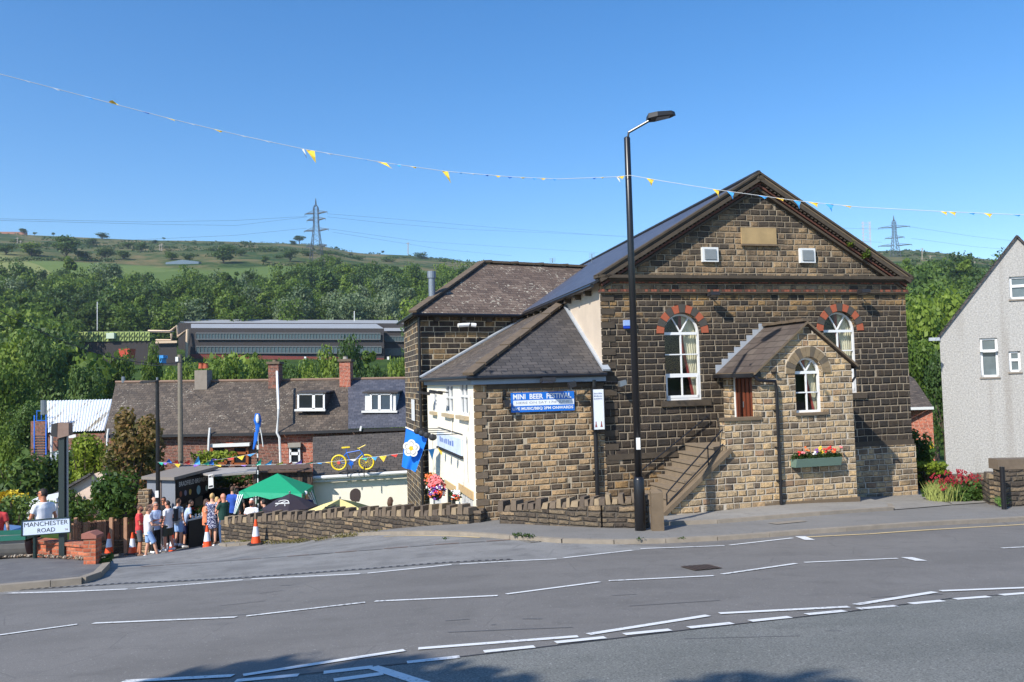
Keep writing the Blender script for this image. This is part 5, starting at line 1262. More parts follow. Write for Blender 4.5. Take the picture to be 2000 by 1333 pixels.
# ------------------------------------------------------------------ kiosk, canopy and serving counter
kaz = math.radians(12); k0 = U(342, 940, 30.6); KF = Fr(k0.x, k0.y, kaz)       # right (serving) side
kzt = KF.uz(343, 938)[1]; KL = KF.uz(416, 930)[0]; zk = -6.6
r = thing('kiosk', (k0.x, k0.y, zk), 'grey boarded kiosk with a flat overhanging roof and a dark beer menu banner', 'kiosk')
laz = math.radians(-59); KLF = Fr(k0.x, k0.y, laz); KW = abs(KLF.uz(287, 940)[0])
mb = MB(); A = KF.pt(0, 0, 0); B = KLF.pt(KW, 0, 0); C_ = B + KF.d * KL; D = A + KF.d * KL
wall(mb, A, B, zk, kzt); wall(mb, B, C_, zk, kzt); wall(mb, C_, D, zk, kzt, 1)
zc1 = KF.uz(380, 963)[1]
wall(mb, A, D, zc1, kzt, 1)
wall(mb, A, A + KF.d * .25, zk, zc1, 1)
mb.build('wall', [plain('grey_board', srgb(122, 126, 134), .7, var=.08), plain('dark_board', srgb(40, 36, 34), .8)], r)
mb = MB(); ko = [A + (A - C_).normalized() * .25, B + (B - D).normalized() * .2, C_ + (C_ - A).normalized() * .2, D + (D - B).normalized() * .2]
zr = [kzt + .02, kzt - .02, kzt + .12, kzt + .12]
mb.add([p + Vector((0, 0, z_)) for p, z_ in zip(ko, zr)] + [p + Vector((0, 0, z_ + .11)) for p, z_ in zip(ko, zr)], [[0,1,2,3],[4,5,6,7],[0,1,5,4],[1,2,6,5],[2,3,7,6],[3,0,4,7]]); mb.build('roof', plain('grey_roof_felt', srgb(128, 120, 112), .9, var=.15), r)
mb = MB(); mm = B.lerp(A, .5); mb.bar((mm.x, mm.y - .03, zk), (mm.x, mm.y - .03, kzt), .06, .04, up=(0, 1, 0)); mb.build('cover_strip', plain('strip_brown', srgb(128, 110, 100), .7), r)
mb = MB(); e = 0.02; mb.sheet([(.1, zc1 - .35), (KL - .35, zc1 - .1), (KL - .3, kzt - .02), (.1, kzt - .05)], pf=lambda a, b: KF.pt(a, -e, b)); mb.extr([(.45, zc1 - 1.2), (.9, zc1 - 1.2), (.9, zc1 - .3), (.45, zc1 - .3)], .1, .14, m=1, pf=lambda a, b, c: KF.pt(a, c, b)); mb.extr([(1.4, zc1 - 1.2), (1.9, zc1 - 1.2), (1.9, zc1 - .2), (1.4, zc1 - .2)], .1, .14, m=1, pf=lambda a, b, c: KF.pt(a, c, b))
bn = mb.build('menu_banner', [plain('banner_black', (.012, .014, .016, 1), .6), plain('menu_panel', srgb(110, 98, 86), .7)], r)
mb = MB(KF); write(mb, 'BRADFIELD BREWERY', .2, kzt - .27, KL - .6, .17, -.03, 0)
for k, (f, cc) in enumerate(((.12, 1), (.24, 2), (.36, 3), (.58, 4), (.8, 5))):
    u = f * KL; rr_2 = .16 if cc == 4 else .1
    mb.extr([(u + rr_2 * math.cos(t_) * .8, kzt - .55 + rr_2 * 1.1 * math.sin(t_)) for t_ in [2 * math.pi * q / 10 for q in range(10)]], -.032, -.028, m=cc)
mb.build('menu_writing', [m_whitep] + [plain('badge_%d' % k, srgb(*c), .6) for k, c in enumerate(((150, 90, 70), (130, 130, 150), (200, 170, 90), (150, 190, 200), (190, 210, 200)))], bn)
# white notice at the right end
u0 = KF.uz(408, 950, -.05)[0]; mb = MB(); q = [U(407, 955, 31.3), U(417, 953, 31.3), U(416, 926, 31.3), U(407, 928, 31.3)]
mb.add(q + [p + Vector((0, .05, 0)) for p in q], [[0,1,2,3],[7,6,5,4],[0,1,5,4],[1,2,6,5],[2,3,7,6],[3,0,4,7]], 0)
for f in (.07, .78):
    P = [q[0].lerp(q[3], f + .13 * s2).lerp(q[1].lerp(q[2], f + .13 * s2), s1) + Vector((0, -.004, 0)) for s1, s2 in ((.12, 0), (.88, 0), (.88, 1), (.12, 1))]; mb.add(P, [[0, 1, 2, 3]], 1)
no = mb.build('notice_board', [m_whitep, m_blackm], None, lab='white vertical notice with two dark panels at the right end of the kiosk', cat='notice')
# serving table with flowers and cups
a, b = U(366, 1016, 30.2), U(400, 1011, 31.0)
r = thing('serving_table', ((a.x + b.x) / 2, 30.6, -6.4), 'long serving table with a pale top and dark cloth front beside the kiosk', 'table')
zt = a.z; mb = MB(); mb.add([(a.x, a.y, zt), (b.x, b.y, zt), (b.x + .3, b.y + .8, zt), (a.x + .1, a.y + .8, zt), (a.x, a.y, zt - .05), (b.x, b.y, zt - .05), (b.x + .3, b.y + .8, zt - .05), (a.x + .1, a.y + .8, zt - .05)], [[0,1,2,3],[4,5,6,7],[0,1,5,4],[1,2,6,5],[2,3,7,6],[3,0,4,7]]); mb.build('table_top', m_whitep, r)
mb = MB(); wall(mb, Vector((a.x + .03, a.y + .04, 0)), Vector((b.x, b.y + .04, 0)), zt - 1.05, zt - .05); wall(mb, Vector((b.x, b.y + .04, 0)), Vector((b.x + .28, b.y + .8, 0)), zt - 1.05, zt - .05); mb.build('cloth', m_blackm, r)
for k in range(5):
    f = (k + .5) / 5; c_ = Vector((a.x + (b.x - a.x) * f, a.y + .3 + (b.y - a.y) * f, zt)); mb = MB(); mb.tube([c_, c_ + Vector((0, 0, .1 + .03 * (k % 2)))], [.03, .04], 8); mb.build('paper_cup', m_whitep, None, lab='small white cup on the serving table, ' + ('first', 'second', 'third', 'fourth', 'last')[k] + ' from the kiosk end', cat='cup', group='cups on the serving table')
c_ = U(385, 1000, 31.4); tf = thing('flower_trough', c_ - Vector((0, 0, .3)), 'trough of orange and white flowers above the serving table', 'flower trough')
mb = MB(); mb.bar(c_ - Vector((.7, 0, .3)), c_ + Vector((.6, 0, -.3)), .25, .25); mb.build('box', m_wood, tf); leaf_obj('foliage', m_leaf, leaf_arrays(500, c_, (.7, .25, .24), .06, 77), tf)
blooms(tf, [(c_ + Vector((x, -.1, .1 + .1 * R())), cc, .07) for x, cc in ((-.6, 'white'), (-.3, 'white'), (.0, 'orange'), (.1, 'orange'), (.3, 'orange'), (.35, 'pink'), (.5, 'white'), (-.1, 'red'))])
# flat canopy to the right of the kiosk
r = thing('canopy', U(455, 1000, 32.5) * 1, 'long flat grey canopy roof between kiosk and board fence', 'canopy')
q = [U(414, 928, 31.2), U(500, 922, 31.8), U(503, 912, 34.0), U(350, 917, 34.5)]
mb = MB(); mb.add(q + [p - Vector((0, 0, .07)) for p in q], [[0,1,2,3],[4,5,6,7],[0,1,5,4],[1,2,6,5],[2,3,7,6],[3,0,4,7]]); mb.build('roof', plain('corrugated_grey', srgb(160, 154, 146), .8, var=.15), r)
for px in (497,): s_ = U(px, 930, 31.9); mb = MB(); mb.box((s_.x - .05, s_.y, -6.5), (s_.x + .05, s_.y + .1, s_.z + .1)); mb.build('post', m_wood, r)
s_ = U(420, 935, 36.2); e_ = U(510, 935, 36.2); mb = MB(); mb.box((s_.x - 2.5, 36.0, -7.5), (e_.x, 36.15, s_.z - .05)); mb.build('back_wall', m_brick, r)
mb = MB(); mb.box((s_.x - .8, 33.6, -7.2), (e_.x + .3, 33.75, U(430, 955, 33.6).z)); mb.build('shade_panel', plain('canopy_shade', (.012, .010, .009, 1), .9), r)  # near-black panel stands in for the shade under the canopy
c_ = U(440, 938, 35); leaf_obj('ivy', m_leaf, leaf_arrays(700, c_, (1.4, .3, .35), .09, 5), None, lab='ivy spilling over the dark shade panel under the grey canopy', cat='ivy', kind='stuff')
# vertical board fence
a, b = U(495, 940, 33.0), U(610, 940, 33.2); r = thing('board_fence', ((a.x + b.x) / 2, 33, -6.5), 'dark vertical board fence behind the green gazebo', 'fence')
mbf = fence_run((a.x, a.y, 0), (b.x, b.y, 0), (U(495, 918, 33).z, U(610, 915, 33.2).z), (-6.8, -6.8), 20, .11); mbf.build('boards', [m_wood, plain('board_b', srgb(94, 76, 64), .85, var=.3), plain('board_c', srgb(62, 50, 42), .85, var=.3)], r)
mb = MB(); q = [U(492, 922, 32.8), U(610, 919, 33), U(604, 905, 34.6), U(508, 906, 34.6)]; mb.add(q + [p - Vector((0, 0, .06)) for p in q], [[0,1,2,3],[4,5,6,7],[0,1,5,4],[1,2,6,5],[3,0,4,7]]); mb.build('roof', plain('mossy_felt', srgb(92, 72, 60), .95, var=.35, scale=5), r)
mb = MB(); wall(mb, Vector((a.x, a.y + .06, 0)), Vector((b.x, b.y + .06, 0)), -6.9, U(495, 918, 33).z - .03); mb.build('backing', m_inside, r)

# ------------------------------------------------------------------ bicycle building
BYf = 33.8; a = U(611, 940, BYf); b = U(824, 940, BYf + .8); zt0 = U(611, 938, BYf).z; zt1 = U(822, 926, BYf + .8).z; zt = (zt0 + zt1) / 2
r = thing('outbuilding', ((a.x + b.x) / 2, BYf, -6.8), 'low cream outbuilding with brown interlocking tiles and a yellow bicycle on top', 'building')
mb = MB(); wall(mb, Vector((a.x, a.y, 0)), Vector((b.x, b.y, 0)), -7, zt); wall(mb, Vector((a.x, a.y, 0)), Vector((a.x - .6, a.y + 4, 0)), -7, zt, 1); mb.build('wall', [m_creamb, m_brick2], r)
q = [U(611, 928, BYf - .2), U(826, 915, BYf + .6), U(796, 844, BYf + 5.2), U(611, 854, BYf + 4.4)]
mb = MB(); mb.add(q + [p - Vector((0, 0, .08)) for p in q], [[0,1,2,3],[4,5,6,7],[0,1,5,4],[1,2,6,5],[2,3,7,6],[3,0,4,7]]); mb.build('roof', m_rooft, r)
mb = MB(); mb.tube([q[0] + Vector((-.1, -.1, -.12)), q[1] + Vector((0, -.1, -.12))], .08, 8); mb.bar(q[0] + Vector((0, 0, -.24)), q[1] + Vector((0, 0, -.24)), .05, .14); mb.build('gutter', m_whitep, r)
mb = MB(); e = U(806, 971, BYf + .6); mb.box((e.x - .1, e.y - .08, e.z - .14), (e.x + .1, e.y + .1, e.z + .14)); mb.build('meter_box', plain('cream_box', srgb(224, 216, 180), .6), r)
# the bicycle
def bicycle():
    Yb = BYf - .25; cR = U(662, 904, Yb); cF = U(716, 903, Yb + .1)
    r = thing('bicycle', U(690, 922, Yb), 'yellow wheeled blue bicycle mounted above the gutter of the cream outbuilding', 'bicycle')
    Rw = .31
    def ring(c, rad, w, m, name, par, n=28):
        mb = MB(); mb.tube([c + Vector((math.cos(2 * math.pi * k / n) * rad, 0, math.sin(2 * math.pi * k / n) * rad)) for k in range(n + 1)], w, 7, cap=False); return mb.build(name, m, par, smooth=True)
    for c in (cR, cF):
        w = MB(); w.tube([c - Vector((0, .05, 0)), c + Vector((0, .05, 0))], .03, 8); wh = w.build('wheel', m_yellow, r)
        ring(c, Rw - .02, .038, m_yellow, 'tyre', wh)
        sp_ = MB()
        for k in range(14):
            t_ = 2 * math.pi * k / 14; sp_.tube([c, c + Vector((math.cos(t_), 0, math.sin(t_))) * (Rw - .03)], .005, 4)
        sp_.build('spokes', m_yellow, wh)
    P = lambda px, py: U(px, py, Yb + .05)
    bb, st_, hd, hb = P(686, 906), P(677, 885), P(703, 880), P(708, 886)
    mb = MB()
    for p_, q_ in ((bb, st_), (st_, hd), (bb, hb), (hd, hb), (bb, cR), (st_, cR), (hb, cF)): mb.tube([p_, q_], .022, 7)
    mb.build('frame', m_bluepaint, r)
    mb = MB(); sd_ = P(676, 876); mb.tube([st_, sd_], .015, 6); mb.add([sd_ + Vector(v_) for v_ in ((-.16, -.08, .0), (.16, -.02, .02), (.16, .02, .02), (-.16, .08, 0), (-.17, -.07, .06), (.15, -.02, .07), (.15, .02, .07), (-.17, .07, .06))], [[0,1,2,3],[4,5,6,7],[0,1,5,4],[1,2,6,5],[2,3,7,6],[3,0,4,7]], 1); mb.build('saddle', [m_bluepaint, m_yellow], r)
    mb = MB(); h0 = P(701, 876); mb.tube([hd, h0], .016, 6); mb.tube([P(698, 876), h0, P(714, 869.5)], .02, 6); mb.build('handlebar', m_yellow, r)
    mb = MB(); mb.tube([bb - Vector((0, .02, 0)), bb + Vector((0, .02, 0))], .09, 12); mb.tube([bb + Vector((0, -.08, 0)), bb + Vector((.03, -.08, -.16)), bb + Vector((.03, -.2, -.16))], .018, 6); mb.tube([bb + Vector((0, .08, 0)), bb + Vector((-.03, .08, .16))], .018, 6); mb.build('crank', m_bluepaint, r)
    mb = MB(); c = cR; mb.tube([c - Vector((0, .06, 0)), c - Vector((0, .045, 0))], .07, 10); mb.build('sprocket', plain('sprocket_red', srgb(210, 90, 70), .4), r)
    mb = MB()
    for px in (679, 711): t_ = U(px, 921, Yb + .05); mb.tube([t_ + Vector((0, 0, .16)), t_ - Vector((0, 0, .22))], .02, 6)
    mb.build('bracket', m_blackm, r)
bicycle()
# dark paddle shaped garden ornament on a thin pole, its base in the yard
c_ = U(694, 966, 27.5); r = thing('garden_heater', (c_.x, c_.y, -5.4), 'dark rounded heater head on a thin pole before the cream wall', 'heater')
mb = MB(); mb.extr([(.17 * math.cos(t_), .17 * math.sin(t_)) for t_ in [math.pi * k / 8 for k in range(9)]] + [(-.17, -.15), (-.1, -.24), (.12, -.26), (.17, -.12)], c_.y - .06, c_.y + .06, pf=lambda a, b, c: (c_.x + a, c, c_.z + b + .02)); mb.build('head', plain('dark_brown_metal', srgb(60, 48, 44), .6), r)
mb = MB(); mb.tube([(c_.x, c_.y, -5.4), (c_.x, c_.y, c_.z - .2)], .022, 6); mb.build('pole', m_steel, r)

# ------------------------------------------------------------------ gazebo
gc = U(542, 925, 29.6); gA = U(466, 961, 28.9); gB = U(590, 965, 28.2); gC = U(612, 949, 30.2); ctr = Vector((gc.x, 29.55, 0))
gD = Vector((gA.x + gC.x - gB.x, gA.y + gC.y - gB.y, gA.z)); zr_ = gA.z
r = thing('gazebo', (gc.x, 29.5, -5.3), 'green pop up gazebo with striped side curtains in the beer garden', 'gazebo')
cs = [Vector((p.x, p.y, zr_)) for p in (gA, gB, gC, gD)]; cs[1].z = gB.z; cs[2].z = gC.z
mb = MB(); mb.V += cs + [Vector((gc.x, gc.y, gc.z))]
for i in range(4): mb.F.append([i, (i + 1) % 4, 4]); mb.M.append(0)
for i in range(4):   # scalloped valance
    p_, q_ = cs[i], cs[(i + 1) % 4]; n = 10; pv_ = None
    for k in range(n + 1):
        a_ = p_.lerp(q_, k / n); hgt = .17 + .05 * math.sin(k / n * math.pi * 5); a2 = a_ - Vector((0, 0, hgt)) + Vector((0, -.02, 0)); i0 = len(mb.V); mb.V += [a_, a2]
        if pv_ is not None: mb.F.append([pv_, pv_ + 1, i0 + 1, i0]); mb.M.append(1)
        pv_ = i0
cano = mb.build('canopy_cloth', [m_green, plain('valance_green', srgb(40, 160, 120), .7)], r)
m_str = [plain('stripe_white', srgb(214, 226, 224), .7), plain('stripe_green', srgb(50, 130, 100), .7)]
def curtain(top0, top1, bot, n=6):
    mb = MB()
    for k in range(n):
        for j in range(6):
            f0, f1 = j / 6, (j + 1) / 6
            def e(f, s): t_ = top0.lerp(top1, s); bb_ = bot + (top1 - top0) * .3 * (s - .5); return t_.lerp(bb_, f) + Vector((0, .05 * (k % 2), 0))
            mb.add([e(f0, k / n), e(f0, (k + 1) / n), e(f1, (k + 1) / n), e(f1, k / n)], [[0, 1, 2, 3]], k % 2)
    return mb.build('side_curtain', m_str, r)
curtain(U(464, 966, 28.9), U(477, 966, 28.8), U(458, 1004, 28.7), 6); curtain(U(598, 962, 29.5), U(611, 955, 30), U(619, 992, 29.4), 6); curtain(U(498, 964, 31.0), U(505, 964, 31.0), U(500, 985, 31.0), 2)
for i, p_ in enumerate(cs):
    mb = MB(); mb.tube([p_, (p_.x, p_.y, -5.3)], .02, 6); mb.build('leg', m_steel, r)
# parasols
def parasol(cpx, rim, Y, tilt, n, mats, lab, name='parasol', logo=None):
    c_ = U(*cpx, Y); r_ = rim; r = thing(name, (c_.x, c_.y, -5.4), lab, 'parasol')
    mb = MB(); drop = tilt; top = c_; ring = []
    pts = [Vector((math.cos(2 * math.pi * k / n + .2) * r_, math.sin(2 * math.pi * k / n + .2) * r_, -drop)) for k in range(n)]
    mb.V.append(top)
    for p_ in pts: mb.V += [top + p_ * .5 + Vector((0, 0, drop * .08)), top + p_, top + p_ - Vector((0, 0, .12))]
    for k in range(n):
        a, b = 1 + 3 * k, 1 + 3 * ((k + 1) % n)
        mb.F += [[0, a, b], [a, a + 1, b + 1, b], [a + 1, a + 2, b + 2, b + 1]]; mb.M += [k % len(mats)] * 3
    cn_ = mb.build('canopy_cloth', mats, r)
    mb = MB(); mb.tube([top + Vector((0, 0, .06)), (c_.x, c_.y, -5.4)], .022, 8); mb.ball(top + Vector((0, 0, .04)), .035, 8, 5); mb.build('pole', m_steel, r)
    if logo:
        mb = MB(); a, b = pts[logo[0]], pts[(logo[0] + 1) % n]; mid = (a + b) / 2
        nrm = (a.cross(b)).normalized(); 
        if nrm.y > 0: nrm = -nrm
        ux_ = (b - a).normalized(); 
        if ux_.x < 0: ux_ = -ux_
        vx = ux_.cross(nrm); 
        if vx.z < 0: vx = -vx
        o_ = top + mid * .62 + nrm * .03
        mb.tube([o_ + ux_ * (.2 * math.cos(t_)) + vx * (.14 * math.sin(t_) + .02) for t_ in [math.pi * (.05 + .8 * q / 10) for q in range(11)]], .014, 4)
        mb.bar(o_ - ux_ * .24 - vx * .02, o_ + ux_ * .24 - vx * .0, .03, .035, up=tuple(vx)); mb.bar(o_ - ux_ * .05 + vx * .02, o_ + ux_ * .06 + vx * .1, .02, .03, up=tuple(vx))
        for s in (-.12, .1): mb.bar(o_ + ux_ * s - vx * .06, o_ + ux_ * (s * 1.5) - vx * .15, .02, .02, up=tuple(vx))
        mb.build('emblem', logo[1], cn_)
    return r
m_pb = plain('parasol_black', srgb(48, 40, 48), .7, var=.06); m_pc = plain('parasol_cream', srgb(226, 208, 140), .7, var=.05); m_pg = plain('parasol_green', srgb(70, 80, 50), .7)
parasol((566, 964), .88, 27.3, .44, 8, [m_pb], 'black parasol with a white and orange emblem in front of the green gazebo', logo=(5, m_whitep))
parasol((664, 975), .98, 25.6, .30, 8, [m_pc, m_pg], 'cream and dark green parasol peeking above the stone wall', logo=(5, m_blackm))
# blue county flag
Yf2 = 25.2; fp = [U(793, 837, Yf2), U(836, 853, Yf2 - .4), U(812, 922, Yf2 - .3), U(784, 912, Yf2 + .05)]
r = thing('flag', fp[0], 'blue flag with a large white rose hanging by the cream side wall', 'flag'); mb = MB(); n = 14; grid = []
for j in range(n + 1):
    row = []
    for i in range(n + 1):
        s_, t_ = i / n, j / n; p_ = fp[0].lerp(fp[1], s_).lerp(fp[3].lerp(fp[2], s_), t_); p_ = p_ + Vector((0, .05 * math.sin(s_ * 9 + t_ * 2) * (.3 + t_), 0)); row.append(len(mb.V)); mb.V.append(p_)
    grid.append(row)
for j in range(n):
    for i in range(n): mb.F.append([grid[j][i], grid[j][i + 1], grid[j + 1][i + 1], grid[j + 1][i]]); mb.M.append(0)
fl_ = mb.build('cloth', plain('flag_blue', srgb(0, 112, 214), .7, var=.04), r, smooth=True)
c_ = U(803, 876, Yf2 - .42); mb = MB(); ux_, uz_ = Vector((.97, -.2, -.12)).normalized(), Vector((.1, 0, 1)).normalized()
def disc(c, rad, m, off, n=16):
    mb.add([c + Vector((0, off, 0)) + ux_ * rad * math.cos(2 * math.pi * k / n) + uz_ * rad * math.sin(2 * math.pi * k / n) for k in range(n)], [list(range(n))], m)
for k in range(5):
    t_ = math.pi / 2 + 2 * math.pi * k / 5; disc(c_ + (ux_ * math.cos(t_) + uz_ * math.sin(t_)) * .14, .125, 0, 0)
    disc(c_ + (ux_ * math.cos(t_) + uz_ * math.sin(t_)) * .145, .07, 2, -.004, 12); disc(c_ + (ux_ * math.cos(t_) + uz_ * math.sin(t_)) * .12, .06, 0, -.008, 12)
disc(c_, .065, 1, -.012); mb.build('rose', [plain('rose_white', srgb(226, 224, 216), .7), plain('rose_yellow', srgb(222, 180, 40), .6), plain('rose_grey', srgb(150, 150, 150), .7)], fl_)
mb = MB(); mb.tube([U(792, 835, Yf2), U(842, 857, Yf2 - .6)], .018, 6); mb.build('flagpole', m_whitep, r)
# blue inflatable figure on a striped pole
Y = 31.5; b = U(504, 945, Y); r = thing('festival_pole', (b.x, b.y, -5.5), 'striped thin pole topped by a limp blue streamer with a white patch', 'pole'); mb = MB()
zt = U(501, 862, Y).z; n = 22; z0 = -5.5
for k in range(n): mb.tube([(b.x, b.y, z0 + (zt - z0) * k / n), (b.x, b.y, z0 + (zt - z0) * (k + 1) / n)], .03, 7, m=k % 2, cap=False)
mb.build('pole', [m_whitep, m_greenpost], r)
P = lambda px, py, o=0: U(px, py, Y + o)
mb = MB(); mb.tube([P(502, 862), P(502, 846), P(504, 832), P(503, 822), P(503, 808)], [(.03, .03), (.06, .04), (.1, .05), (.15, .08), (.09, .05)], 8); mb.tube([P(501, 845), P(499, 862), P(495, 878)], [(.08, .03), (.07, .03), (.03, .02)], 6); mb.build('streamer', m_bluepaint, r)
mb = MB(); mb.ball(P(503, 818, -.1), (.07, .06, .17), 8, 6); mb.build('white_patch', m_whitep, r)
mb = MB(); mb.tube([P(506, 828), P(511, 850), P(514, 873)], .02, 5); mb.tube([P(505, 830), P(504, 855), P(505, 878)], .02, 5); mb.build('ribbon', m_whitep, r)
# hanging baskets by the cream wall
def basket(px, py, Y, rr2, cols, lab, n=700, nb_=60):
    c = U(px, py, Y); t_ = thing('flower_basket', c - Vector((0, 0, rr2[2])), lab, 'flower basket'); leaf_obj('foliage', m_leaf, leaf_arrays(n, c, rr2, .07, px), t_)
    mb = MB(); mb.ball(c - Vector((0, 0, rr2[2] * .6)), (rr2[0] * .6, rr2[1] * .6, rr2[2] * .5), 10, 6); mb.build('basket', m_wood, t_)
    sp_ = []
    for k in range(nb_):
        d = Vector((R() - .5, -R() * .8, R() - .35)).normalized(); sp_.append((c + Vector((d.x * rr2[0], d.y * rr2[1], d.z * rr2[2])), cols[k % len(cols)] if d.z < .25 else cols[0], .05))
    blooms(t_, sp_)
basket(852, 953, 20.9, (.21, .21, .29), ['pink', 'purple', 'red', 'pink', 'orange', 'red', 'white', 'purple'], 'overflowing basket of purple, red and pink flowers by the cream wall', nb_=90)
basket(839, 935, 21.6, (.11, .12, .12), ['orange', 'pink'], 'small clump of orange flowers above the large purple flower basket', 200, 24); basket(890, 968, 20.4, (.12, .12, .12), ['white', 'orange', 'red'], 'small basket of mixed flowers right of the large purple flower basket', 260, 24)
# bunting
FC = {'y': plain('flag_yellow', srgb(244, 206, 70), .7), 'b': plain('flag_lightblue', srgb(80, 170, 230), .7), 'g': plain('flag_teal', srgb(60, 190, 160), .7), 'r': plain('flag_red', srgb(214, 70, 62), .7), 'p': plain('flag_purple', srgb(160, 120, 210), .7), 'w': plain('flag_white', srgb(232, 232, 230), .7), 'd': plain('flag_blue2', srgb(30, 110, 200), .7)}
def bunting(name, path, flags, lab, rad=.0055):
    P = [U(x, y, d) for x, y, d in path]; r = thing(name, P[0], lab, 'bunting'); mb = MB(); Q = []
    for a, b in zip(P, P[1:]):
        for k in range(6): q = a.lerp(b, k / 6); Q.append(q)
    Q.append(P[-1]); mb.tube(Q, rad, 4, cap=False); mb.build('string', m_whitep, r)
    xs = [p[0] for p in path]
    for (px, dx, dy, w, c) in flags:
        dx, dy, w = dx * 1.2, dy * 1.2, w * (1.25 if w < 9 else 1)
        px = min(px, path[-1][0] - 1)      # flag hangs from the string at px; tip displaced by dx, dy pixels; w half width in pixels
        k = max(i for i in range(len(path) - 1) if path[i][0] <= px); f = (px - path[k][0]) / (path[k + 1][0] - path[k][0])
        y = path[k][1] + (path[k + 1][1] - path[k][1]) * f; d = path[k][2] + (path[k + 1][2] - path[k][2]) * f; sl = (path[k + 1][1] - path[k][1]) / (path[k + 1][0] - path[k][0])
        a, b, t_ = U(px - w, y - w * sl, d), U(px + w, y + w * sl, d), U(px + dx, y + dy, d - .06); m_ = (a + b) / 2
        mb = MB(); e_ = Vector((0, .035, 0)); md = m_.lerp(t_, .5)
        mb.add([a, b, t_, md + (b - a) * .22 + e_, md - (b - a) * .22 - e_], [[0, 1, 3, 4], [4, 3, 2]], 0); mb.build('flag', FC[c], r)
bunting('bunting', [(-20, 139, 13.5), (0, 145, 13.7), (160, 187, 14.5), (335, 233, 15.2), (470, 265, 15.8), (600, 293, 16.2), (750, 318, 16.6), (870, 335, 16.9), (1000, 346, 17.0), (1090, 350, 17.1), (1200, 346, 17.15), (1231, 343, 17.2), (1300, 355, 17.0), (1400, 371, 16.8), (1560, 393, 16.5), (1680, 405, 16.3), (1850, 414, 16.0), (2020, 421, 15.8)],
        [(50, 4, 2, 9, 'w'), (108, 4, 3, 9, 'w'), (170, 8, 5, 10, 'b'), (222, -2, -6, 8, 'y'), (282, 5, 3, 10, 'd'), (328, 12, 5, 12, 'y'), (372, 4, 2, 8, 'w'), (424, 5, 4, 10, 'y'), (472, 4, 2, 8, 'w'), (520, 3, 2, 8, 'w'), (606, 9, 21, 7, 'y'), (591, 8, 18, 2, 'w'), (640, 3, 2, 8, 'w'), (708, 8, 3, 9, 'b'), (745, 18, 11, 8, 'y'), (776, 4, 5, 6, 'b'), (806, 4, 3, 6, 'y'), (869, 10, 20, 5, 'y'), (897, 2, 2, 5, 'b'), (921, 3, 2, 5, 'w'), (948, 4, 3, 5, 'd'), (972, 0, 3, 5, 'y'), (995, 0, 3, 5, 'd'), (1020, 0, 2, 5, 'y'), (1043, 0, 3, 5, 'b'), (1060, 0, 3, 5, 'y'), (1083, 0, 3, 4, 'b'), (1160, 0, 3, 4, 'd'), (1176, 0, 2, 4, 'y'), (1206, 8, 18, 2, 'w'), (1212, 3, 5, 6, 'y'),
         (1270, 2, 12, 6, 'y'), (1398, 6, 14, 5, 'y'), (1427, 4, 13, 6, 'b'), (1490, 3, 5, 8, 'b'), (1523, 6, 5, 7, 'y'), (1557, 4, 14, 6, 'b'), (1588, 8, 9, 8, 'y'), (1620, 4, 13, 7, 'b'), (1654, 6, 4, 8, 'y'), (1843, 8, 10, 5, 'y'), (1860, 6, 9, 6, 'y'), (1897, 6, 6, 6, 'b'), (1930, 4, 9, 7, 'y'), (1985, 6, 5, 7, 'b')],
        'string of yellow and pale blue pennants crossing the sky, tied to the lamp post')
bunting('bunting', [(308, 903, 29.4), (360, 907, 29.6), (430, 909, 29.8), (500, 909, 30), (607, 906, 29.4), (650, 902, 28.8), (740, 892, 27.5), (835, 879, 25.6), (870, 873, 24.8), (900, 868, 24.2)],
        [(314, 2, 5, 4, 'g'), (322, 1, 4, 4, 'p'), (330, 0, -7, 5, 'd'), (342, 4, -6, 5, 'r'), (346, 2, 7, 5, 'y'), (363, 6, -7, 6, 'r'), (385, 2, -14, 5, 'b'), (384, -4, 5, 5, 'p'), (400, 8, -6, 6, 'g'), (412, 2, -10, 5, 'd'), (425, 5, 3, 6, 'y'), (476, 2, 2, 6, 'p'), (504, 6, -12, 4, 'g'), (523, 8, -9, 5, 'b'), (545, 7, -5, 5, 'y'), (565, 5, -4, 5, 'r'), (582, 7, -8, 5, 'p'), (603, 8, -4, 5, 'g'), (624, 3, 2, 5, 'b'), (640, 3, 2, 5, 'y'), (690, 2, 3, 6, 'w'), (712, 2, 3, 6, 'g'), (731, 2, 6, 5, 'b'), (748, 1, 10, 6, 'y'), (770, 3, 5, 6, 'r'), (795, 1, 22, 5, 'p'), (820, 1, 6, 6, 'g'), (843, 1, 18, 5, 'b'), (861, 1, 13, 5, 'y'), (887, 2, 8, 5, 'r')],
        'low string of many coloured pennants between the slim lamp and the side sign')
bunting('bunting', [(405, 901, 30.2), (450, 895, 30.8), (502, 885, 31.4)], [(418, -2, -3, 5, 'p'), (450, 4, 3, 6, 'r'), (470, 2, 7, 6, 'y'), (491, -2, 4, 7, 'b')], 'short string of pennants rising to the striped festival pole')

# ------------------------------------------------------------------ brick terrace
TY = 41.0; r = thing('terrace_row', U(500, 860, TY), 'row of low brick terraced houses with brown slate roofs, chimneys and two dormers', 'terrace')
def T(px, py, dy=0): return U(px, py, TY + dy)
RY = 4.0
mb = MB()
secs = [([(204, 851), (397, 848), (545, 845), (545, 744), (226, 748)], 0), ([(545, 844), (680, 841), (680, 741), (545, 744)], 0), ([(680, 838), (800, 834), (800, 740), (680, 741)], 1)]
for pts, m in secs:
    P = [T(x, y, RY if y < 760 else 0) for x, y in pts]; mb.add(P, [list(range(len(P)))], m)
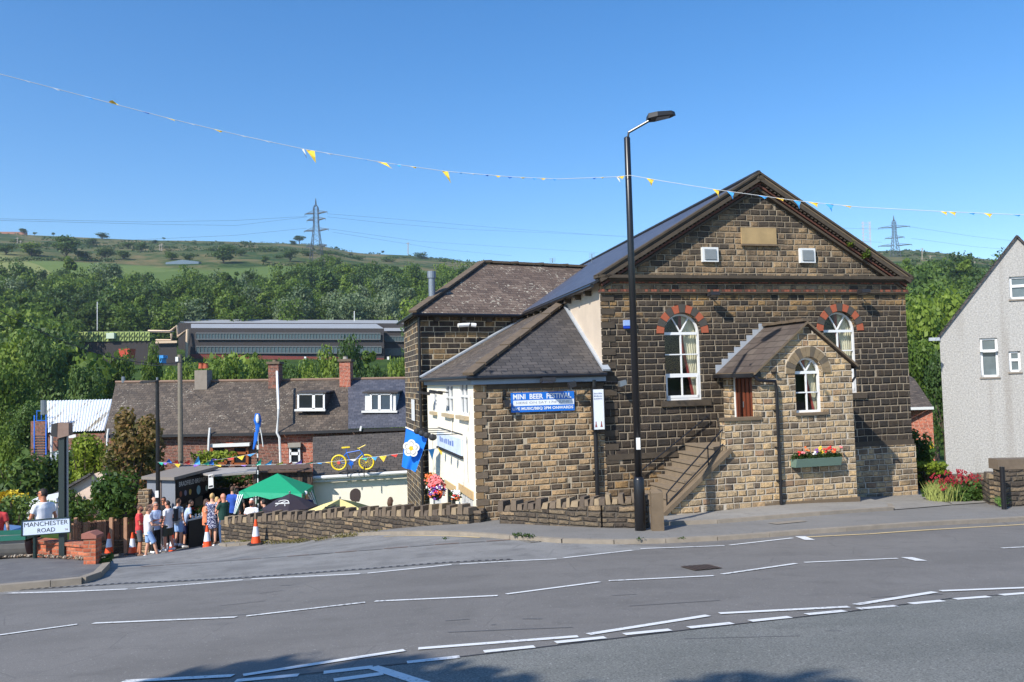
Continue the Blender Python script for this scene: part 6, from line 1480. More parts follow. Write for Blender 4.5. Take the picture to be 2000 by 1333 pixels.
    # back slope
a, b = T(226, 748, RY), T(800, 740, RY); mb.add([a, b, b + Vector((0, 4, -2)), a + Vector((0, 4, -2))], [[0, 1, 2, 3]], 0)
mb.build('roof', [m_roofb, m_roofbl], r)
mb = MB(); mb.tube([T(226, 748, RY) + Vector((0, 0, .03)), T(545, 744, RY) + Vector((0, 0, .03)), T(800, 740, RY) + Vector((0, 0, .03))], .09, 6); mb.build('ridge_tiles', plain('clay_ridge', srgb(132, 108, 92), .9, var=.3), r)
mb = MB(); zb_t = -8.5
def bw(x0, x1, m, yt=846, dd=.35):
    a, b = T(x0, yt, dd), T(x1, yt, dd); z = T((x0 + x1) / 2, yt - 4, dd).z; wall(mb, a, b, zb_t, z, m)
bw(205, 545, 0, 851); bw(545, 612, 1); bw(612, 800, 0, 843)
a = T(205, 851, .35); e_ = T(226, 748, RY); c2_ = Vector((e_.x, e_.y + RY, a.z)); mb.V += [Vector((a.x, a.y, zb_t)), a, e_, c2_, Vector((c2_.x, c2_.y, zb_t))]; k = len(mb.V); mb.F.append([k - 5, k - 4, k - 3, k - 2, k - 1]); mb.M.append(0)
mb.build('wall', [m_brick, m_brick2], r)
mb = MB(); mb.bar(T(204, 853.5), T(545, 848), .12, .13); mb.bar(T(545, 847), T(800, 838), .12, .14); mb.build('gutter', m_blackm, r)
for (x0, x1, yt, yb, m, two) in ((414, 441, 872, 906, m_owin, 1), (455, 483, 872, 907, m_owin, 1)):
    P = [T(x0, yb, .25), T(x1, yb, .25), T(x1, yt, .25), T(x0, yt, .25)]; mb = MB()
    def fr_(mb, P, w, n=Vector((0, -.05, 0))):
        for i in range(4): mb.bar(P[i], P[(i + 1) % 4], .06, w)
    fr_(mb, P, .13); f = .62; mb.bar(P[0].lerp(P[3], f), P[1].lerp(P[2], f), .06, .12); wi = mb.build('window', m, r); mb = MB(); mb.add([p + Vector((0, .03, 0)) for p in P], [[0, 1, 2, 3]]); mb.build('pane', m_darkglass, wi)
mb = MB(); mb.bar(T(412, 871, .15), T(489, 868, .15), .3, .16); mb.build('lintel', m_whitep, r)
mb = MB(); q = T(462, 884, .2); mb.bar(T(441, 882, .28), T(455, 882, .28), .05, .9); mb.build('brick_panel', m_brick2, r)
P = [T(567, 905, .25), T(585, 905, .25), T(584, 874, .25), T(567, 874, .25)]; mb = MB()
for i in range(4): mb.bar(P[i], P[(i + 1) % 4], .06, .1)
mb.bar(P[0].lerp(P[3], .6), P[1].lerp(P[2], .6), .06, .14); wi = mb.build('window', m_white, r); mb = MB(); mb.add([p + Vector((0, .03, 0)) for p in P], [[0, 1, 2, 3]]); mb.build('pane', m_darkglass, wi)
mb = MB(); mb.bar(T(563, 870, .2), T(588, 869, .2), .2, .22); mb.build('lintel', m_concrete, r)
def dormer(x0, x1, yt, yb, dy, mullion, cheek):
    f = (838 - (yb + yt) / 2) / 100
    d0 = 1.0; z = 0
    P = [U(x0, yb, TY + 1.2), U(x1, yb, TY + 1.2), U(x1, yt, TY + 1.2), U(x0, yt, TY + 1.2)]; B = Vector((0, 2.2, 0))
    mb = MB(); mb.add(P + [p + B for p in P], [[0, 1, 2, 3], [0, 3, 7, 4], [1, 2, 6, 5]], 0); do = mb.build('dormer', cheek, r)
    top = [P[3] + Vector((-.12, -.12, .03)), P[2] + Vector((.12, -.12, .03)), P[2] + B + Vector((.12, 0, .1)), P[3] + B + Vector((-.12, 0, .1))]
    mb = MB(); mb.add(top + [p + Vector((0, 0, .08)) for p in top], [[0,1,2,3],[4,5,6,7],[0,1,5,4],[1,2,6,5],[3,0,4,7]]); mb.build('dormer_roof', m_roofd, do)
    o_ = Vector((0, -.04, 0)); I = [P[0].lerp(P[1], .2 if mullion[1] else .0), P[0].lerp(P[1], .85 if mullion[1] else 1)]; J = [P[3].lerp(P[2], .2 if mullion[1] else .0), P[3].lerp(P[2], .85 if mullion[1] else 1)]
    Q = [I[0] + o_, I[1] + o_, J[1] + o_, J[0] + o_]; mb = MB()
    for i in range(4): mb.bar(Q[i], Q[(i + 1) % 4], .06, .09)
    mb.bar(Q[0].lerp(Q[1], mullion[0]), Q[3].lerp(Q[2], mullion[0]), .06, .14, up=(1, 0, 0)); wi = mb.build('window', m_white, do)
    mb = MB(); mb.add([p + Vector((0, .01, 0)) for p in Q], [[0, 1, 2, 3]]); mb.build('pane', m_darkglass if not mullion[1] else m_blueglass, wi)
    mb = MB(); mb.bar(P[0] + Vector((-.15, -.12, -.06)), P[1] + Vector((.1, -.12, -.06)), .2, .1); mb.build('sill', m_whitep, do)
dormer(583, 633, 770, 799, 0, (.6, 0), m_roofd); dormer(713, 773, 770, 802, 0, (.42, 1), m_whitep)
def chimney(x0, x1, yt, yb, mat, pots, lab=None, cap=True):
    P0_, P1_ = U(x0, yb, TY + RY - .3), U(x1, yb, TY + RY - .3); zt = U(x0, yt, TY + RY - .3).z; w = P1_.x - P0_.x
    mb = MB(); mb.box((P0_.x, P0_.y - .35, P0_.z - 1.6), (P1_.x, P0_.y + .45, zt)); ch_ = mb.build('chimney', mat, r)
    if cap: mb = MB(); mb.box((P0_.x - .07, P0_.y - .42, zt + .002), (P1_.x + .07, P0_.y + .52, zt + .13)); mb.build('chimney_cap', m_coping, ch_)
    for (px, hh, m) in pots:
        q = U(px, yt, TY + RY - .3); mb = MB(); mb.tube([(q.x, q.y, zt + .1), (q.x, q.y, zt + .1 + hh * .8), (q.x, q.y, zt + .1 + hh)], [.15, .12, .15], 10); mb.build('chimney_pot', m, ch_)
    mb = MB(); mb.bar((P0_.x - .02, P0_.y - .37, P0_.z - .08), (P1_.x + .08, P0_.y - .37, P0_.z - .08), .05, .16); mb.build('lead_apron', m_lead, ch_)
chimney(385, 409, 724, 766, m_greyrender, [(393, .3, m_terra), (402, .28, m_terra)], cap=False); chimney(528, 548, 712, 763, m_brick, [(537, .16, m_coping)]); chimney(666, 687, 707, 759, m_brick2, [(675, .2, m_concrete)])
for pts in ([(212, 838), (210, 850), (207, 935)], [(410, 836), (408, 858), (406, 905)], [(541, 726), (544, 800), (541, 846), (546, 856), (548, 905)], [(706, 833), (704, 842)]): mb = MB(); mb.tube([T(x, y, -.1 + (2.6 if y < 800 else 0)) for x, y in pts], .06, 6); mb.build('white_pipe', m_whitep, r)
mb = MB(); mb.tube([U(241, 748, TY + RY), U(241, 736, TY + RY)], .1, 8); mb.build('vent_pipe', m_steel, r)
# white corrugated shed building to the left
Ys = 46; r = thing('industrial_unit', U(150, 900, Ys), 'brick unit with a white corrugated sloping roof left of the terrace', 'building')
S = lambda px, py, d=0: U(px, py, Ys + d)
def corr(name, q, n, mat, par):
    mb = MB(); nn = (q[1] - q[0]).cross(q[3] - q[0]).normalized()
    if nn.y > 0: nn = -nn
    for k in range(n * 2):
        f0, f1 = k / (2 * n), (k + 1) / (2 * n); o0 = nn * (.06 if k % 2 else 0); o1 = nn * (.0 if k % 2 else .06)
        mb.add([q[0].lerp(q[1], f0) + o0, q[0].lerp(q[1], f1) + o1, q[3].lerp(q[2], f1) + o1, q[3].lerp(q[2], f0) + o0], [[0, 1, 2, 3]])
    return mb.build(name, mat, par)
t = NT('stained_white_sheeting'); tc = t.n('ShaderNodeTexCoord').outputs['Object']; mp = t.n('ShaderNodeMapping', i={'Vector': tc, 'Scale': (1.6, .12, .12)}).outputs[0]
sx = t.n('ShaderNodeSeparateXYZ', i={0: tc}).outputs[0]
m_corr = t.finish(t.mix(t.ss(t.noise(mp, 2.2, 4, .6), .52, .68), srgb(222, 226, 228), srgb(160, 148, 124)), .5)
corr('roof', [S(94, 846), S(204, 842), S(221, 781, 4), S(92, 784, 4)], 22, m_corr, r)
mb = MB(); wall(mb, S(94, 846, .1), S(215, 842, .1), -9, S(150, 848).z); mb.build('wall', m_brick, r)
corr('cladding', [S(103, 930, -.1), S(160, 930, -.1), S(160, 878, -.1), S(103, 882, -.1)], 10, m_corr, r)
mb = MB(); mb.tube([S(85, 810), S(85, 782)], .15, 8); mb.build('flue', m_steel, r); mb = MB(); mb.bar(S(135, 853, -.1), S(149, 852, -.1), .1, .18); mb.build('strip_light', m_whitep, r)
mb = MB(); mb.tube([S(101, 850, -.2), S(100, 935, -.2)], .08, 6); mb.build('downpipe', m_whitep, r)
# blue outside staircase
Yt = 44.5; r = thing('metal_staircase', U(78, 940, Yt), 'blue metal fire escape staircase at the left of the white roofed unit', 'staircase')
S2 = lambda px, py, d=0: U(px, py, Yt + d)
mb = MB()
for k in range(17):
    f = k / 16; p_, q_ = S2(69, 935 - 150 * f * .55, 2.5 * f), S2(89, 935 - 150 * f * .55, 2.5 * f); mb.bar(p_, q_, .28, .05)
mb.build('treads', plain('dark_tread', srgb(70, 66, 66), .7), r)
mb = MB()
for px in (67, 90):
    mb.bar(S2(px, 930, 0), S2(px, 850, 2.5), .06, .22); mb.tube([S2(px, 905, 0), S2(px, 812, 2.5)], .03, 6); mb.tube([S2(px, 930, 0), S2(px, 905, 0)], .03, 6); mb.tube([S2(px, 850, 2.5), S2(px, 812, 2.5)], .03, 6)
mb.tube([S2(72, 822, 3), S2(72, 803, 3), S2(90, 803, 3), S2(90, 822, 3), S2(72, 822, 3)], .035, 6); mb.tube([S2(81, 822, 3), S2(81, 803, 3)], .03, 6); mb.build('railing', m_bluepaint, r)
mb = MB(); mb.box((S2(60, 850, 3).x, Yt + 3, -8), (S2(92, 850, 3).x, Yt + 5, S2(70, 823, 3).z)); mb.build('brick_core', m_brick, r)
# pale gable outbuilding and conservatory behind the man on the wall
Yo = 33.5; O = lambda px, py, d=0: U(px, py, Yo + d)
r = thing('garden_outbuilding', O(160, 980), 'pinkish rendered outbuilding with a dark sloping verge below the climbing shrub', 'building')
mb = MB(); mb.add([O(96, 1012), O(206, 1006), O(206, 918), O(178, 928), O(96, 975)], [[0, 1, 2, 3, 4]]); mb.add([O(206, 1006), O(206, 918), O(206, 918, 5), O(206, 1006, 5)], [[0, 1, 2, 3]]); mb.build('wall', m_pink, r)
mb = MB(); mb.bar(O(92, 975, -.1), O(180, 925, -.1), .3, .09); mb.add([O(92, 974), O(180, 924), O(180, 924, 5), O(92, 974, 5)], [[0, 1, 2, 3]]); mb.build('roof', m_roofd, r)
Yk = 27.0; r = thing('conservatory', U(80, 1000, Yk), 'small white conservatory roof and window frames behind the seated man', 'conservatory')
K = lambda px, py, d=0: U(px, py, Yk + d)
mb = MB(); mb.add([K(53, 984), K(112, 976), K(116, 962, 3), K(70, 972, 3)], [[0, 1, 2, 3]]); mb.bar(K(52, 985), K(112, 977), .1, .12); mb.build('roof', m_whitep, r)
mb = MB()
for px in (58, 75, 92, 108): mb.bar(K(px, 984), K(px, 1020), .12, .12, up=(0, 1, 0))
mb.bar(K(58, 998), K(108, 992), .1, .1); mb.build('window_frame', m_white, r)
mb = MB(); mb.add([K(58, 1020, .1), K(110, 1016, .1), K(110, 980, .1), K(58, 986, .1)], [[0, 1, 2, 3]]); mb.build('glazing', m_blueglass, r)

# ------------------------------------------------------------------ right side: pebbledashed house, brick house, garden wall
HY = 25.5; HF = Fr(U(1840, 800, HY).x, HY, math.radians(108), math.radians(31))
hz_ = lambda px, py: HF.uz(px, py)
t = NT('grey_pebbledash'); tc = t.n('ShaderNodeTexCoord').outputs['Object']; n1 = t.noise(tc, 22, 5, .95); n2 = t.noise(tc, .8, 3)
mp = t.n('ShaderNodeMapping', i={'Vector': tc, 'Scale': (1.4, 1.4, .10)}).outputs[0]; st3 = t.noise(mp, 1.6, 3, .5)
c = t.mix(t.ss(n1, .35, .65), srgb(140, 138, 134), srgb(204, 201, 195)); c = t.mix(t.math('MULTIPLY', t.ss(st3, .5, .72), .35), c, srgb(128, 118, 106)); c = t.mix(t.math('MULTIPLY', n2, .22), c, srgb(150, 146, 140))
m_dash = t.finish(c, .95, t.bump(n1, .9, .02))
r = thing('rendered_house', HF.pt(3, 0, -4.5), 'grey pebbledashed house gable with three white windows at the right edge', 'house', rot=HF.rot)
xl = hz_(1837, 700)[0]; ev = hz_(1836, 655)[1]; ax_, az_ = hz_(1986, 463); xr = ax_ * 2 - xl; wn = []
for (x0, x1, yt, yb) in ((1917, 1947, 660, 737), (1972, 1992, 686, 727), (1973, 2012, 539, 585)): a = hz_(x0, yb); b = hz_(x1, yt); wn.append((a[0], b[0], a[1], b[1]))
mb = MB(HF); hs = [[(a, z0), (b, z0), (b, z1), (a, z1)] for a, b, z0, z1 in wn]
mb.sheet([(xl, -5), (xr, -5), (xr, ev), (ax_, az_), (xl, ev)], hs, pf=lambda a, b: (a, 0, b))
for h in hs: mb.reveal(h, .12)
mb.poly([(xl, 0, -5), (xl, 9, -5), (xl, 9, ev), (xl, 0, ev)]); mb.poly([(xr, 0, -5), (xr, 9, -5), (xr, 9, ev), (xr, 0, ev)]); mb.build('wall', m_dash, r)
mb = MB(HF)
for e0_, e1_ in (((xl - .12, ev - .15), (ax_, az_ + .05)), ((xr + .12, ev - .15), (ax_, az_ + .05))):
    mb.poly([(e0_[0], -.08, e0_[1]), (e1_[0], -.08, e1_[1]), (e1_[0], 9, e1_[1]), (e0_[0], 9, e0_[1])]); mb.bar((e0_[0], -.04, e0_[1] - .03), (e1_[0], -.04, e1_[1] - .03), .06, .06)
mb.build('roof', m_roofd, r)
mb = MB(HF); mb.bar((xl - .3, -.02, ev - .12), (xl + .0, -.02, ev - .12), .1, .1); mb.build('gutter_end', m_lead, r)
for i, (a, b, z0, z1) in enumerate(wn):
    mb = MB(HF); v = .06; w_ = .06
    mb.box((a, v, z0), (b, v + .05, z0 + w_)); mb.box((a, v, z1 - w_), (b, v + .05, z1)); mb.box((a, v, z0), (a + w_, v + .05, z1)); mb.box((b - w_, v, z0), (b, v + .05, z1)); zt = z1 - (z1 - z0) * (.34 if i == 0 else .42); mb.box((a, v - .01, zt - .04), (b, v + .05, zt + .04))
    if i == 0: mb.bar((a, v - .12, zt + .02), (b, v - .12, zt + .02), .04, .06); mb.bar((a + .03, v - .1, zt), (a + .03, v, z1 - .05), .05, .05, up=(0, 1, 0)); mb.bar((b - .03, v - .1, zt), (b - .03, v, z1 - .05), .05, .05, up=(0, 1, 0))
    wi = mb.build('window', m_white, r); mb = MB(HF); mb.poly([(a, v + .03, z0), (b, v + .03, z0), (b, v + .03, z1), (a, v + .03, z1)]); mb.build('pane', plain('bathroom_glass', (.13, .16, .17, 1), .1, var=.5, scale=3), wi)
    mb = MB(HF); mb.box((a - .04, -.04, z0 - .05), (b + .04, .1, z0 - .003)); mb.build('sill', m_greyrender, r)
# small brick house seen in the gap
Yb2 = 44; Q = lambda px, py, d=0: U(px, py, Yb2 + d)
r = thing('brick_house', Q(1795, 880), 'small red brick house with brown roof seen in the gap right of the chapel', 'house')
mb = MB(); wall(mb, Q(1740, 800, 1), Q(1821, 800), -8, Q(1821, 797).z); wall(mb, Q(1821, 800), Q(1821, 800, 6), -8, Q(1821, 797).z); mb.build('wall', m_brick2, r)
mb = MB(); mb.add([Q(1740, 799), Q(1823, 796), Q(1786, 740, 4), Q(1740, 712, 4)], [[0, 1, 2, 3]], 0); mb.bar(Q(1760, 799, -.1), Q(1823, 797.5, -.1), .1, .14, m=1); mb.build('roof', [m_roofb, m_whitep], r)
mb = MB(); q = Q(1816, 874, -.1); mb.box((q.x - .15, q.y - .1, q.z - .2), (q.x + .15, q.y + .1, q.z + .2)); mb.build('alarm_box', m_yellow, r)
# garden wall at the right with flat coping
gw = [xy(1953, 985, 19.9), xy(2060, 985, 20.1)]
r = stone_wall('garden_wall', gw, [hz(1953,917,19.9), hz(2060,915,20.1)], 'brown stone garden wall with rough coping slabs at the right edge', stones=False, body_mat=m_rubble)
mb = MB(); x = gw[0][0] - .05
while x < gw[1][0]:
    w_ = .7 + R() * .5; z = g(x, 20) + hz(1953, 917, 19.9); mb.bar((x, 20, z + .12 + R() * .03), (x + w_ - .015, 20, z + .12), .4, .24); x += w_
mb.build('coping_stones', m_coping, r)
gw = [xy(1950, 985, 20.2), xy(1895, 960, 23.5), xy(1840, 955, 24.9)]
r = stone_wall('garden_wall', gw, [hz(1950,935,20.2), hz(1895,940,23.5), hz(1840,935,24.9)], 'receding stone garden wall behind the red flowering shrub', cop=.18, cw=.4)
p = U(1961, 988, 19.3); zt = U(1958, 912, 19.3).z; mb = MB(); mb.tube([(p.x, p.y, g(p.x, p.y)), (p.x, p.y, zt)], .055, 10); mb.build('bollard_post', m_black, None, lab='short plain black post in front of the garden wall end', cat='post')
mb = MB(); a, b = gp(1886, 977), gp(1935, 983); mb.bar(a + Vector((0, 0, .12)), b + Vector((0, 0, .1)), .1, .22); mb.build('bed_edging', m_kerb, None, lab='low timber edging board of the gravel bed by the garden path', cat='edging')
# ------------------------------------------------------------------ people
SKIN = {'a': plain('skin_fair', srgb(214, 160, 132), .6, var=.05), 'b': plain('skin_tan', srgb(190, 124, 92), .6, var=.05), 'c': plain('skin_ruddy', srgb(208, 140, 112), .6, var=.05)}
HAIR = {'dark': plain('hair_dark', srgb(40, 30, 26), .7), 'brown': plain('hair_brown', srgb(84, 60, 44), .7), 'grey': plain('hair_grey', srgb(150, 140, 130), .7), 'blonde': plain('hair_blonde', srgb(196, 160, 104), .7), 'white': plain('hair_white', srgb(226, 222, 214), .7)}
def cloth(c, nm): return plain('cloth_' + nm, srgb(*c), .85, var=.08, scale=4)
def dress_mat():
    t = NT('navy_patterned_dress'); tc = t.n('ShaderNodeTexCoord').outputs['Object']; n = t.noise(tc, 26, 2, .6)
    return t.finish(t.mix(t.ss(n, .52, .56), srgb(34, 38, 84), srgb(196, 198, 214)), .85)
m_dress = dress_mat()
def remeshed(mb, vox, smooth=True):
    me = bpy.data.meshes.new('tmp'); me.from_pydata([tuple(p) for p in mb.V], [], mb.F)
    ob = bpy.data.objects.new('tmp', me); COL.objects.link(ob)
    md = ob.modifiers.new('r', 'REMESH'); md.mode = 'VOXEL'; md.voxel_size = vox; md.use_smooth_shade = True
    sm = ob.modifiers.new('s', 'SMOOTH'); sm.factor = .5; sm.iterations = 2
    dg = bpy.context.evaluated_depsgraph_get(); m2 = bpy.data.meshes.new_from_object(ob.evaluated_get(dg))
    vs = [v.co.copy() for v in m2.vertices]; fs = [list(p.vertices) for p in m2.polygons]
    bpy.data.objects.remove(ob); bpy.data.meshes.remove(me); bpy.data.meshes.remove(m2)
    return vs, fs
ARM = {'down': ((.25, -.03, 1.13), (.24, .06, .88)), 'drink': ((.25, -.01, 1.13), (.12, .27, 1.18)), 'drinklow': ((.25, -.03, 1.12), (.15, .27, 1.02)), 'cross': ((.25, .06, 1.13), (-.04, .22, 1.14)),
       'chin': ((.22, .14, 1.18), (.05, .19, 1.46)), 'lean': ((.27, .1, 1.14), (.12, .34, 1.10)), 'lap': ((.25, .06, 1.15), (.12, .34, 1.0)), 'back': ((.27, -.08, 1.16), (.32, -.12, .9))}
def person(head, Y, az, lab, h=1.74, skin='a', hair='brown', top=None, bottom=None, kind='shorts', arms=('down', 'down'), seated=False, long_hair=False, bald=False, legs=(0, 0), belly=0.0, sleeves=.6, beard=None, glasses=False, cap=None, drink=None, shoes=(230, 230, 230), holdside=1, lean=0.0, z0=None, ground=True, bag=None, headturn=0.0, depth_fix=None, group=None):
    """head: pixel of the crown; the figure is scaled to height h and stands where its crown meets that depth"""
    c = U(*head, Y); zf = c.z - h * (1 if not seated else .77)
    s = h / 1.74; ca_, sa_ = math.cos(az), math.sin(az)
    def W(x, y, z):   # local: x right, y forward, z up
        x, y, z = x * s, y * s, z * s
        if z > .9 * s: y += lean * (z - .9 * s)
        return Vector((c.x + x * ca_ + y * sa_, c.y - x * sa_ + y * ca_, zf + z))
    dz = -.42 if seated else 0.0
    r = thing('person', (c.x, c.y, zf), lab, 'person', group)
    P = lambda x, y, z: W(x, y, z + (dz if z > .6 else 0))
    mb = MB()
    tor = [(.86, .15, .115), (.95, .165, .12), (1.07, .145 + belly * .5, .105 + belly), (1.22, .16, .115 + belly * .4), (1.36, .185, .115), (1.43, .15, .09), (1.47, .07, .065), (1.55, .055, .058), (1.60, .055, .06)]
    def ring(mbx, secs, k=1.0, add=0.0, n=14):
        rows = []
        for z, a, b in secs:
            row = []
            for j in range(n):
                t_ = 2 * math.pi * j / n; mbx.V.append(P((a * k + add) * math.cos(t_), (b * k + add) * math.sin(t_) + (belly * .4 if 1 < z < 1.2 else 0), z)); row.append(len(mbx.V) - 1)
            rows.append(row)
        for a, b in zip(rows, rows[1:]):
            for j in range(n): mbx.F.append([a[j], a[(j + 1) % n], b[(j + 1) % n], b[j]]); mbx.M.append(0)
        mbx.F.append(rows[0][::-1]); mbx.F.append(rows[-1]); mbx.M += [0, 0]
    ring(mb, tor)
    hipz = .90
    L = []
    for i, sd in enumerate((-1, 1)):
        st_ = legs[i]
        if seated: pts = [P(sd * .09, 0, .92), W(sd * .11, .40, .50), W(sd * .11, .42, .09)]
        else: pts = [W(sd * .09, 0, .90), W(sd * .105, .03 + st_ * .5, .50), W(sd * .115, -.02 + st_, .09)]
        L.append(pts); mb.tube([pts[0], pts[0].lerp(pts[1], .5), pts[1], pts[1].lerp(pts[2], .35), pts[2]], [.088 * s, .078 * s, .056 * s, .058 * s, .038 * s], 10)
        f = pts[2]; dirf = Vector((sa_, ca_, 0)); out = Vector((ca_, -sa_, 0)) * sd
        mb.tube([f + Vector((0, 0, -.03)) - dirf * .04, f + Vector((0, 0, -.055)) + dirf * .08, f + Vector((0, 0, -.065)) + dirf * .16 + out * .02], [.042, .04, .028], 8)
    AR = []
    for i, sd in enumerate((-1, 1)):
        e, w_ = ARM[arms[i]]; pts = [P(sd * .175, 0, 1.41), P(sd * e[0], e[1], e[2]), P(sd * w_[0], w_[1], w_[2])]
        AR.append(pts); mb.tube([P(sd * .12, 0, 1.42)] + [pts[0], pts[0].lerp(pts[1], .5), pts[1], pts[1].lerp(pts[2], .4), pts[2]], [.05 * s, .055 * s, .047 * s, .038 * s, .04 * s, .026 * s], 9)
    hc = P(0, .025, 1.64)
    ht = az + headturn; fx, fy = math.sin(ht), math.cos(ht); rx, ry = math.cos(ht), -math.sin(ht)
    H = lambda x, y, z: hc + Vector((rx * x + fx * y, ry * x + fy * y, z)) * s
    def hd(mbx, cx_, rx_, ry_, rz_, n=14, k=10, cut=None):
        rows = []
        for a in range(k + 1):
            th = math.pi * a / k; row = []
            for b in range(n):
                ph = 2 * math.pi * b / n; x, y, z = math.sin(th) * math.cos(ph), math.sin(th) * math.sin(ph), math.cos(th)
                q = 1 - .22 * max(0, -z) ** 1.5
                mbx.V.append(H(cx_[0] + x * rx_ * q, cx_[1] + y * ry_ * (q if y < 0 else 1 - .08 * max(0, -z)), cx_[2] + z * rz_)); row.append((len(mbx.V) - 1, y, z))
            rows.append(row)
        for a in range(k):
            for b in range(n):
                f = [rows[a][b], rows[a + 1][b], rows[a + 1][(b + 1) % n], rows[a][(b + 1) % n]]
                if cut and not all(cut(v_[1], v_[2]) for v_ in f): continue
                mbx.F.append([v_[0] for v_ in f]); mbx.M.append(0)
    hd(mb, (0, 0, 0), .075, .095, .115)
    mb.tube([H(0, .085, .02), H(0, .115, -.02)], [.010, .018], 6)                                   # nose
    mb.tube([H(0, .075, -.055), H(0, .097, -.06)], [.03, .02], 6); mb.tube([H(0, .05, -.1), H(0, .085, -.095)], [.03, .022], 6)   # mouth, chin
    for sd in (-1, 1): mb.tube([H(sd * .07, -.005, .015), H(sd * .088, -.01, .02)], [.022, .026], 7)
    mb.tube([H(-.045, .078, .028), H(.045, .078, .028)], .016, 6)                                  # brow
    vs, fs = remeshed(mb, .016)
    bm_ = MB(); bm_.add(vs, fs)
    for i, sd in enumerate((-1, 1)):   # palm, five bent fingers and thumb
        a, w_ = AR[i][1], AR[i][2]; d = (w_ - a).normalized(); side = d.cross(Vector((0, 0, 1))); side = side.normalized() if side.length > .1 else Vector((1, 0, 0)); dn = side.cross(d).normalized()
        palm = w_ + d * .05; bm_.tube([w_ - d * .01, w_ + d * .03, palm + d * .035], [(.026, .02), (.04, .018), (.036, .014)], 8)
        for k in range(4):
            b0 = palm + d * .03 + side * ((k - 1.5) * .019); ln = (.036, .042, .039, .03)[k]; curl = -dn * (.02 if arms[i] in ('drink', 'drinklow', 'lean') else .008)
            bm_.tube([b0, b0 + d * ln + curl * .5, b0 + d * (ln * 1.6) + curl * 2], [.009, .008, .006], 6)
        b0 = w_ + d * .03 + side * (-sd * .03); bm_.tube([b0, b0 + d * .03 + side * (-sd * .022), b0 + d * .06 + side * (-sd * .026)], [.011, .010, .008], 6)
    bo = bm_.build('body', SKIN[skin], r, smooth=True)
    # clothes
    if top:
        tm = MB(); sec = [t_ for t_ in tor if .8 < t_[0] < 1.46]; sec = [(.80, .17, .125)] + sec + [(1.475, .085, .08)]
        ring(tm, sec, 1.03, .014)
        for i in (0, 1):
            p_ = AR[i]; e_ = p_[0].lerp(p_[1], min(1, sleeves)); tm.tube([P((-1, 1)[i] * .13, 0, 1.41), p_[0], e_], [.062 * s, .068 * s, .06 * s], 10)
            if sleeves > 1: tm.tube([p_[1], p_[1].lerp(p_[2], sleeves - 1)], [.052 * s, .042 * s], 9)
        vs, fs = remeshed(tm, .02); t2 = MB(); t2.add(vs, fs); t2.build('shirt', top, r, smooth=True)
    if kind == 'dress':
        tm = MB(); sec = [(.55, .20, .15), (.7, .185, .145), (.86, .175, .135), (.98, .178, .13), (1.1, .135, .11), (1.22, .16, .12), (1.36, .165, .115), (1.42, .13, .085)]
        ring(tm, sec, 1.0, .012)
        for i in (0, 1): p_ = AR[i]; tm.tube([P((-1, 1)[i] * .12, 0, 1.41), p_[0], p_[0].lerp(p_[1], .35)], [.055 * s, .062 * s, .056 * s], 9)
        vs, fs = remeshed(tm, .02); t2 = MB(); t2.add(vs, fs); t2.build('dress', bottom, r, smooth=True)
    else:
        tm = MB(); f = .95 if kind == 'shorts' else 2.0
        ring(tm, [(.80, .165, .12), (.90, .165, .122), (.99, .155, .115)], 1.0, .008)
        for p_ in L:
            if kind == 'shorts': tm.tube([p_[0], p_[0].lerp(p_[1], .5), p_[0].lerp(p_[1], .97)], [.1 * s, .096 * s, .09 * s], 10)
            else: tm.tube([p_[0], p_[0].lerp(p_[1], .5), p_[1], p_[2]], [.098 * s, .09 * s, .072 * s, .06 * s], 10)
        vs, fs = remeshed(tm, .022); t2 = MB(); t2.add(vs, fs); t2.build('shorts' if kind == 'shorts' else 'trousers', bottom, r, smooth=True)
    for p_ in L:
        sm_ = MB(); f = p_[2]; dirf = Vector((sa_, ca_, 0))
        sm_.tube([f + Vector((0, 0, -.045)) - dirf * .075, f + Vector((0, 0, -.035)) - dirf * .02, f + Vector((0, 0, -.055)) + dirf * .10, f + Vector((0, 0, -.068)) + dirf * .19], [(.038, .04), (.045, .055), (.048, .036), (.03, .02)], 9)
        sm_.build('shoe', plain('shoe_%d' % shoes[0], srgb(*shoes), .6), r, smooth=True)
    if not bald:
        hm = MB(); hd(hm, (0, -.008, .012), .083, .104, .117, cut=lambda y, z: z > .35 or (y < .15 and z > -.35) or y < -.45 and z > -.6)
        if long_hair: hd(hm, (0, -.05, -.05), .085, .07, .14, cut=lambda y, z: y < .4)
        hm.build('hair', HAIR[hair], r, smooth=True)
    if beard: hm = MB(); hd(hm, (0, .022, -.055), .066, .082, .075, cut=lambda y, z: y > -.1 and z < .35); hm.build('beard', HAIR[beard], r, smooth=True)
    if glasses:
        gm = MB()
        for sd in (-1, 1): gm.tube([H(sd * .035, .088, .022), H(sd * .035, .104, .02)], .024, 8); gm.tube([H(sd * .06, .09, .025), H(sd * .084, .0, .025)], .006, 4)
        gm.tube([H(-.03, .1, .025), H(.03, .1, .025)], .006, 4); gm.build('sunglasses', m_blackm, r)
    if cap:
        cm_ = MB(); hd(cm_, (0, -.003, .02), .086, .106, .118, cut=lambda y, z: z > .2); cm_.tube([H(0, .07, .05), H(0, .17, .035)], [(.07, .012), (.05, .008)], 8); cm_.build('cap', cloth(cap, 'cap_%d' % cap[0]), r, smooth=True)
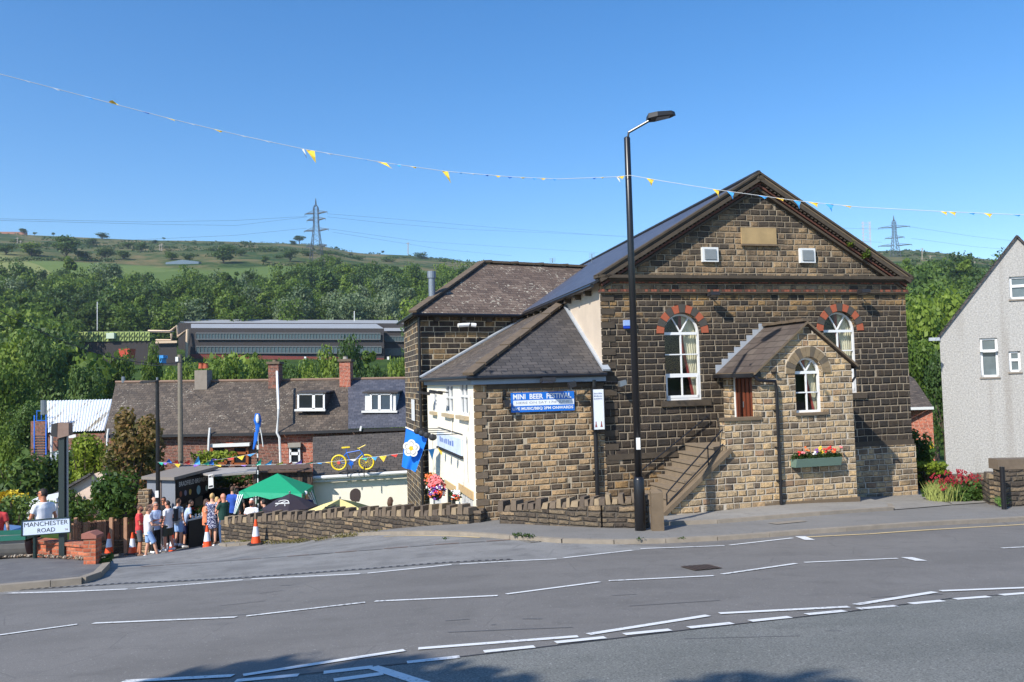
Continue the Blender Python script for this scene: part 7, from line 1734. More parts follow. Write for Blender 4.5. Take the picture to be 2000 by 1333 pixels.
    if drink is not None:
        i = drink; d = (AR[i][2] - AR[i][1]).normalized(); q = AR[i][2] + d * .07 + Vector((0, 0, -.04))
        g_ = thing('beer_glass', q, 'pint glass of beer held by ' + lab.split(' standing')[0].split(' seated')[0][:60], 'glass')
        gm = MB(); gm.tube([q, q + Vector((0, 0, .12))], [.032, .04], 9); gm.build('beer', plain('amber_beer', srgb(190, 120, 40), .2), g_)
        gm = MB(); gm.tube([q + Vector((0, 0, .121)), q + Vector((0, 0, .15))], [.04, .042], 9); gm.build('froth', m_whitep, g_)
    if bag:
        b_ = thing('backpack', P(0, -.2, 1.1), 'black backpack on the back of the man in pale blue shorts', 'backpack')
        gm = MB(); q0 = [P(x, y, z) for x, y, z in ((-.15, -.11, .95), (.15, -.11, .95), (.16, -.28, .95), (-.16, -.28, .95), (-.13, -.1, 1.4), (.13, -.1, 1.4), (.11, -.22, 1.42), (-.11, -.22, 1.42))]
        gm.add(q0, [[0,1,2,3],[4,5,6,7],[0,1,5,4],[1,2,6,5],[2,3,7,6],[3,0,4,7]]); vs, fs = remeshed(gm, .03); g2 = MB(); g2.add(vs, fs); g2.build('bag', m_blackm, b_, smooth=True)
        gm = MB()
        for sd in (-1, 1): gm.tube([P(sd * .1, -.12, 1.38), P(sd * .12, .02, 1.46), P(sd * .13, .14, 1.34), P(sd * .14, .12, 1.12), P(sd * .14, -.1, 1.0)], .02, 6)
        gm.build('strap', m_blackm, b_)
    return r
rad = math.radians
WH = cloth((232, 232, 236), 'white'); LB = cloth((178, 198, 230), 'light_blue'); RD_ = cloth((206, 66, 66), 'red'); OR = cloth((236, 160, 50), 'orange'); DG = cloth((20, 62, 52), 'dark_green'); KH = cloth((66, 68, 56), 'olive'); GRY = cloth((90, 92, 96), 'grey'); LS = cloth((150, 182, 226), 'pale_blue_shorts'); NV = cloth((36, 44, 90), 'navy'); BK = cloth((28, 28, 32), 'black'); JN = cloth((52, 76, 110), 'denim'); GS = cloth((170, 174, 178), 'pale_grey'); BLU = cloth((40, 80, 170), 'blue'); BR_ = cloth((110, 82, 70), 'brown')
person((272, 988), 29.0, rad(75), 'bearded man in a red T-shirt and grey shorts standing leftmost in the group', skin='b', hair='brown', top=RD_, bottom=GRY, arms=('cross', 'cross'), beard='dark', shoes=(120, 90, 70), legs=(-.05, .05))
person((289, 990), 28.6, rad(60), 'man in a white T-shirt and pale blue shorts with his arms folded', hair='brown', top=WH, bottom=LS, arms=('cross', 'lean'), belly=.03, legs=(-.05, .3))
person((303, 982), 29.1, rad(115), 'man in a light blue polo shirt and sunglasses with dark trousers', hair='grey', top=LB, bottom=BK, kind='trousers', arms=('drinklow', 'drink'), glasses=True, skin='c', belly=.03)
person((310, 976), 30.4, rad(200), 'grey haired man in an orange shirt standing behind the blue polo shirt', hair='grey', top=OR, bottom=GRY, kind='trousers', arms=('down', 'drinklow'), skin='c')
person((301, 970), 30.9, rad(150), 'dark haired man behind the group, seen only by his head against the kiosk', hair='dark', top=BR_, bottom=BK, kind='trousers')
person((320, 972), 30.4, rad(170), 'dark haired person in sunglasses facing out from behind the white T-shirt', hair='dark', top=BK, bottom=BK, kind='trousers', glasses=True, skin='b')
person((328, 979), 29.2, rad(-75), 'dark haired person in white T-shirt and olive shorts facing left', hair='dark', top=WH, bottom=KH, arms=('drinklow', 'drink'), skin='c', h=1.72, legs=(.05, -.1))
person((348, 975), 30.2, rad(25), 'man with a black backpack, grey top and blue shorts seen from behind', hair='brown', top=GS, bottom=LS, arms=('down', 'down'), bag=True, h=1.68)
person((358, 979), 30.9, rad(50), 'person in a pale blue shirt leaning to the serving table beside the backpack', hair='dark', top=LB, bottom=NV, arms=('lean', 'lean'), lean=.35, h=1.7)
person((414, 965), 28.2, rad(10), 'blonde woman in a navy patterned dress standing with her back to the road', hair='blonde', bottom=m_dress, kind='dress', arms=('drinklow', 'back'), long_hair=False, h=1.68, shoes=(120, 40, 40))
person((402, 976), 29.0, rad(60), 'woman with bare arms and black leggings half hidden left of the patterned dress', hair='brown', top=cloth((226, 130, 90), 'peach'), bottom=BK, kind='trousers', arms=('drink', 'down'), h=1.62, skin='b', long_hair=True)
person((437, 965), 27.2, rad(-65), 'bald man in a dark green T-shirt with one hand at his mouth', bald=True, top=DG, bottom=JN, kind='trousers', arms=('chin', 'lean'), skin='c', belly=.05, h=1.76)
person((454, 951), 30.2, rad(20), 'young man in a blue sports shirt under the canopy behind the bald man', hair='brown', top=BLU, bottom=BK, arms=('down', 'down'), kind='trousers')
person((463, 957), 30.8, rad(-20), 'person in a grey top under the canopy beside the blue sports shirt', hair='dark', top=GRY, bottom=BK, arms=('down', 'down'), kind='trousers')
person((424, 972), 28.6, rad(-40), 'fair haired person between the patterned dress and the bald man', hair='blonde', top=cloth((206, 190, 140), 'straw'), bottom=BK, kind='trousers', h=1.66, long_hair=True)
person((492, 974), 27.6, rad(190), 'seated white bearded man in white under the green gazebo', hair='white', top=WH, bottom=NV, kind='trousers', arms=('lap', 'lap'), seated=True, beard='dark', skin='c')
person((519, 976), 27.9, rad(-60), 'seated person in dark green bending forward under the gazebo', hair='dark', top=DG, bottom=BK, kind='trousers', arms=('lap', 'lap'), seated=True, lean=.3)
person((597, 961), 28.8, rad(170), 'person in a pale cap and dark top at the right of the gazebo', hair='brown', top=NV, bottom=BK, kind='trousers', cap=(226, 226, 230), h=1.7)
person((762, 973), 22.9, rad(10), 'brown haired person whose head shows above the long stone wall', hair='brown', top=BR_, bottom=BK, kind='trousers', h=1.65, long_hair=True)
person((85, 955), 18.55, rad(-62), 'man in a white T-shirt and sunglasses seated on the brick wall behind the nameplate', hair='dark', top=WH, bottom=GRY, arms=('lap', 'down'), seated=True, skin='b', glasses=True, h=1.8, headturn=rad(-25), belly=.02)
person((-9, 975), 18.6, rad(-20), 'person in a red top cut off by the left edge of the view', hair='dark', top=RD_, bottom=JN, kind='trousers', seated=True, h=1.75)
# ------------------------------------------------------------------ trees and shrubs
GA = [(.034, .062, .010, 1), (.082, .138, .018, 1), (.15, .22, .030, 1), (.235, .31, .050, 1)]
GB = [(.022, .044, .012, 1), (.050, .092, .020, 1), (.082, .138, .028, 1), (.12, .18, .040, 1)]
GP_ = [(.07, .11, .05, 1), (.13, .18, .085, 1), (.19, .24, .13, 1), (.26, .30, .18, 1)]
GR = [(.03, .06, .012, 1), (.06, .10, .02, 1), (.15, .12, .04, 1), (.30, .15, .06, 1)]
m_tree = leafy('broadleaf_foliage', GA, .28, .12, .5); m_treed = leafy('dark_foliage', GB, .2, .12, .5); m_treep = leafy('silvery_foliage', GP_, .25, .12, .5); m_reddish = leafy('photinia_leaves', GR, .3, 2.2)
m_bark = plain('bark', srgb(86, 72, 58), .95, var=.3)
def crown(seed, rx, rz, lobes=11, leaves=900, size=.5, conic=0.0):
    """leaf clumps on the skins of overlapping lobes; local coordinates, crown centre at height rz"""
    rg = np.random.default_rng(seed); Vs = []; Ts = []
    per = leaves // lobes
    for k in range(lobes):
        a = rg.random() * 6.283; rr_ = rg.random() ** .5 * rx * .62; zz = (rg.random() * 1.5 - .72) * rz
        f = 1 - conic * (zz / rz * .5 + .5); lr = rx * (.34 + .24 * rg.random()) * f
        if k == 0: rr_ = 0; zz = rz * .45
        if k == 1: rr_ = 0; zz = -rz * .2; lr = rx * .7
        c = np.array([math.cos(a) * rr_ * f, math.sin(a) * rr_ * f, rz + zz])
        n = per; d = rg.normal(size=(n, 3)); d /= np.linalg.norm(d, axis=1)[:, None]
        rad_ = lr * (.80 + .32 * rg.random(n) ** 2 - .35 * (rg.random(n) < .12)); p = c + d * rad_[:, None] * np.array([1, 1, .85])
        nn = d + rg.normal(size=(n, 3)) * .55; nn /= np.linalg.norm(nn, axis=1)[:, None]; t_ = np.cross(nn, rg.normal(size=(n, 3))); t_ /= np.linalg.norm(t_, axis=1)[:, None]; b = np.cross(nn, t_)
        s = (size * (.55 + .9 * rg.random(n)))[:, None]
        Vs.append(np.stack([p - t_ * s, p - b * s * .7, p + t_ * s, p + b * s * .7], 1).reshape(-1, 3)); Ts.append(np.full(n, rg.random()) * .7 + rg.random(n) * .3)
    return np.concatenate(Vs), np.concatenate(Ts)
PROTO = {}
def proto(kind, i):
    key = (kind, i)
    if key in PROTO: return PROTO[key]
    mat, rx, rz, cn, sz, lv = {'leaf': (m_tree, 1, .95, .15, .085, 1300), 'dark': (m_treed, 1, 1.0, .1, .085, 1300), 'pale': (m_treep, 1, 1.05, .1, .08, 1300), 'tall': (m_tree, .72, 1.3, .45, .08, 1300), 'near': (m_tree, 1, 1.0, .15, .045, 5200), 'neard': (m_treed, 1, 1.05, .15, .045, 5200), 'shrub': (m_treed, 1, .7, 0, .1, 420)}[kind]
    V, T_ = crown(hash(kind) % 1000 * 0 + sum(map(ord, kind)) * 31 + i * 7, rx, rz, 14 if 'near' not in kind else 20, lv, sz, cn)
    V[:, 2] += .45 if kind != 'shrub' else -.1
    o = leaf_obj('crown', mat, V, None, T_); COL.objects.unlink(o)
    mb = MB(); zc = .45 + rz
    if kind != 'shrub':
        mb.tube([(0, 0, -.3), (.02, 0, .3), (0, .03, zc)], [.075, .055, .02], 7)
        for k in range(6):
            a = k * 1.05; mb.tube([(0, 0, .35 + .1 * k), (math.cos(a) * .3, math.sin(a) * .3, .75 + .12 * k), (math.cos(a) * .55, math.sin(a) * .55, 1.0 + .14 * k)], [.035, .022, .008], 5)
    tr = mb.build('trunk', m_bark) if kind != 'shrub' else None
    if tr: COL.objects.unlink(tr)
    PROTO[key] = (o, tr); return PROTO[key]
def tree(P, kind, sc_, lab, group=None, i=None, name=None, cat='tree', zs=1.0):
    i = random.randrange(3) if i is None else i; o, tr = proto(kind, i)
    r = bpy.data.objects.new(name or ('tree' if kind != 'shrub' else 'shrub'), None); COL.objects.link(r); r.location = P; r.scale = (sc_, sc_, sc_ * zs); r.rotation_euler = (0, 0, R() * 6.28)
    label(r, lab, cat, group)
    c = o.copy(); COL.objects.link(c); c.parent = r
    if tr: t_ = tr.copy(); COL.objects.link(t_); t_.parent = r
    return r
def tree_px(px, top, Y, rpx, kind, lab, group=None, drop=None, **k):
    """a tree at depth Y whose crown top is at pixel row top and whose half width is rpx pixels"""
    p = U(px, top, Y); rad_ = rpx / F * Y; z = float(gfull(p.x, p.y)) - .3; hgt = p.z - z
    full = {'leaf': 2.35, 'dark': 2.45, 'pale': 2.5, 'tall': 3.0, 'near': 2.45, 'neard': 2.55, 'shrub': 1.3}[kind]; wr = .72 if kind == 'tall' else 1
    s = rad_ / wr; return tree((p.x, p.y, z), kind, s, lab, group, zs=max(.3, hgt / (full * s)), **k)
random.seed(21)
# the wood on the valley side: nearest trees as things, the mass above as one object
lab_w = 'broadleaf tree in the dense green wood covering the valley side'
spots = []
def wood_ok(x, y):
    r_ = math.hypot(x, y); b = x / y; px = CX + b * F
    if px < -260 or px > 2250: return False
    if 940 < px < 1660: return False
    if 140 < px < 800 and 108 < r_ < 240: return False
    return True
cand = []
yy = 96.0
while yy < 430:
    st_ = 6.0 + yy * .008; x = -yy * .78
    while x < yy * .78:
        xx, y2 = x + (R() - .5) * st_ * .8, yy + (R() - .5) * st_ * .8
        if wood_ok(xx, y2):
            px_ = CX + xx / y2 * F; lim = 384 + 18 * math.sin(px_ * .012) - (24 if px_ < 340 else 0) - (70 if px_ > 1650 else 0)
            if math.hypot(xx, y2) < lim: cand.append((xx, y2))
        x += st_
    yy += st_ * .9
cand.sort(key=lambda p: math.hypot(*p))
def pick_kind(x, y):
    n = math.sin(x * .045 + 1) * math.cos(y * .037) + math.sin(x * .11) * .4 + (R() - .5) * 1.2
    px = CX + x / y * F
    if n > .75 and y > 230: return 'pale'
    return 'dark' if n < -.5 else ('tall' if R() < .18 else 'leaf')
def tree_size(r_): return 3.4 + R() * 2.0
cnt = 0; rest = []
for (x, y) in cand:
    r_ = math.hypot(x, y); k = pick_kind(x, y); s = tree_size(r_); z = float(gfull(x, y)) - .5
    px = CX + x / y * F
    vis = True
    if px > 800 and px < 940 and r_ < 200: vis = False
    if not vis: continue
    if cnt < 235: tree((x, y, z), k, s, lab_w, 'trees of the valley wood', zs=.9 + R() * .35); cnt += 1
    else: rest.append((x, y, z, s, k))
byk = {}
for x, y, z, s, k in rest:
    o, tr = proto(k, random.randrange(3)); V = np.empty(len(o.data.vertices) * 3, np.float32); o.data.vertices.foreach_get('co', V); V = V.reshape(-1, 4, 3)
    keep = np.random.default_rng(int(abs(x * 91 + y))).random(len(V)) < (.62 if y > 300 else .8); V = V[keep].reshape(-1, 3).astype(float)
    a = R() * 6.28; c_, s_ = math.cos(a), math.sin(a); zs_ = .9 + R() * .35
    V = np.stack([(V[:, 0] * c_ - V[:, 1] * s_) * s + x, (V[:, 0] * s_ + V[:, 1] * c_) * s + y, V[:, 2] * s * zs_ + z], 1)
    byk.setdefault(k, ([], []))[0].append(V); byk[k][1].append(np.full(len(V) // 4, R()))
allV = []; allT = []; mi = []; mats_ = [m_tree, m_treed, m_treep]
for k, (vs, ts) in byk.items():
    allV += vs; allT += ts; mi += [np.full(sum(len(v) // 4 for v in vs), {'leaf': 0, 'tall': 0, 'dark': 1, 'pale': 2}[k], dtype=np.int32)]
wood = leaf_obj('wood', m_tree, np.concatenate(allV), None, np.concatenate(allT), kind='stuff', lab='continuous green wood across the hillside above the factory', cat='wood')
wood.data.materials.append(m_treed); wood.data.materials.append(m_treep); wood.data.polygons.foreach_set('material_index', np.concatenate(mi))
# single trees and bushes in the fields: pixel of the foot, half width, height in pixels
fld = [(45,458,10,12,'dark'),(68,459,5,6,'dark'),(104,460,4,6,'dark'),(200,468,14,5,'dark'),(320,468,4,5,'dark'),(303,476,7,8,'dark'),(130,508,22,33,'dark'),(160,508,16,14,'dark'),(180,482,11,12,'dark'),(205,507,17,16,'dark'),(240,507,14,12,'dark'),(276,492,11,14,'dark'),(250,486,12,10,'dark'),(60,500,22,20,'leaf'),(12,498,14,14,'dark'),
       (370,512,10,12,'dark'),(335,508,12,12,'leaf'),(437,515,20,26,'dark'),(455,496,8,8,'dark'),(518,513,8,10,'leaf'),(567,512,13,18,'dark'),(585,474,14,14,'dark'),(572,478,9,9,'dark'),(657,486,4,5,'dark'),(685,500,6,6,'dark'),(655,520,14,12,'dark'),(672,536,18,16,'leaf'),(748,494,4,5,'dark'),(740,538,16,16,'dark'),(770,536,12,12,'dark'),(710,530,12,12,'dark'),(610,530,9,16,'dark'),(690,530,12,10,'dark'),(800,545,12,12,'leaf'),(830,545,10,10,'dark'),
       (860,556,14,14,'dark'),(885,560,12,14,'leaf'),(905,545,10,10,'dark'),(470,500,10,6,'dark'),(520,492,16,7,'shrub'),(380,478,10,6,'shrub'),(600,500,18,9,'shrub'),(640,508,20,8,'shrub'),(700,508,16,8,'shrub'),(480,478,14,5,'shrub'),(90,480,16,7,'shrub'),(150,478,14,6,'shrub'),(30,474,16,6,'shrub'),(410,490,12,7,'shrub'),(545,505,12,7,'shrub'),(760,512,18,7,'shrub'),(820,505,20,6,'shrub'),(870,512,18,6,'shrub'),
       (1815,530,16,15,'dark'),(1800,500,12,6,'shrub'),(1840,512,14,7,'shrub'),(1870,520,14,8,'shrub'),(1780,520,12,8,'shrub'),(1860,545,14,12,'dark'),(1790,545,14,12,'leaf'),(1900,525,12,8,'shrub'),(1835,560,16,14,'leaf'),(1925,515,10,5,'shrub'),(1775,560,14,12,'dark')]
for n_, (px, py, rp, hp_, k) in enumerate(fld):
    if rp >= 8 and k != 'shrub' and py > 481: rp *= 1.3; hp_ *= 1.45
    P = hp(px, py, 300)
    if P is None: P = U(px, py, 800)
    Y = P.y; s = rp / F * Y; full = {'leaf': 2.35, 'dark': 2.45, 'shrub': 1.3}[k]
    big = rp > 15
    tree((P.x, P.y, P.z - .5), k, s, 'dark bush or tree scattered over the moor and fields of the far hillside' if k != 'leaf' else 'mid green bushy tree at the edge of the far fields', 'bushes and trees on the far hillside', zs=max(.4, (hp_ / F * Y) / (full * s)), cat='tree')
# hedges across the fields
mbV = []
for pts in ([(0,484),(120,482),(330,486)], [(0,512),(60,510),(230,512)], [(450,485),(540,492),(620,498),(700,505)], [(520,520),(640,524),(760,528)], [(760,505),(860,508),(905,512)], [(330,500),(440,503)], [(1780,512),(1850,518),(1930,522)]):
    for a, b in zip(pts, pts[1:]):
        A, B = hp(*a, 300), hp(*b, 300)
        if A is None or B is None: continue
        n = int((B - A).length / 2.2)
        for k in range(n):
            q = A.lerp(B, k / n); q.z = float(gfull(q.x, q.y)) + .9
            if R() < .85: mbV.append(leaf_arrays(26, q, (1.8, 1.6, 1.4), .55, k))
leaf_obj('hedge', m_treed, np.concatenate(mbV), None, None, lab='dark field hedges running across the pastures of the far hillside', cat='hedge', kind='stuff')
# gorse and bracken on the moor
gv = []
rgm = np.random.default_rng(5)
for k in range(2600):
    a = rgm.random() * 1.3 - .65; r_ = 560 + rgm.random() * 330; x, y = r_ * math.sin(a), r_ * math.cos(a)
    if math.sin(x * .02) + math.cos(y * .024 + x * .01) + rgm.random() < .7: continue
    gv.append(leaf_arrays(7, (x, y, float(gfull(x, y)) + .4), (2.6, 2.2, .8), .9, k))
leaf_obj('bracken', m_treed, np.concatenate(gv), None, None, lab='patches of dark bracken and gorse over the upper moor', cat='bracken', kind='stuff')
# nearer trees of the valley floor, left
for px, top, Y, rp, k, lab in [(40, 640, 92, 75, 'near', 'tall green tree at the left edge, behind the blue staircase'), (85, 655, 86, 60, 'neard', 'dark bushy tree directly above the white corrugated roof'), (232, 694, 98, 45, 'near', 'dark green tree between the corrugated roof and the telegraph pole'), (297, 664, 84, 34, 'near', 'bright green tree left of the telegraph pole top'), (10, 700, 70, 60, 'near', 'broad tree low at the left edge beside the staircase'),
    (160, 706, 74, 50, 'neard', 'dark tree behind the left gable of the brown terrace roof'), (330, 715, 66, 45, 'near', 'low bright tree just above the left part of the terrace ridge'), (455, 682, 78, 60, 'near', 'bushy tree above the terrace between the rendered and the first brick chimney'), (500, 690, 88, 45, 'near', 'green tree behind the first brick chimney'), (600, 700, 80, 55, 'near', 'light green tree above the first dormer window'),
    (650, 672, 96, 45, 'near', 'tall green tree before the right half of the factory'), (690, 664, 92, 45, 'neard', 'dark round tree right of the second brick chimney'), (725, 705, 76, 40, 'neard', 'dark shrubby tree above the blue slate roof'), (780, 698, 82, 30, 'near', 'light green tree beside the dark stone rear building'), (60, 790, 52, 48, 'neard', 'dark tree at the foot of the blue staircase'), (15, 830, 44, 42, 'near', 'green tree under the left staircase landing'), (400, 718, 72, 45, 'near', 'low green tree behind the rendered chimney'), (555, 720, 66, 45, 'neard', 'low tree behind the first brick chimney base')]:
    tree_px(px, top, Y, rp, k, lab)
for k in range(15):
    px = 362 + k * 30 + R() * 14; tree_px(px, 694 + R() * 24, 104 + R() * 30, 24 + R() * 14, ('near', 'neard', 'near')[k % 3], 'bushy tree in the green belt between the terrace roofs and the factory', 'trees below the factory')
# right gap trees
for px, top, Y, rp, k, lab in [(1815, 590, 72, 85, 'near', 'large green tree filling the gap between chapel and rendered house'), (1862, 572, 88, 90, 'near', 'tall light green tree behind the roof slope of the rendered house'), (1785, 655, 64, 60, 'near', 'mid green tree behind the small brick house'), (1836, 690, 58, 45, 'neard', 'dark conifer like tree right of the small brick house'), (1915, 585, 120, 75, 'near', 'pale green tree top high on the right below the moor'), (1772, 575, 105, 75, 'near', 'tree just right of the chapel cornice')]:
    tree_px(px, top, Y, rp, k, lab)
# garden shrubs
def shrub(name, px, py, Y, rr2, n, size, mat, lab, cat='shrub', seed=1, lob=6, parent=None):
    c = U(px, py, Y); rg = np.random.default_rng(seed); Vs = []; Ts = []
    for k in range(lob):
        d = rg.normal(size=3) * .5; cc = (c.x + d[0] * rr2[0] * .9, c.y + d[1] * rr2[1], c.z + d[2] * rr2[2] * .9); f = .45 + .25 * rg.random()
        Vs.append(leaf_arrays(n // lob, cc, (rr2[0] * f, rr2[1] * f, rr2[2] * f), size, seed * 10 + k)); Ts.append(np.full(n // lob, rg.random()))
    V = np.concatenate(Vs); T_ = np.concatenate(Ts)
    zb3 = float(V[:, 2].min()) - .3; r = thing(name, (c.x, c.y, zb3), lab, cat)
    leaf_obj('foliage', mat, V, r, T_)
    mb = MB()
    for k in range(5): a = k * 1.26; mb.tube([(c.x, c.y, zb3 - .3), (c.x + math.cos(a) * rr2[0] * .5, c.y + math.sin(a) * rr2[1] * .5, c.z + rr2[2] * (.2 + .1 * k))], [.05, .012], 5)
    mb.build('stem', m_bark, r); return r
shrub('climbing_shrub', 262, 870, 33.5, (1.0, .8, 1.3), 2600, .11, m_reddish, 'tall shrub with reddish young leaves left of the kiosk', seed=4, lob=9)
shrub('climbing_shrub', 240, 950, 32.6, (1.1, .8, 1.3), 2600, .11, m_leaf, 'dense green shrub leaning over the picket fence by the kiosk', seed=5, lob=9)
shrub('shrub', 300, 900, 35, (.9, .5, .9), 1200, .1, m_reddish, 'reddish green shrub behind the slim black street lamp', seed=9)
shrub('hedge_bush', 165, 900, 37, (1.1, .6, 1.0), 2400, .1, m_leafy, 'bright yellow green bush above the pink outbuilding roof', seed=6, lob=8)
shrub('shrub', 150, 992, 33.2, (.8, .4, .6), 1300, .08, m_leaf, 'speckled grey green shrub in front of the pink outbuilding wall', seed=7)
shrub('shrub', 200, 996, 34, (.7, .4, .4), 1200, .08, m_leafy, 'low bright shrub behind the picket fence', seed=8)
shrub('shrub', 22, 1000, 25.5, (1.0, .6, .55), 2000, .07, m_treed, 'rounded dark shrub behind the parked car', seed=10, lob=8)
shrub('shrub', 8, 977, 27.0, (.7, .4, .28), 900, .07, plain('golden_leaves', srgb(206, 180, 40), .6, var=.3) , 'golden yellow shrub top at the left edge', seed=11)
shrub('shrub', 40, 950, 38, (1.8, 1, 1.6), 2600, .16, m_treed, 'large dark shrub mass below the blue staircase', seed=12, lob=10)
shrub('shrub', 110, 940, 40, (1.4, 1, 1.2), 2000, .14, m_treed, 'dark shrub beside the white cladding left of the pink outbuilding', seed=13, lob=8)
shrub('shrub', 395, 893, 36.5, (.9, .4, .35), 800, .09, m_leafy, 'leafy plant below the orange framed terrace windows', seed=14)
shrub('weed_tuft', 206, 1100, 16.9, (.12, .15, .16), 260, .04, m_leaf, 'green weeds at the foot of the brick pillar', 'plant', seed=15, lob=4)
shrub('ivy_bush', 1797, 885, 25.3, (.28, .6, .75), 1500, .07, m_leaf, 'ivy covered bush hanging beside the right corner of the chapel', seed=16, lob=7)
shrub('hedge', 1818, 918, 24.6, (.5, .4, .18), 1700, .05, m_leafy, 'yellow green hedge top between the chapel and the rendered house', 'hedge', seed=17, lob=9)
shrub('shrub', 1812, 945, 25.2, (.5, .3, .32), 1000, .06, m_treed, 'dark bush under the yellow green hedge', seed=18)
r = shrub('valerian_shrub', 1868, 955, 21.6, (.72, .5, .34), 3600, .05, m_leaf, 'leafy shrub with many red flower heads before the rendered house', seed=19, lob=9)
mb = MB(); c = U(1868, 955, 21.6)
for k in range(150):
    x = (R() - .5) * 1.5; y = -R() * .7 + .15; zt = .06 + .42 * R() * (1 - abs(x) * .45) - .06 * abs(x)
    for j in range(3): mb.ball(c + Vector((x + R() * .06, y, zt + j * .024)), .02, 5, 3, k % 2)
mb.build('flowers', [plain('valerian_red', srgb(136, 22, 32), .8, var=.3), plain('valerian_pink', srgb(160, 40, 54), .8, var=.3)], r)
def grass(name, px, py, Y, rr2, n, h, mat, lab, seed):
    c = U(px, py, Y); r = thing(name, (c.x, c.y, g(c.x, c.y)), lab, 'grass tuft'); rg = np.random.default_rng(seed); mb = MB(); zb3 = g(c.x, c.y) + .1
    for k in range(n):
        x, y = rg.normal() * rr2[0] * .5, rg.normal() * rr2[1] * .5; hh = h * (.6 + .6 * rg.random()); dx, dy = rg.normal() * .12, rg.normal() * .12; w = .006
        p = Vector((c.x + x, c.y + y, zb3)); mb.add([p - Vector((w, 0, 0)), p + Vector((w, 0, 0)), p + Vector((dx * .4 + w, dy * .4, hh * .6)), p + Vector((dx, dy, hh)), p + Vector((dx * .4 - w, dy * .4, hh * .6))], [[0, 1, 2, 3, 4]])
    mb.build('blades', mat, r); return r
grass('grass_tuft', 1838, 985, 21.4, (.3, .3), 420, .42, plain('dry_grass', srgb(150, 158, 84), .9, var=.3), 'tall pale grass tuft at the left of the red flowering shrub', 3)
grass('grass_tuft', 1955, 985, 19.7, (.06, .06), 60, .22, plain('fresh_grass', srgb(96, 130, 56), .9, var=.3), 'small green tuft beside the black post', 4)
mbg = []
a_, b_ = gp(1000, 1024), gp(1240, 1037)
for k in range(40):
    f = R(); q = Vector((wB[0][0] + (wB[4][0] - wB[0][0]) * f, wB[0][1] + (wB[4][1] - wB[0][1]) * f - .25, 0)); 
    if f < .25: continue
    q.z = g(q.x, q.y) + .06; mbg.append(leaf_arrays(40, q, (.28, .1, .07), .028, k))
leaf_obj('verge_grass', leafy('dry_verge', [(.12, .10, .03, 1), (.2, .17, .06, 1), (.12, .16, .04, 1)], .2, 3), np.concatenate(mbg), None, None, lab='dry verge grass and weeds along the foot of the long stone wall', cat='grass', kind='stuff')
leaf_obj('weeds', m_leaf, np.concatenate([leaf_arrays(40, gp(x, y) + Vector((0, 0, .12)), (.12, .05, .04), .025, x) for x, y in ((1025, 1057), (1010, 1056), (1035, 1058))] + [leaf_arrays(20, gp(x, 1064) + Vector((0, 0, .12)), (.1, .03, .03), .02, x) for x in (1250, 1330, 870)]), None, None, lab='small weeds sprouting along the kerb', cat='weeds', kind='stuff')
# trees behind the photographer that throw shade on the near road
for qx, qy, zc3, rr3, lab in ((650, 1296, 5.2, 1.7, 'tall street tree behind the viewpoint, shading the near road markings'), (925, 1297, 5.0, 1.1, 'slim street tree behind the viewpoint, between the other two'), (1340, 1316, 5.6, 1.7, 'broad street tree behind the viewpoint at the right')):
    G_ = gp(qx, qy); k_ = (zc3 - G_.z) / math.tan(math.radians(40)) + rr3 * 1.25; x = G_.x - k_ * math.sin(math.radians(40)); y = G_.y - k_ * math.cos(math.radians(40))
    r = thing('street_tree', (x, y, -1.9), lab, 'tree'); V, T_ = crown(int(abs(x) * 7) + 60, rr3, rr3 * .8, 14, 2600, .13); V[:, 2] += zc3 - rr3 * .8; V[:, 0] += x; V[:, 1] += y
    leaf_obj('crown', m_tree, V, r, T_); mb = MB(); mb.tube([(x, y, -2.0), (x + .1, y, 1.5), (x, y, zc3 + .6)], [.16, .12, .04], 8)
    for k in range(5): mb.tube([(x, y, 2 + k * .5), (x + math.cos(k * 1.3) * rr3 * .7, y + math.sin(k * 1.3) * rr3 * .7, 4 + k * .5)], [.06, .015], 5)
    mb.build('trunk', m_bark, r)

# ------------------------------------------------------------------ factory
FYd = 205.0; FX = lambda px, py, d=0: U(px, py, FYd + d)
zfb = FX(560, 712).z - 6
r = thing('factory', (FX(560, 700).x, FYd, zfb), 'long dark factory shed with pale roof lights and bands of glazing before the wood', 'factory')
m_fd = plain('dark_factory_cladding', srgb(52, 47, 46), .8, var=.2, scale=.15); m_fg = plain('factory_glazing', srgb(70, 88, 92), .35, var=.25, scale=.6); m_fr = plain('pale_factory_roof', srgb(150, 152, 154), .7, var=.12, scale=.3)
mb = MB()
def fwall(a, b, top, m=0, d0=0): p, q = FX(*a, d0), FX(*b, d0); mb.add([(p.x, p.y, zfb), (q.x, q.y, zfb), (q.x, q.y, FX(b[0], top[1], d0).z), (p.x, p.y, FX(a[0], top[0], d0).z)], [[0, 1, 2, 3]], m)
fwall((373, 700), (750, 700), (641, 642)); fwall((750, 700), (750.5, 700), (642, 642)); fwall((750, 700), (806, 700), (650, 650), 0, 6); p, q = FX(373, 700), FX(348, 700, 26)
mb.add([(p.x, p.y, zfb), (q.x, q.y, zfb), (q.x, q.y, FX(348, 628, 26).z), (p.x, p.y, FX(373, 641).z)], [[0, 1, 2, 3]], 0)
mb.build('wall', m_fd, r)
mb = MB()
mb.add([FX(373, 641), FX(750, 642), FX(735, 633, 12), FX(373, 633, 12)], [[0, 1, 2, 3]]); mb.add([FX(350, 631, 18), FX(806, 633, 18), FX(800, 626, 30), FX(350, 624, 30)], [[0, 1, 2, 3]]); mb.add([FX(750, 647, 6), FX(806, 647, 6), FX(806, 641, 14), FX(750, 641, 14)], [[0, 1, 2, 3]])
mb.build('roof_light', m_fr, r)
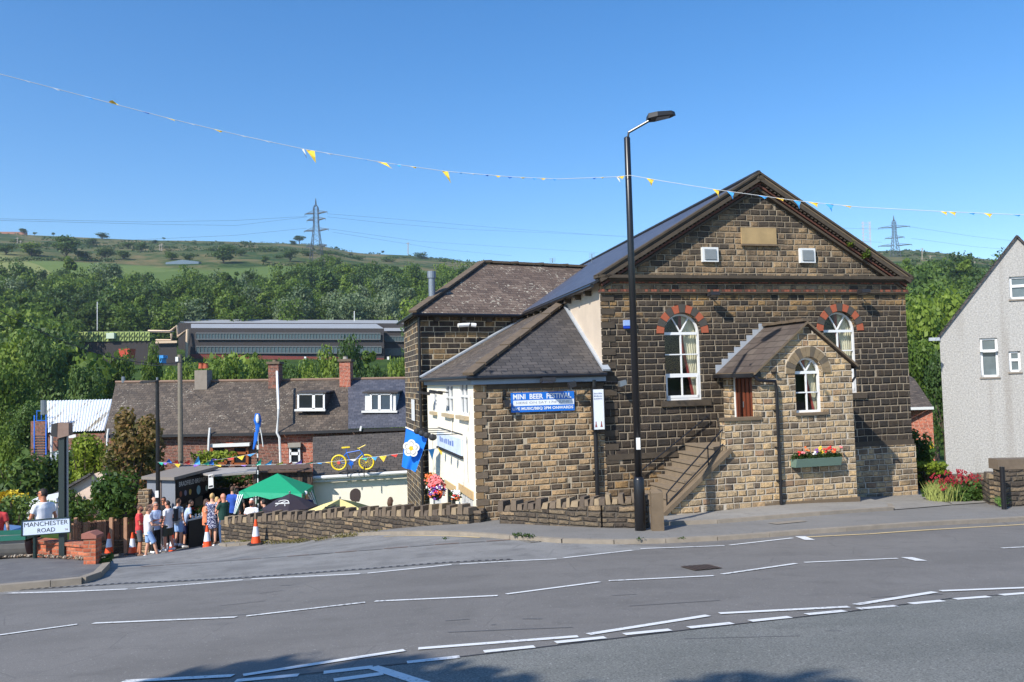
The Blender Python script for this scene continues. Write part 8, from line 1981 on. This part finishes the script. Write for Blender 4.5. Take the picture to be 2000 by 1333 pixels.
mb = MB(); mb.add([FX(348, 633, 14), FX(806, 634, 14), FX(806, 632, 18), FX(348, 631, 18)], [[0, 1, 2, 3]]); mb.add([(FX(348, 633, 14).x, FX(348, 633, 14).y, zfb), (FX(806, 634, 14).x, FX(806, 634, 14).y, zfb), FX(806, 632, 14), FX(348, 631, 14)], [[0, 1, 2, 3]]); mb.build('upper_wall', m_fd, r)
def glz(x0, x1, y0, y1, n, d0=-.4):
    mb = MB()
    mb.add([FX(x0, y1, d0), FX(x1, y1 + .3, d0), FX(x1, y0 + .3, d0), FX(x0, y0, d0)], [[0, 1, 2, 3]], 0)
    for k in range(n + 1): x = x0 + (x1 - x0) * k / n; mb.bar(FX(x, y1, d0 - .1), FX(x, y0, d0 - .1), .12, .1, up=(0, 1, 0), m=1)
    mb.bar(FX(x0, y0, d0 - .12), FX(x1, y0 + .3, d0 - .12), .1, .25, m=1); mb.bar(FX(x0, y1, d0 - .12), FX(x1, y1 + .3, d0 - .12), .1, .25, m=1)
    mb.build('glazing', [m_fg, plain('glazing_bar', srgb(92, 96, 98), .7)], r)
glz(383, 743, 651, 663, 60); glz(383, 745, 677, 690, 50); glz(752, 800, 657, 667, 9, 5.6); glz(752, 800, 681, 694, 8, 5.6)
mb = MB(); mb.add([FX(373, 712, -.5), FX(750, 712, -.5), FX(750, 700, -.5), FX(373, 692, -.5)], [[0, 1, 2, 3]]); mb.build('brick_base', plain('factory_brick', srgb(112, 52, 44), .85, var=.25, scale=.8), r)
mb = MB()
for x in (596, 626, 758): mb.add([FX(x - 2, 706, -.7), FX(x + 2, 706, -.7), FX(x + 2, 697, -.7), FX(x - 2, 697, -.7)], [[0, 1, 2, 3]])
mb.build('window', m_whitep, r)
mb = MB(); cp_ = [(290, 647, 4), (332, 648, 3), (346, 637, 2), (348, 658, 2), (366, 645, -1), (364, 700, -2)]
mb.tube([FX(*q) for q in cp_], .35, 6); mb.tube([FX(305, 665, 3), FX(335, 665, 2), (FX(335, 652, 2))], .3, 6); mb.build('pipe', plain('buff_pipe', srgb(206, 180, 150), .6), r)
# green annex
r = thing('factory_annex', (FX(220, 680, -15).x, FYd - 15, zfb), 'low annex with a green panelled upper wall left of the factory', 'factory')
A_ = lambda px, py, d=0: U(px, py, FYd - 15 + d)
mb = MB(); mb.add([A_(152, 668), A_(292, 666), A_(292, 648), A_(152, 648.5)], [[0, 1, 2, 3]], 0); p, q = A_(152, 668, .3), A_(345, 666, .3); mb.add([(p.x, p.y, zfb - 3), (q.x, q.y, zfb - 3), q, p], [[0, 1, 2, 3]], 1)
mb.add([A_(152, 648, 12), A_(340, 647, 12), A_(340, 649), A_(152, 648.5)], [[0, 1, 2, 3]], 1); mb.build('wall', [plain('olive_panel', srgb(150, 166, 92), .7, var=.1, scale=.3), m_fd], r)
mb = MB()
for k in range(14):
    x = 152 + 10 * k; mb.bar(A_(x, 668, -.1), A_(x, 648.5, -.1), .08, .1, up=(0, 1, 0))
    for y in (658, 667.5): mb.bar(A_(x + 2, y - 1, -.1), A_(x + 7, y - 8, -.1), .07, .1, up=(0, 1, 0))
mb.bar(A_(152, 658, -.1), A_(292, 658, -.1), .1, .08); mb.build('panel_joint', plain('olive_dark', srgb(70, 80, 48), .8), r)
mb = MB(); mb.box((A_(219, 655).x - .9, A_(219, 655).y - 1, A_(219, 662).z), (A_(219, 655).x + .9, A_(219, 655).y, A_(219, 651).z)); mb.build('wall_box', plain('pale_green_box', srgb(190, 204, 180), .6), r)
mb = MB(); mb.bar(A_(304, 669, -.4), A_(346, 668, -.4), .3, .5); mb.tube([A_(150, 700, -1), A_(150, 650, -1)], .4, 6); mb.build('pipe', plain('buff_pipe', srgb(206, 180, 150), .6), r)
# orange skip and blue container beside it
c = U(243, 691, 178); mb = MB(); mb.extr([(-3.2, -1.4), (2.6, -1.4), (3.4, 1.5), (-4, 1.5)], c.y, c.y + 3, pf=lambda a, b, d: (c.x + a * .32, d, c.z + b * .7)); mb.build('skip', plain('skip_orange', srgb(190, 72, 46), .5), None, lab='orange skip half hidden by trees under the green annex', cat='skip')
c = U(312, 702, 150); mb = MB(); mb.extr([(-.5, -1.0), (.5, -1.0), (.5, .2), (.9, .2), (.9, 1), (-.6, 1)], c.y, c.y + 2, pf=lambda a, b, d: (c.x + a * .7, d, c.z + b * .7)); mb.build('blue_container', plain('container_blue', srgb(60, 150, 220), .5), None, lab='small bright blue container between the trees left of the telegraph pole', cat='container')
# farm roofs on the hill
P = hp(370, 516, 300); mb = MB(); mb.extr([(-9, 0), (9, 0), (9, 1.2), (0, 2.4), (-9, 1.2)], P.y, P.y + 8, pf=lambda a, b, d: (P.x - 4 + a, d, P.z + b)); mb.build('farm_shed', plain('blue_shed', srgb(96, 116, 132), .5), None, lab='low blue roofed farm shed at the top of the wood', cat='shed')
P = hp(20, 455, 300) or U(20, 458, 830); mb = MB(); mb.extr([(-14, -2), (14, -2), (14, 2), (-14, 3)], P.y, P.y + 6, pf=lambda a, b, d: (P.x + a, d, P.z + b)); mb.build('stone_farm', plain('reddish_stone', srgb(150, 100, 76), .8, var=.3, scale=.2), None, lab='reddish stone farm wall on the skyline at the far left', cat='wall')

# ------------------------------------------------------------------ pylons, masts, poles, wires
m_pyl = plain('pylon_steel', srgb(84, 88, 94), .6, .3)
def pylon(px, top, base, Y, arms, lab, wpx=26, th=.26):
    b = U(px, base, Y); t_ = U(px, top, Y); r = thing('pylon', (b.x, b.y, b.z), lab, 'pylon'); H_ = t_.z - b.z; zz = lambda f: b.z + H_ * f
    w0 = wpx / F * Y / 2
    def wd(f): return w0 * (1 - f / .62) + w0 * .34 * (f / .62) if f < .62 else w0 * .34 * (1 - (f - .62) / .38 * (.12 if f < .9 else 1))
    lv = [0, .1, .2, .3, .38, .45, .52, .58, .64, .7, .76, .82, .87, .91]
    mb = MB()
    cs_ = lambda f: [Vector((b.x + a * wd(f), b.y + c_ * wd(f), zz(f))) for a, c_ in ((-1, -1), (1, -1), (1, 1), (-1, 1))]
    for f0, f1 in zip(lv, lv[1:]):
        A, B = cs_(f0), cs_(f1)
        for i in range(4):
            mb.bar(A[i], B[i], th, th); j = (i + 1) % 4; mb.bar(A[i], B[j], th * .55, th * .55); mb.bar(A[j], B[i], th * .55, th * .55)
    for p in cs_(.91): mb.bar(p, (b.x, b.y, zz(1)), th * .8, th * .8)
    mb.build('tower', m_pyl, r)
    for f, ln in arms:
        mb = MB()
        for s in (-1, 1):
            tip = Vector((b.x + s * ln / F * Y, b.y - s * 2.5, zz(f) + .3)); w = wd(f)
            for c_ in (-1, 1): mb.bar((b.x + s * w, b.y + c_ * w, zz(f)), tip, th * 1.5, th * 1.5); mb.bar((b.x + s * w, b.y + c_ * w, zz(f) + 1.6), tip, th * .6, th * .6)
            mb.bar(tip, tip - Vector((0, 0, 1.2)), th * .6, th * .6, up=(0, 1, 0))
        mb.build('cross_arm', m_pyl, r)
    return b, H_
b1, H1 = pylon(619, 388, 528, 480, [(.79, 24), (.55, 26), (.70, 20), (.33, 22)], 'tall lattice pylon on the left hillside above the factory', 27)
b2, H2 = pylon(1750, 421, 520, 620, [(.76, 28), (.40, 30), (.55, 16)], 'lattice pylon on the right hill behind the chapel roof', 18)
r = thing('radio_mast', U(1694, 520, 700), 'pale lattice radio mast left of the right hand pylon', 'mast'); mb = MB(); t_, b = U(1693, 433, 700), U(1695, 520, 700)
for dx in (-3, 3): mb.bar(b + Vector((dx, 0, 0)), t_ + Vector((dx, 0, 0)), .4, .4)
n = 14
for k in range(n):
    z0, z1 = b.z + (t_.z - b.z) * k / n, b.z + (t_.z - b.z) * (k + 1) / n; mb.bar((b.x - 3, b.y, z0), (b.x + 3, b.y, z1), .22, .22); mb.bar((b.x + 3, b.y, z0), (b.x - 3, b.y, z1), .22, .22)
    if k > 7: mb.box((b.x + 2.4, b.y - .3, z0), (b.x + 3.4, b.y, z1 - .6)); mb.box((b.x - 3.6, b.y - .3, z0 + .5), (b.x - 2.6, b.y, z1 - .6))
mb.build('lattice', plain('mast_white', srgb(186, 190, 200), .6), r)
def wires(name, segs, lab, rad_):
    mb = MB()
    for s in segs:
        P = [U(*q) for q in s]; Q = []
        for a, b in zip(P, P[1:]):
            for k in range(5): Q.append(a.lerp(b, k / 5))
        Q.append(P[-1]); mb.tube(Q, rad_, 4, cap=False)
    mb.build(name, plain('wire_grey', srgb(96, 110, 134), .6), None, lab=lab, cat='power lines')
wires('power_lines', [[(-40, 427, 330), (280, 434, 400), (460, 431, 440), (600, 423, 480)], [(-40, 430, 332), (280, 438, 402), (460, 441, 440), (600, 424, 480)], [(240, 470, 400), (460, 460, 440), (600, 446, 480)], [(640, 424, 480), (760, 437, 540), (900, 448, 600), (1230, 462, 760)], [(640, 418, 480), (780, 429, 540), (980, 446, 640), (1230, 464, 760)], [(640, 447, 480), (820, 472, 600), (1170, 494, 760)], [(650, 454, 480), (860, 487, 620), (1000, 500, 700)]], 'thin grey power lines strung across the sky from the left pylon', .055)
wires('power_lines', [[(1400, 440, 560), (1725, 448, 620)], [(1775, 443, 620), (1900, 462, 680), (2040, 478, 760)], [(1780, 466, 620), (1900, 482, 690), (2040, 494, 760)], [(1620, 468, 600), (1722, 474, 620)]], 'thin grey power lines on either side of the right hand pylon', .07)
m_pp = plain('pale_pole', srgb(160, 150, 136), .8)
for px, t0, b0, lab in ((34, 464, 486, 'pale double pole on the hill at the far left'), (40, 470, 488, 'shorter pale pole beside the far left double pole'), (316, 476, 520, 'pale double pole above the blue roofed shed'), (312, 478, 520, 'thin pole left of the double pole above the blue roofed shed'), (797, 474, 497, 'small pole with crossbar on the skyline above the flue'), (1801, 485, 520, 'thin pole on the right hill nearest the pylon'), (1817, 500, 528, 'middle thin pole on the right hill'), (1904, 510, 528, 'thin pole on the right hill near the house verge'), (190, 590, 646, 'thin white lamp column rising behind the green annex'), (692, 608, 628, 'thin lamp column above the factory roof')):
    Y = 215 if b0 > 600 else 560; a, b = U(px, b0, Y), U(px, t0, Y); mb = MB(); mb.tube([a, b], .12 if Y < 300 else .3, 5)
    if Y > 300: mb.bar(b + Vector((-1.2, 0, -.6)), b + Vector((1.2, 0, -.6)), .25, .25)
    mb.build('utility_pole', m_pp if Y > 300 else m_whitep, None, lab=lab, cat='pole')
# aerials on the rear roof
for px, t0, b0 in ((1156, 496, 514), (1079, 505, 514)):
    a, b = U(px, b0, 33), U(px, t0, 33); mb = MB(); mb.tube([a, b], .012, 4)
    for k in range(4): mb.bar(b + Vector((-.12, 0, -.05 * k)), b + Vector((.12, 0, -.05 * k)), .01, .01)
    mb.build('roof_aerial', m_steel, None, lab='thin aerial on the rear roof ridge ' + ('beside the chapel roof' if px > 1100 else 'left of the taller aerial'), cat='aerial')

# ------------------------------------------------------------------ the air
mb = MB(); mb.box((-1560, -1560, -60), (1560, 1560, 300))
t = NT('summer_air'); v = t.n('ShaderNodeVolumePrincipled', i={'Density': .0002, 'Anisotropy': .3, 'Color': (.72, .86, 1.0, 1)}); t.t.links.new(v.outputs[0], t.out.inputs['Volume'])
mb.build('haze', t.m, None, kind='stuff')
SUN_E, SKY_E, EXPO = 4.9, .15, .42
# ------------------------------------------------------------------ light
saz, sel = math.radians(40), math.radians(40)
sd = bpy.data.lights.new('sun', 'SUN'); sd.energy = SUN_E; sd.angle = math.radians(.53); sd.color = (1.0, .95, .87)
so = bpy.data.objects.new('sun', sd); COL.objects.link(so)
dirv = Vector((math.sin(saz) * math.cos(sel), math.cos(saz) * math.cos(sel), -math.sin(sel)))
so.rotation_euler = dirv.to_track_quat('-Z', 'Y').to_euler()
w = bpy.data.worlds.new('World'); sc.world = w; w.use_nodes = True; nt = w.node_tree
sky = nt.nodes.new('ShaderNodeTexSky'); sky.sky_type = 'NISHITA'; sky.sun_disc = False
sky.sun_elevation = sel; sky.sun_rotation = math.radians(180) + saz
sky.air_density = 1.0; sky.dust_density = .3; sky.ozone_density = 2.2; sky.altitude = 200
bg = nt.nodes['Background']; bg.inputs[1].default_value = SKY_E; hs_n = nt.nodes.new('ShaderNodeHueSaturation'); hs_n.inputs['Saturation'].default_value = 1.36; hs_n.inputs['Hue'].default_value = .504; nt.links.new(sky.outputs[0], hs_n.inputs['Color']); nt.links.new(hs_n.outputs[0], bg.inputs[0])
sc.view_settings.view_transform = 'Standard'; sc.view_settings.look = 'None'; sc.view_settings.exposure = EXPO; sc.view_settings.gamma = 1
sc.cycles.max_bounces = 6; sc.cycles.transparent_max_bounces = 12; sc.cycles.diffuse_bounces = 3
sc.cycles.use_denoising = True
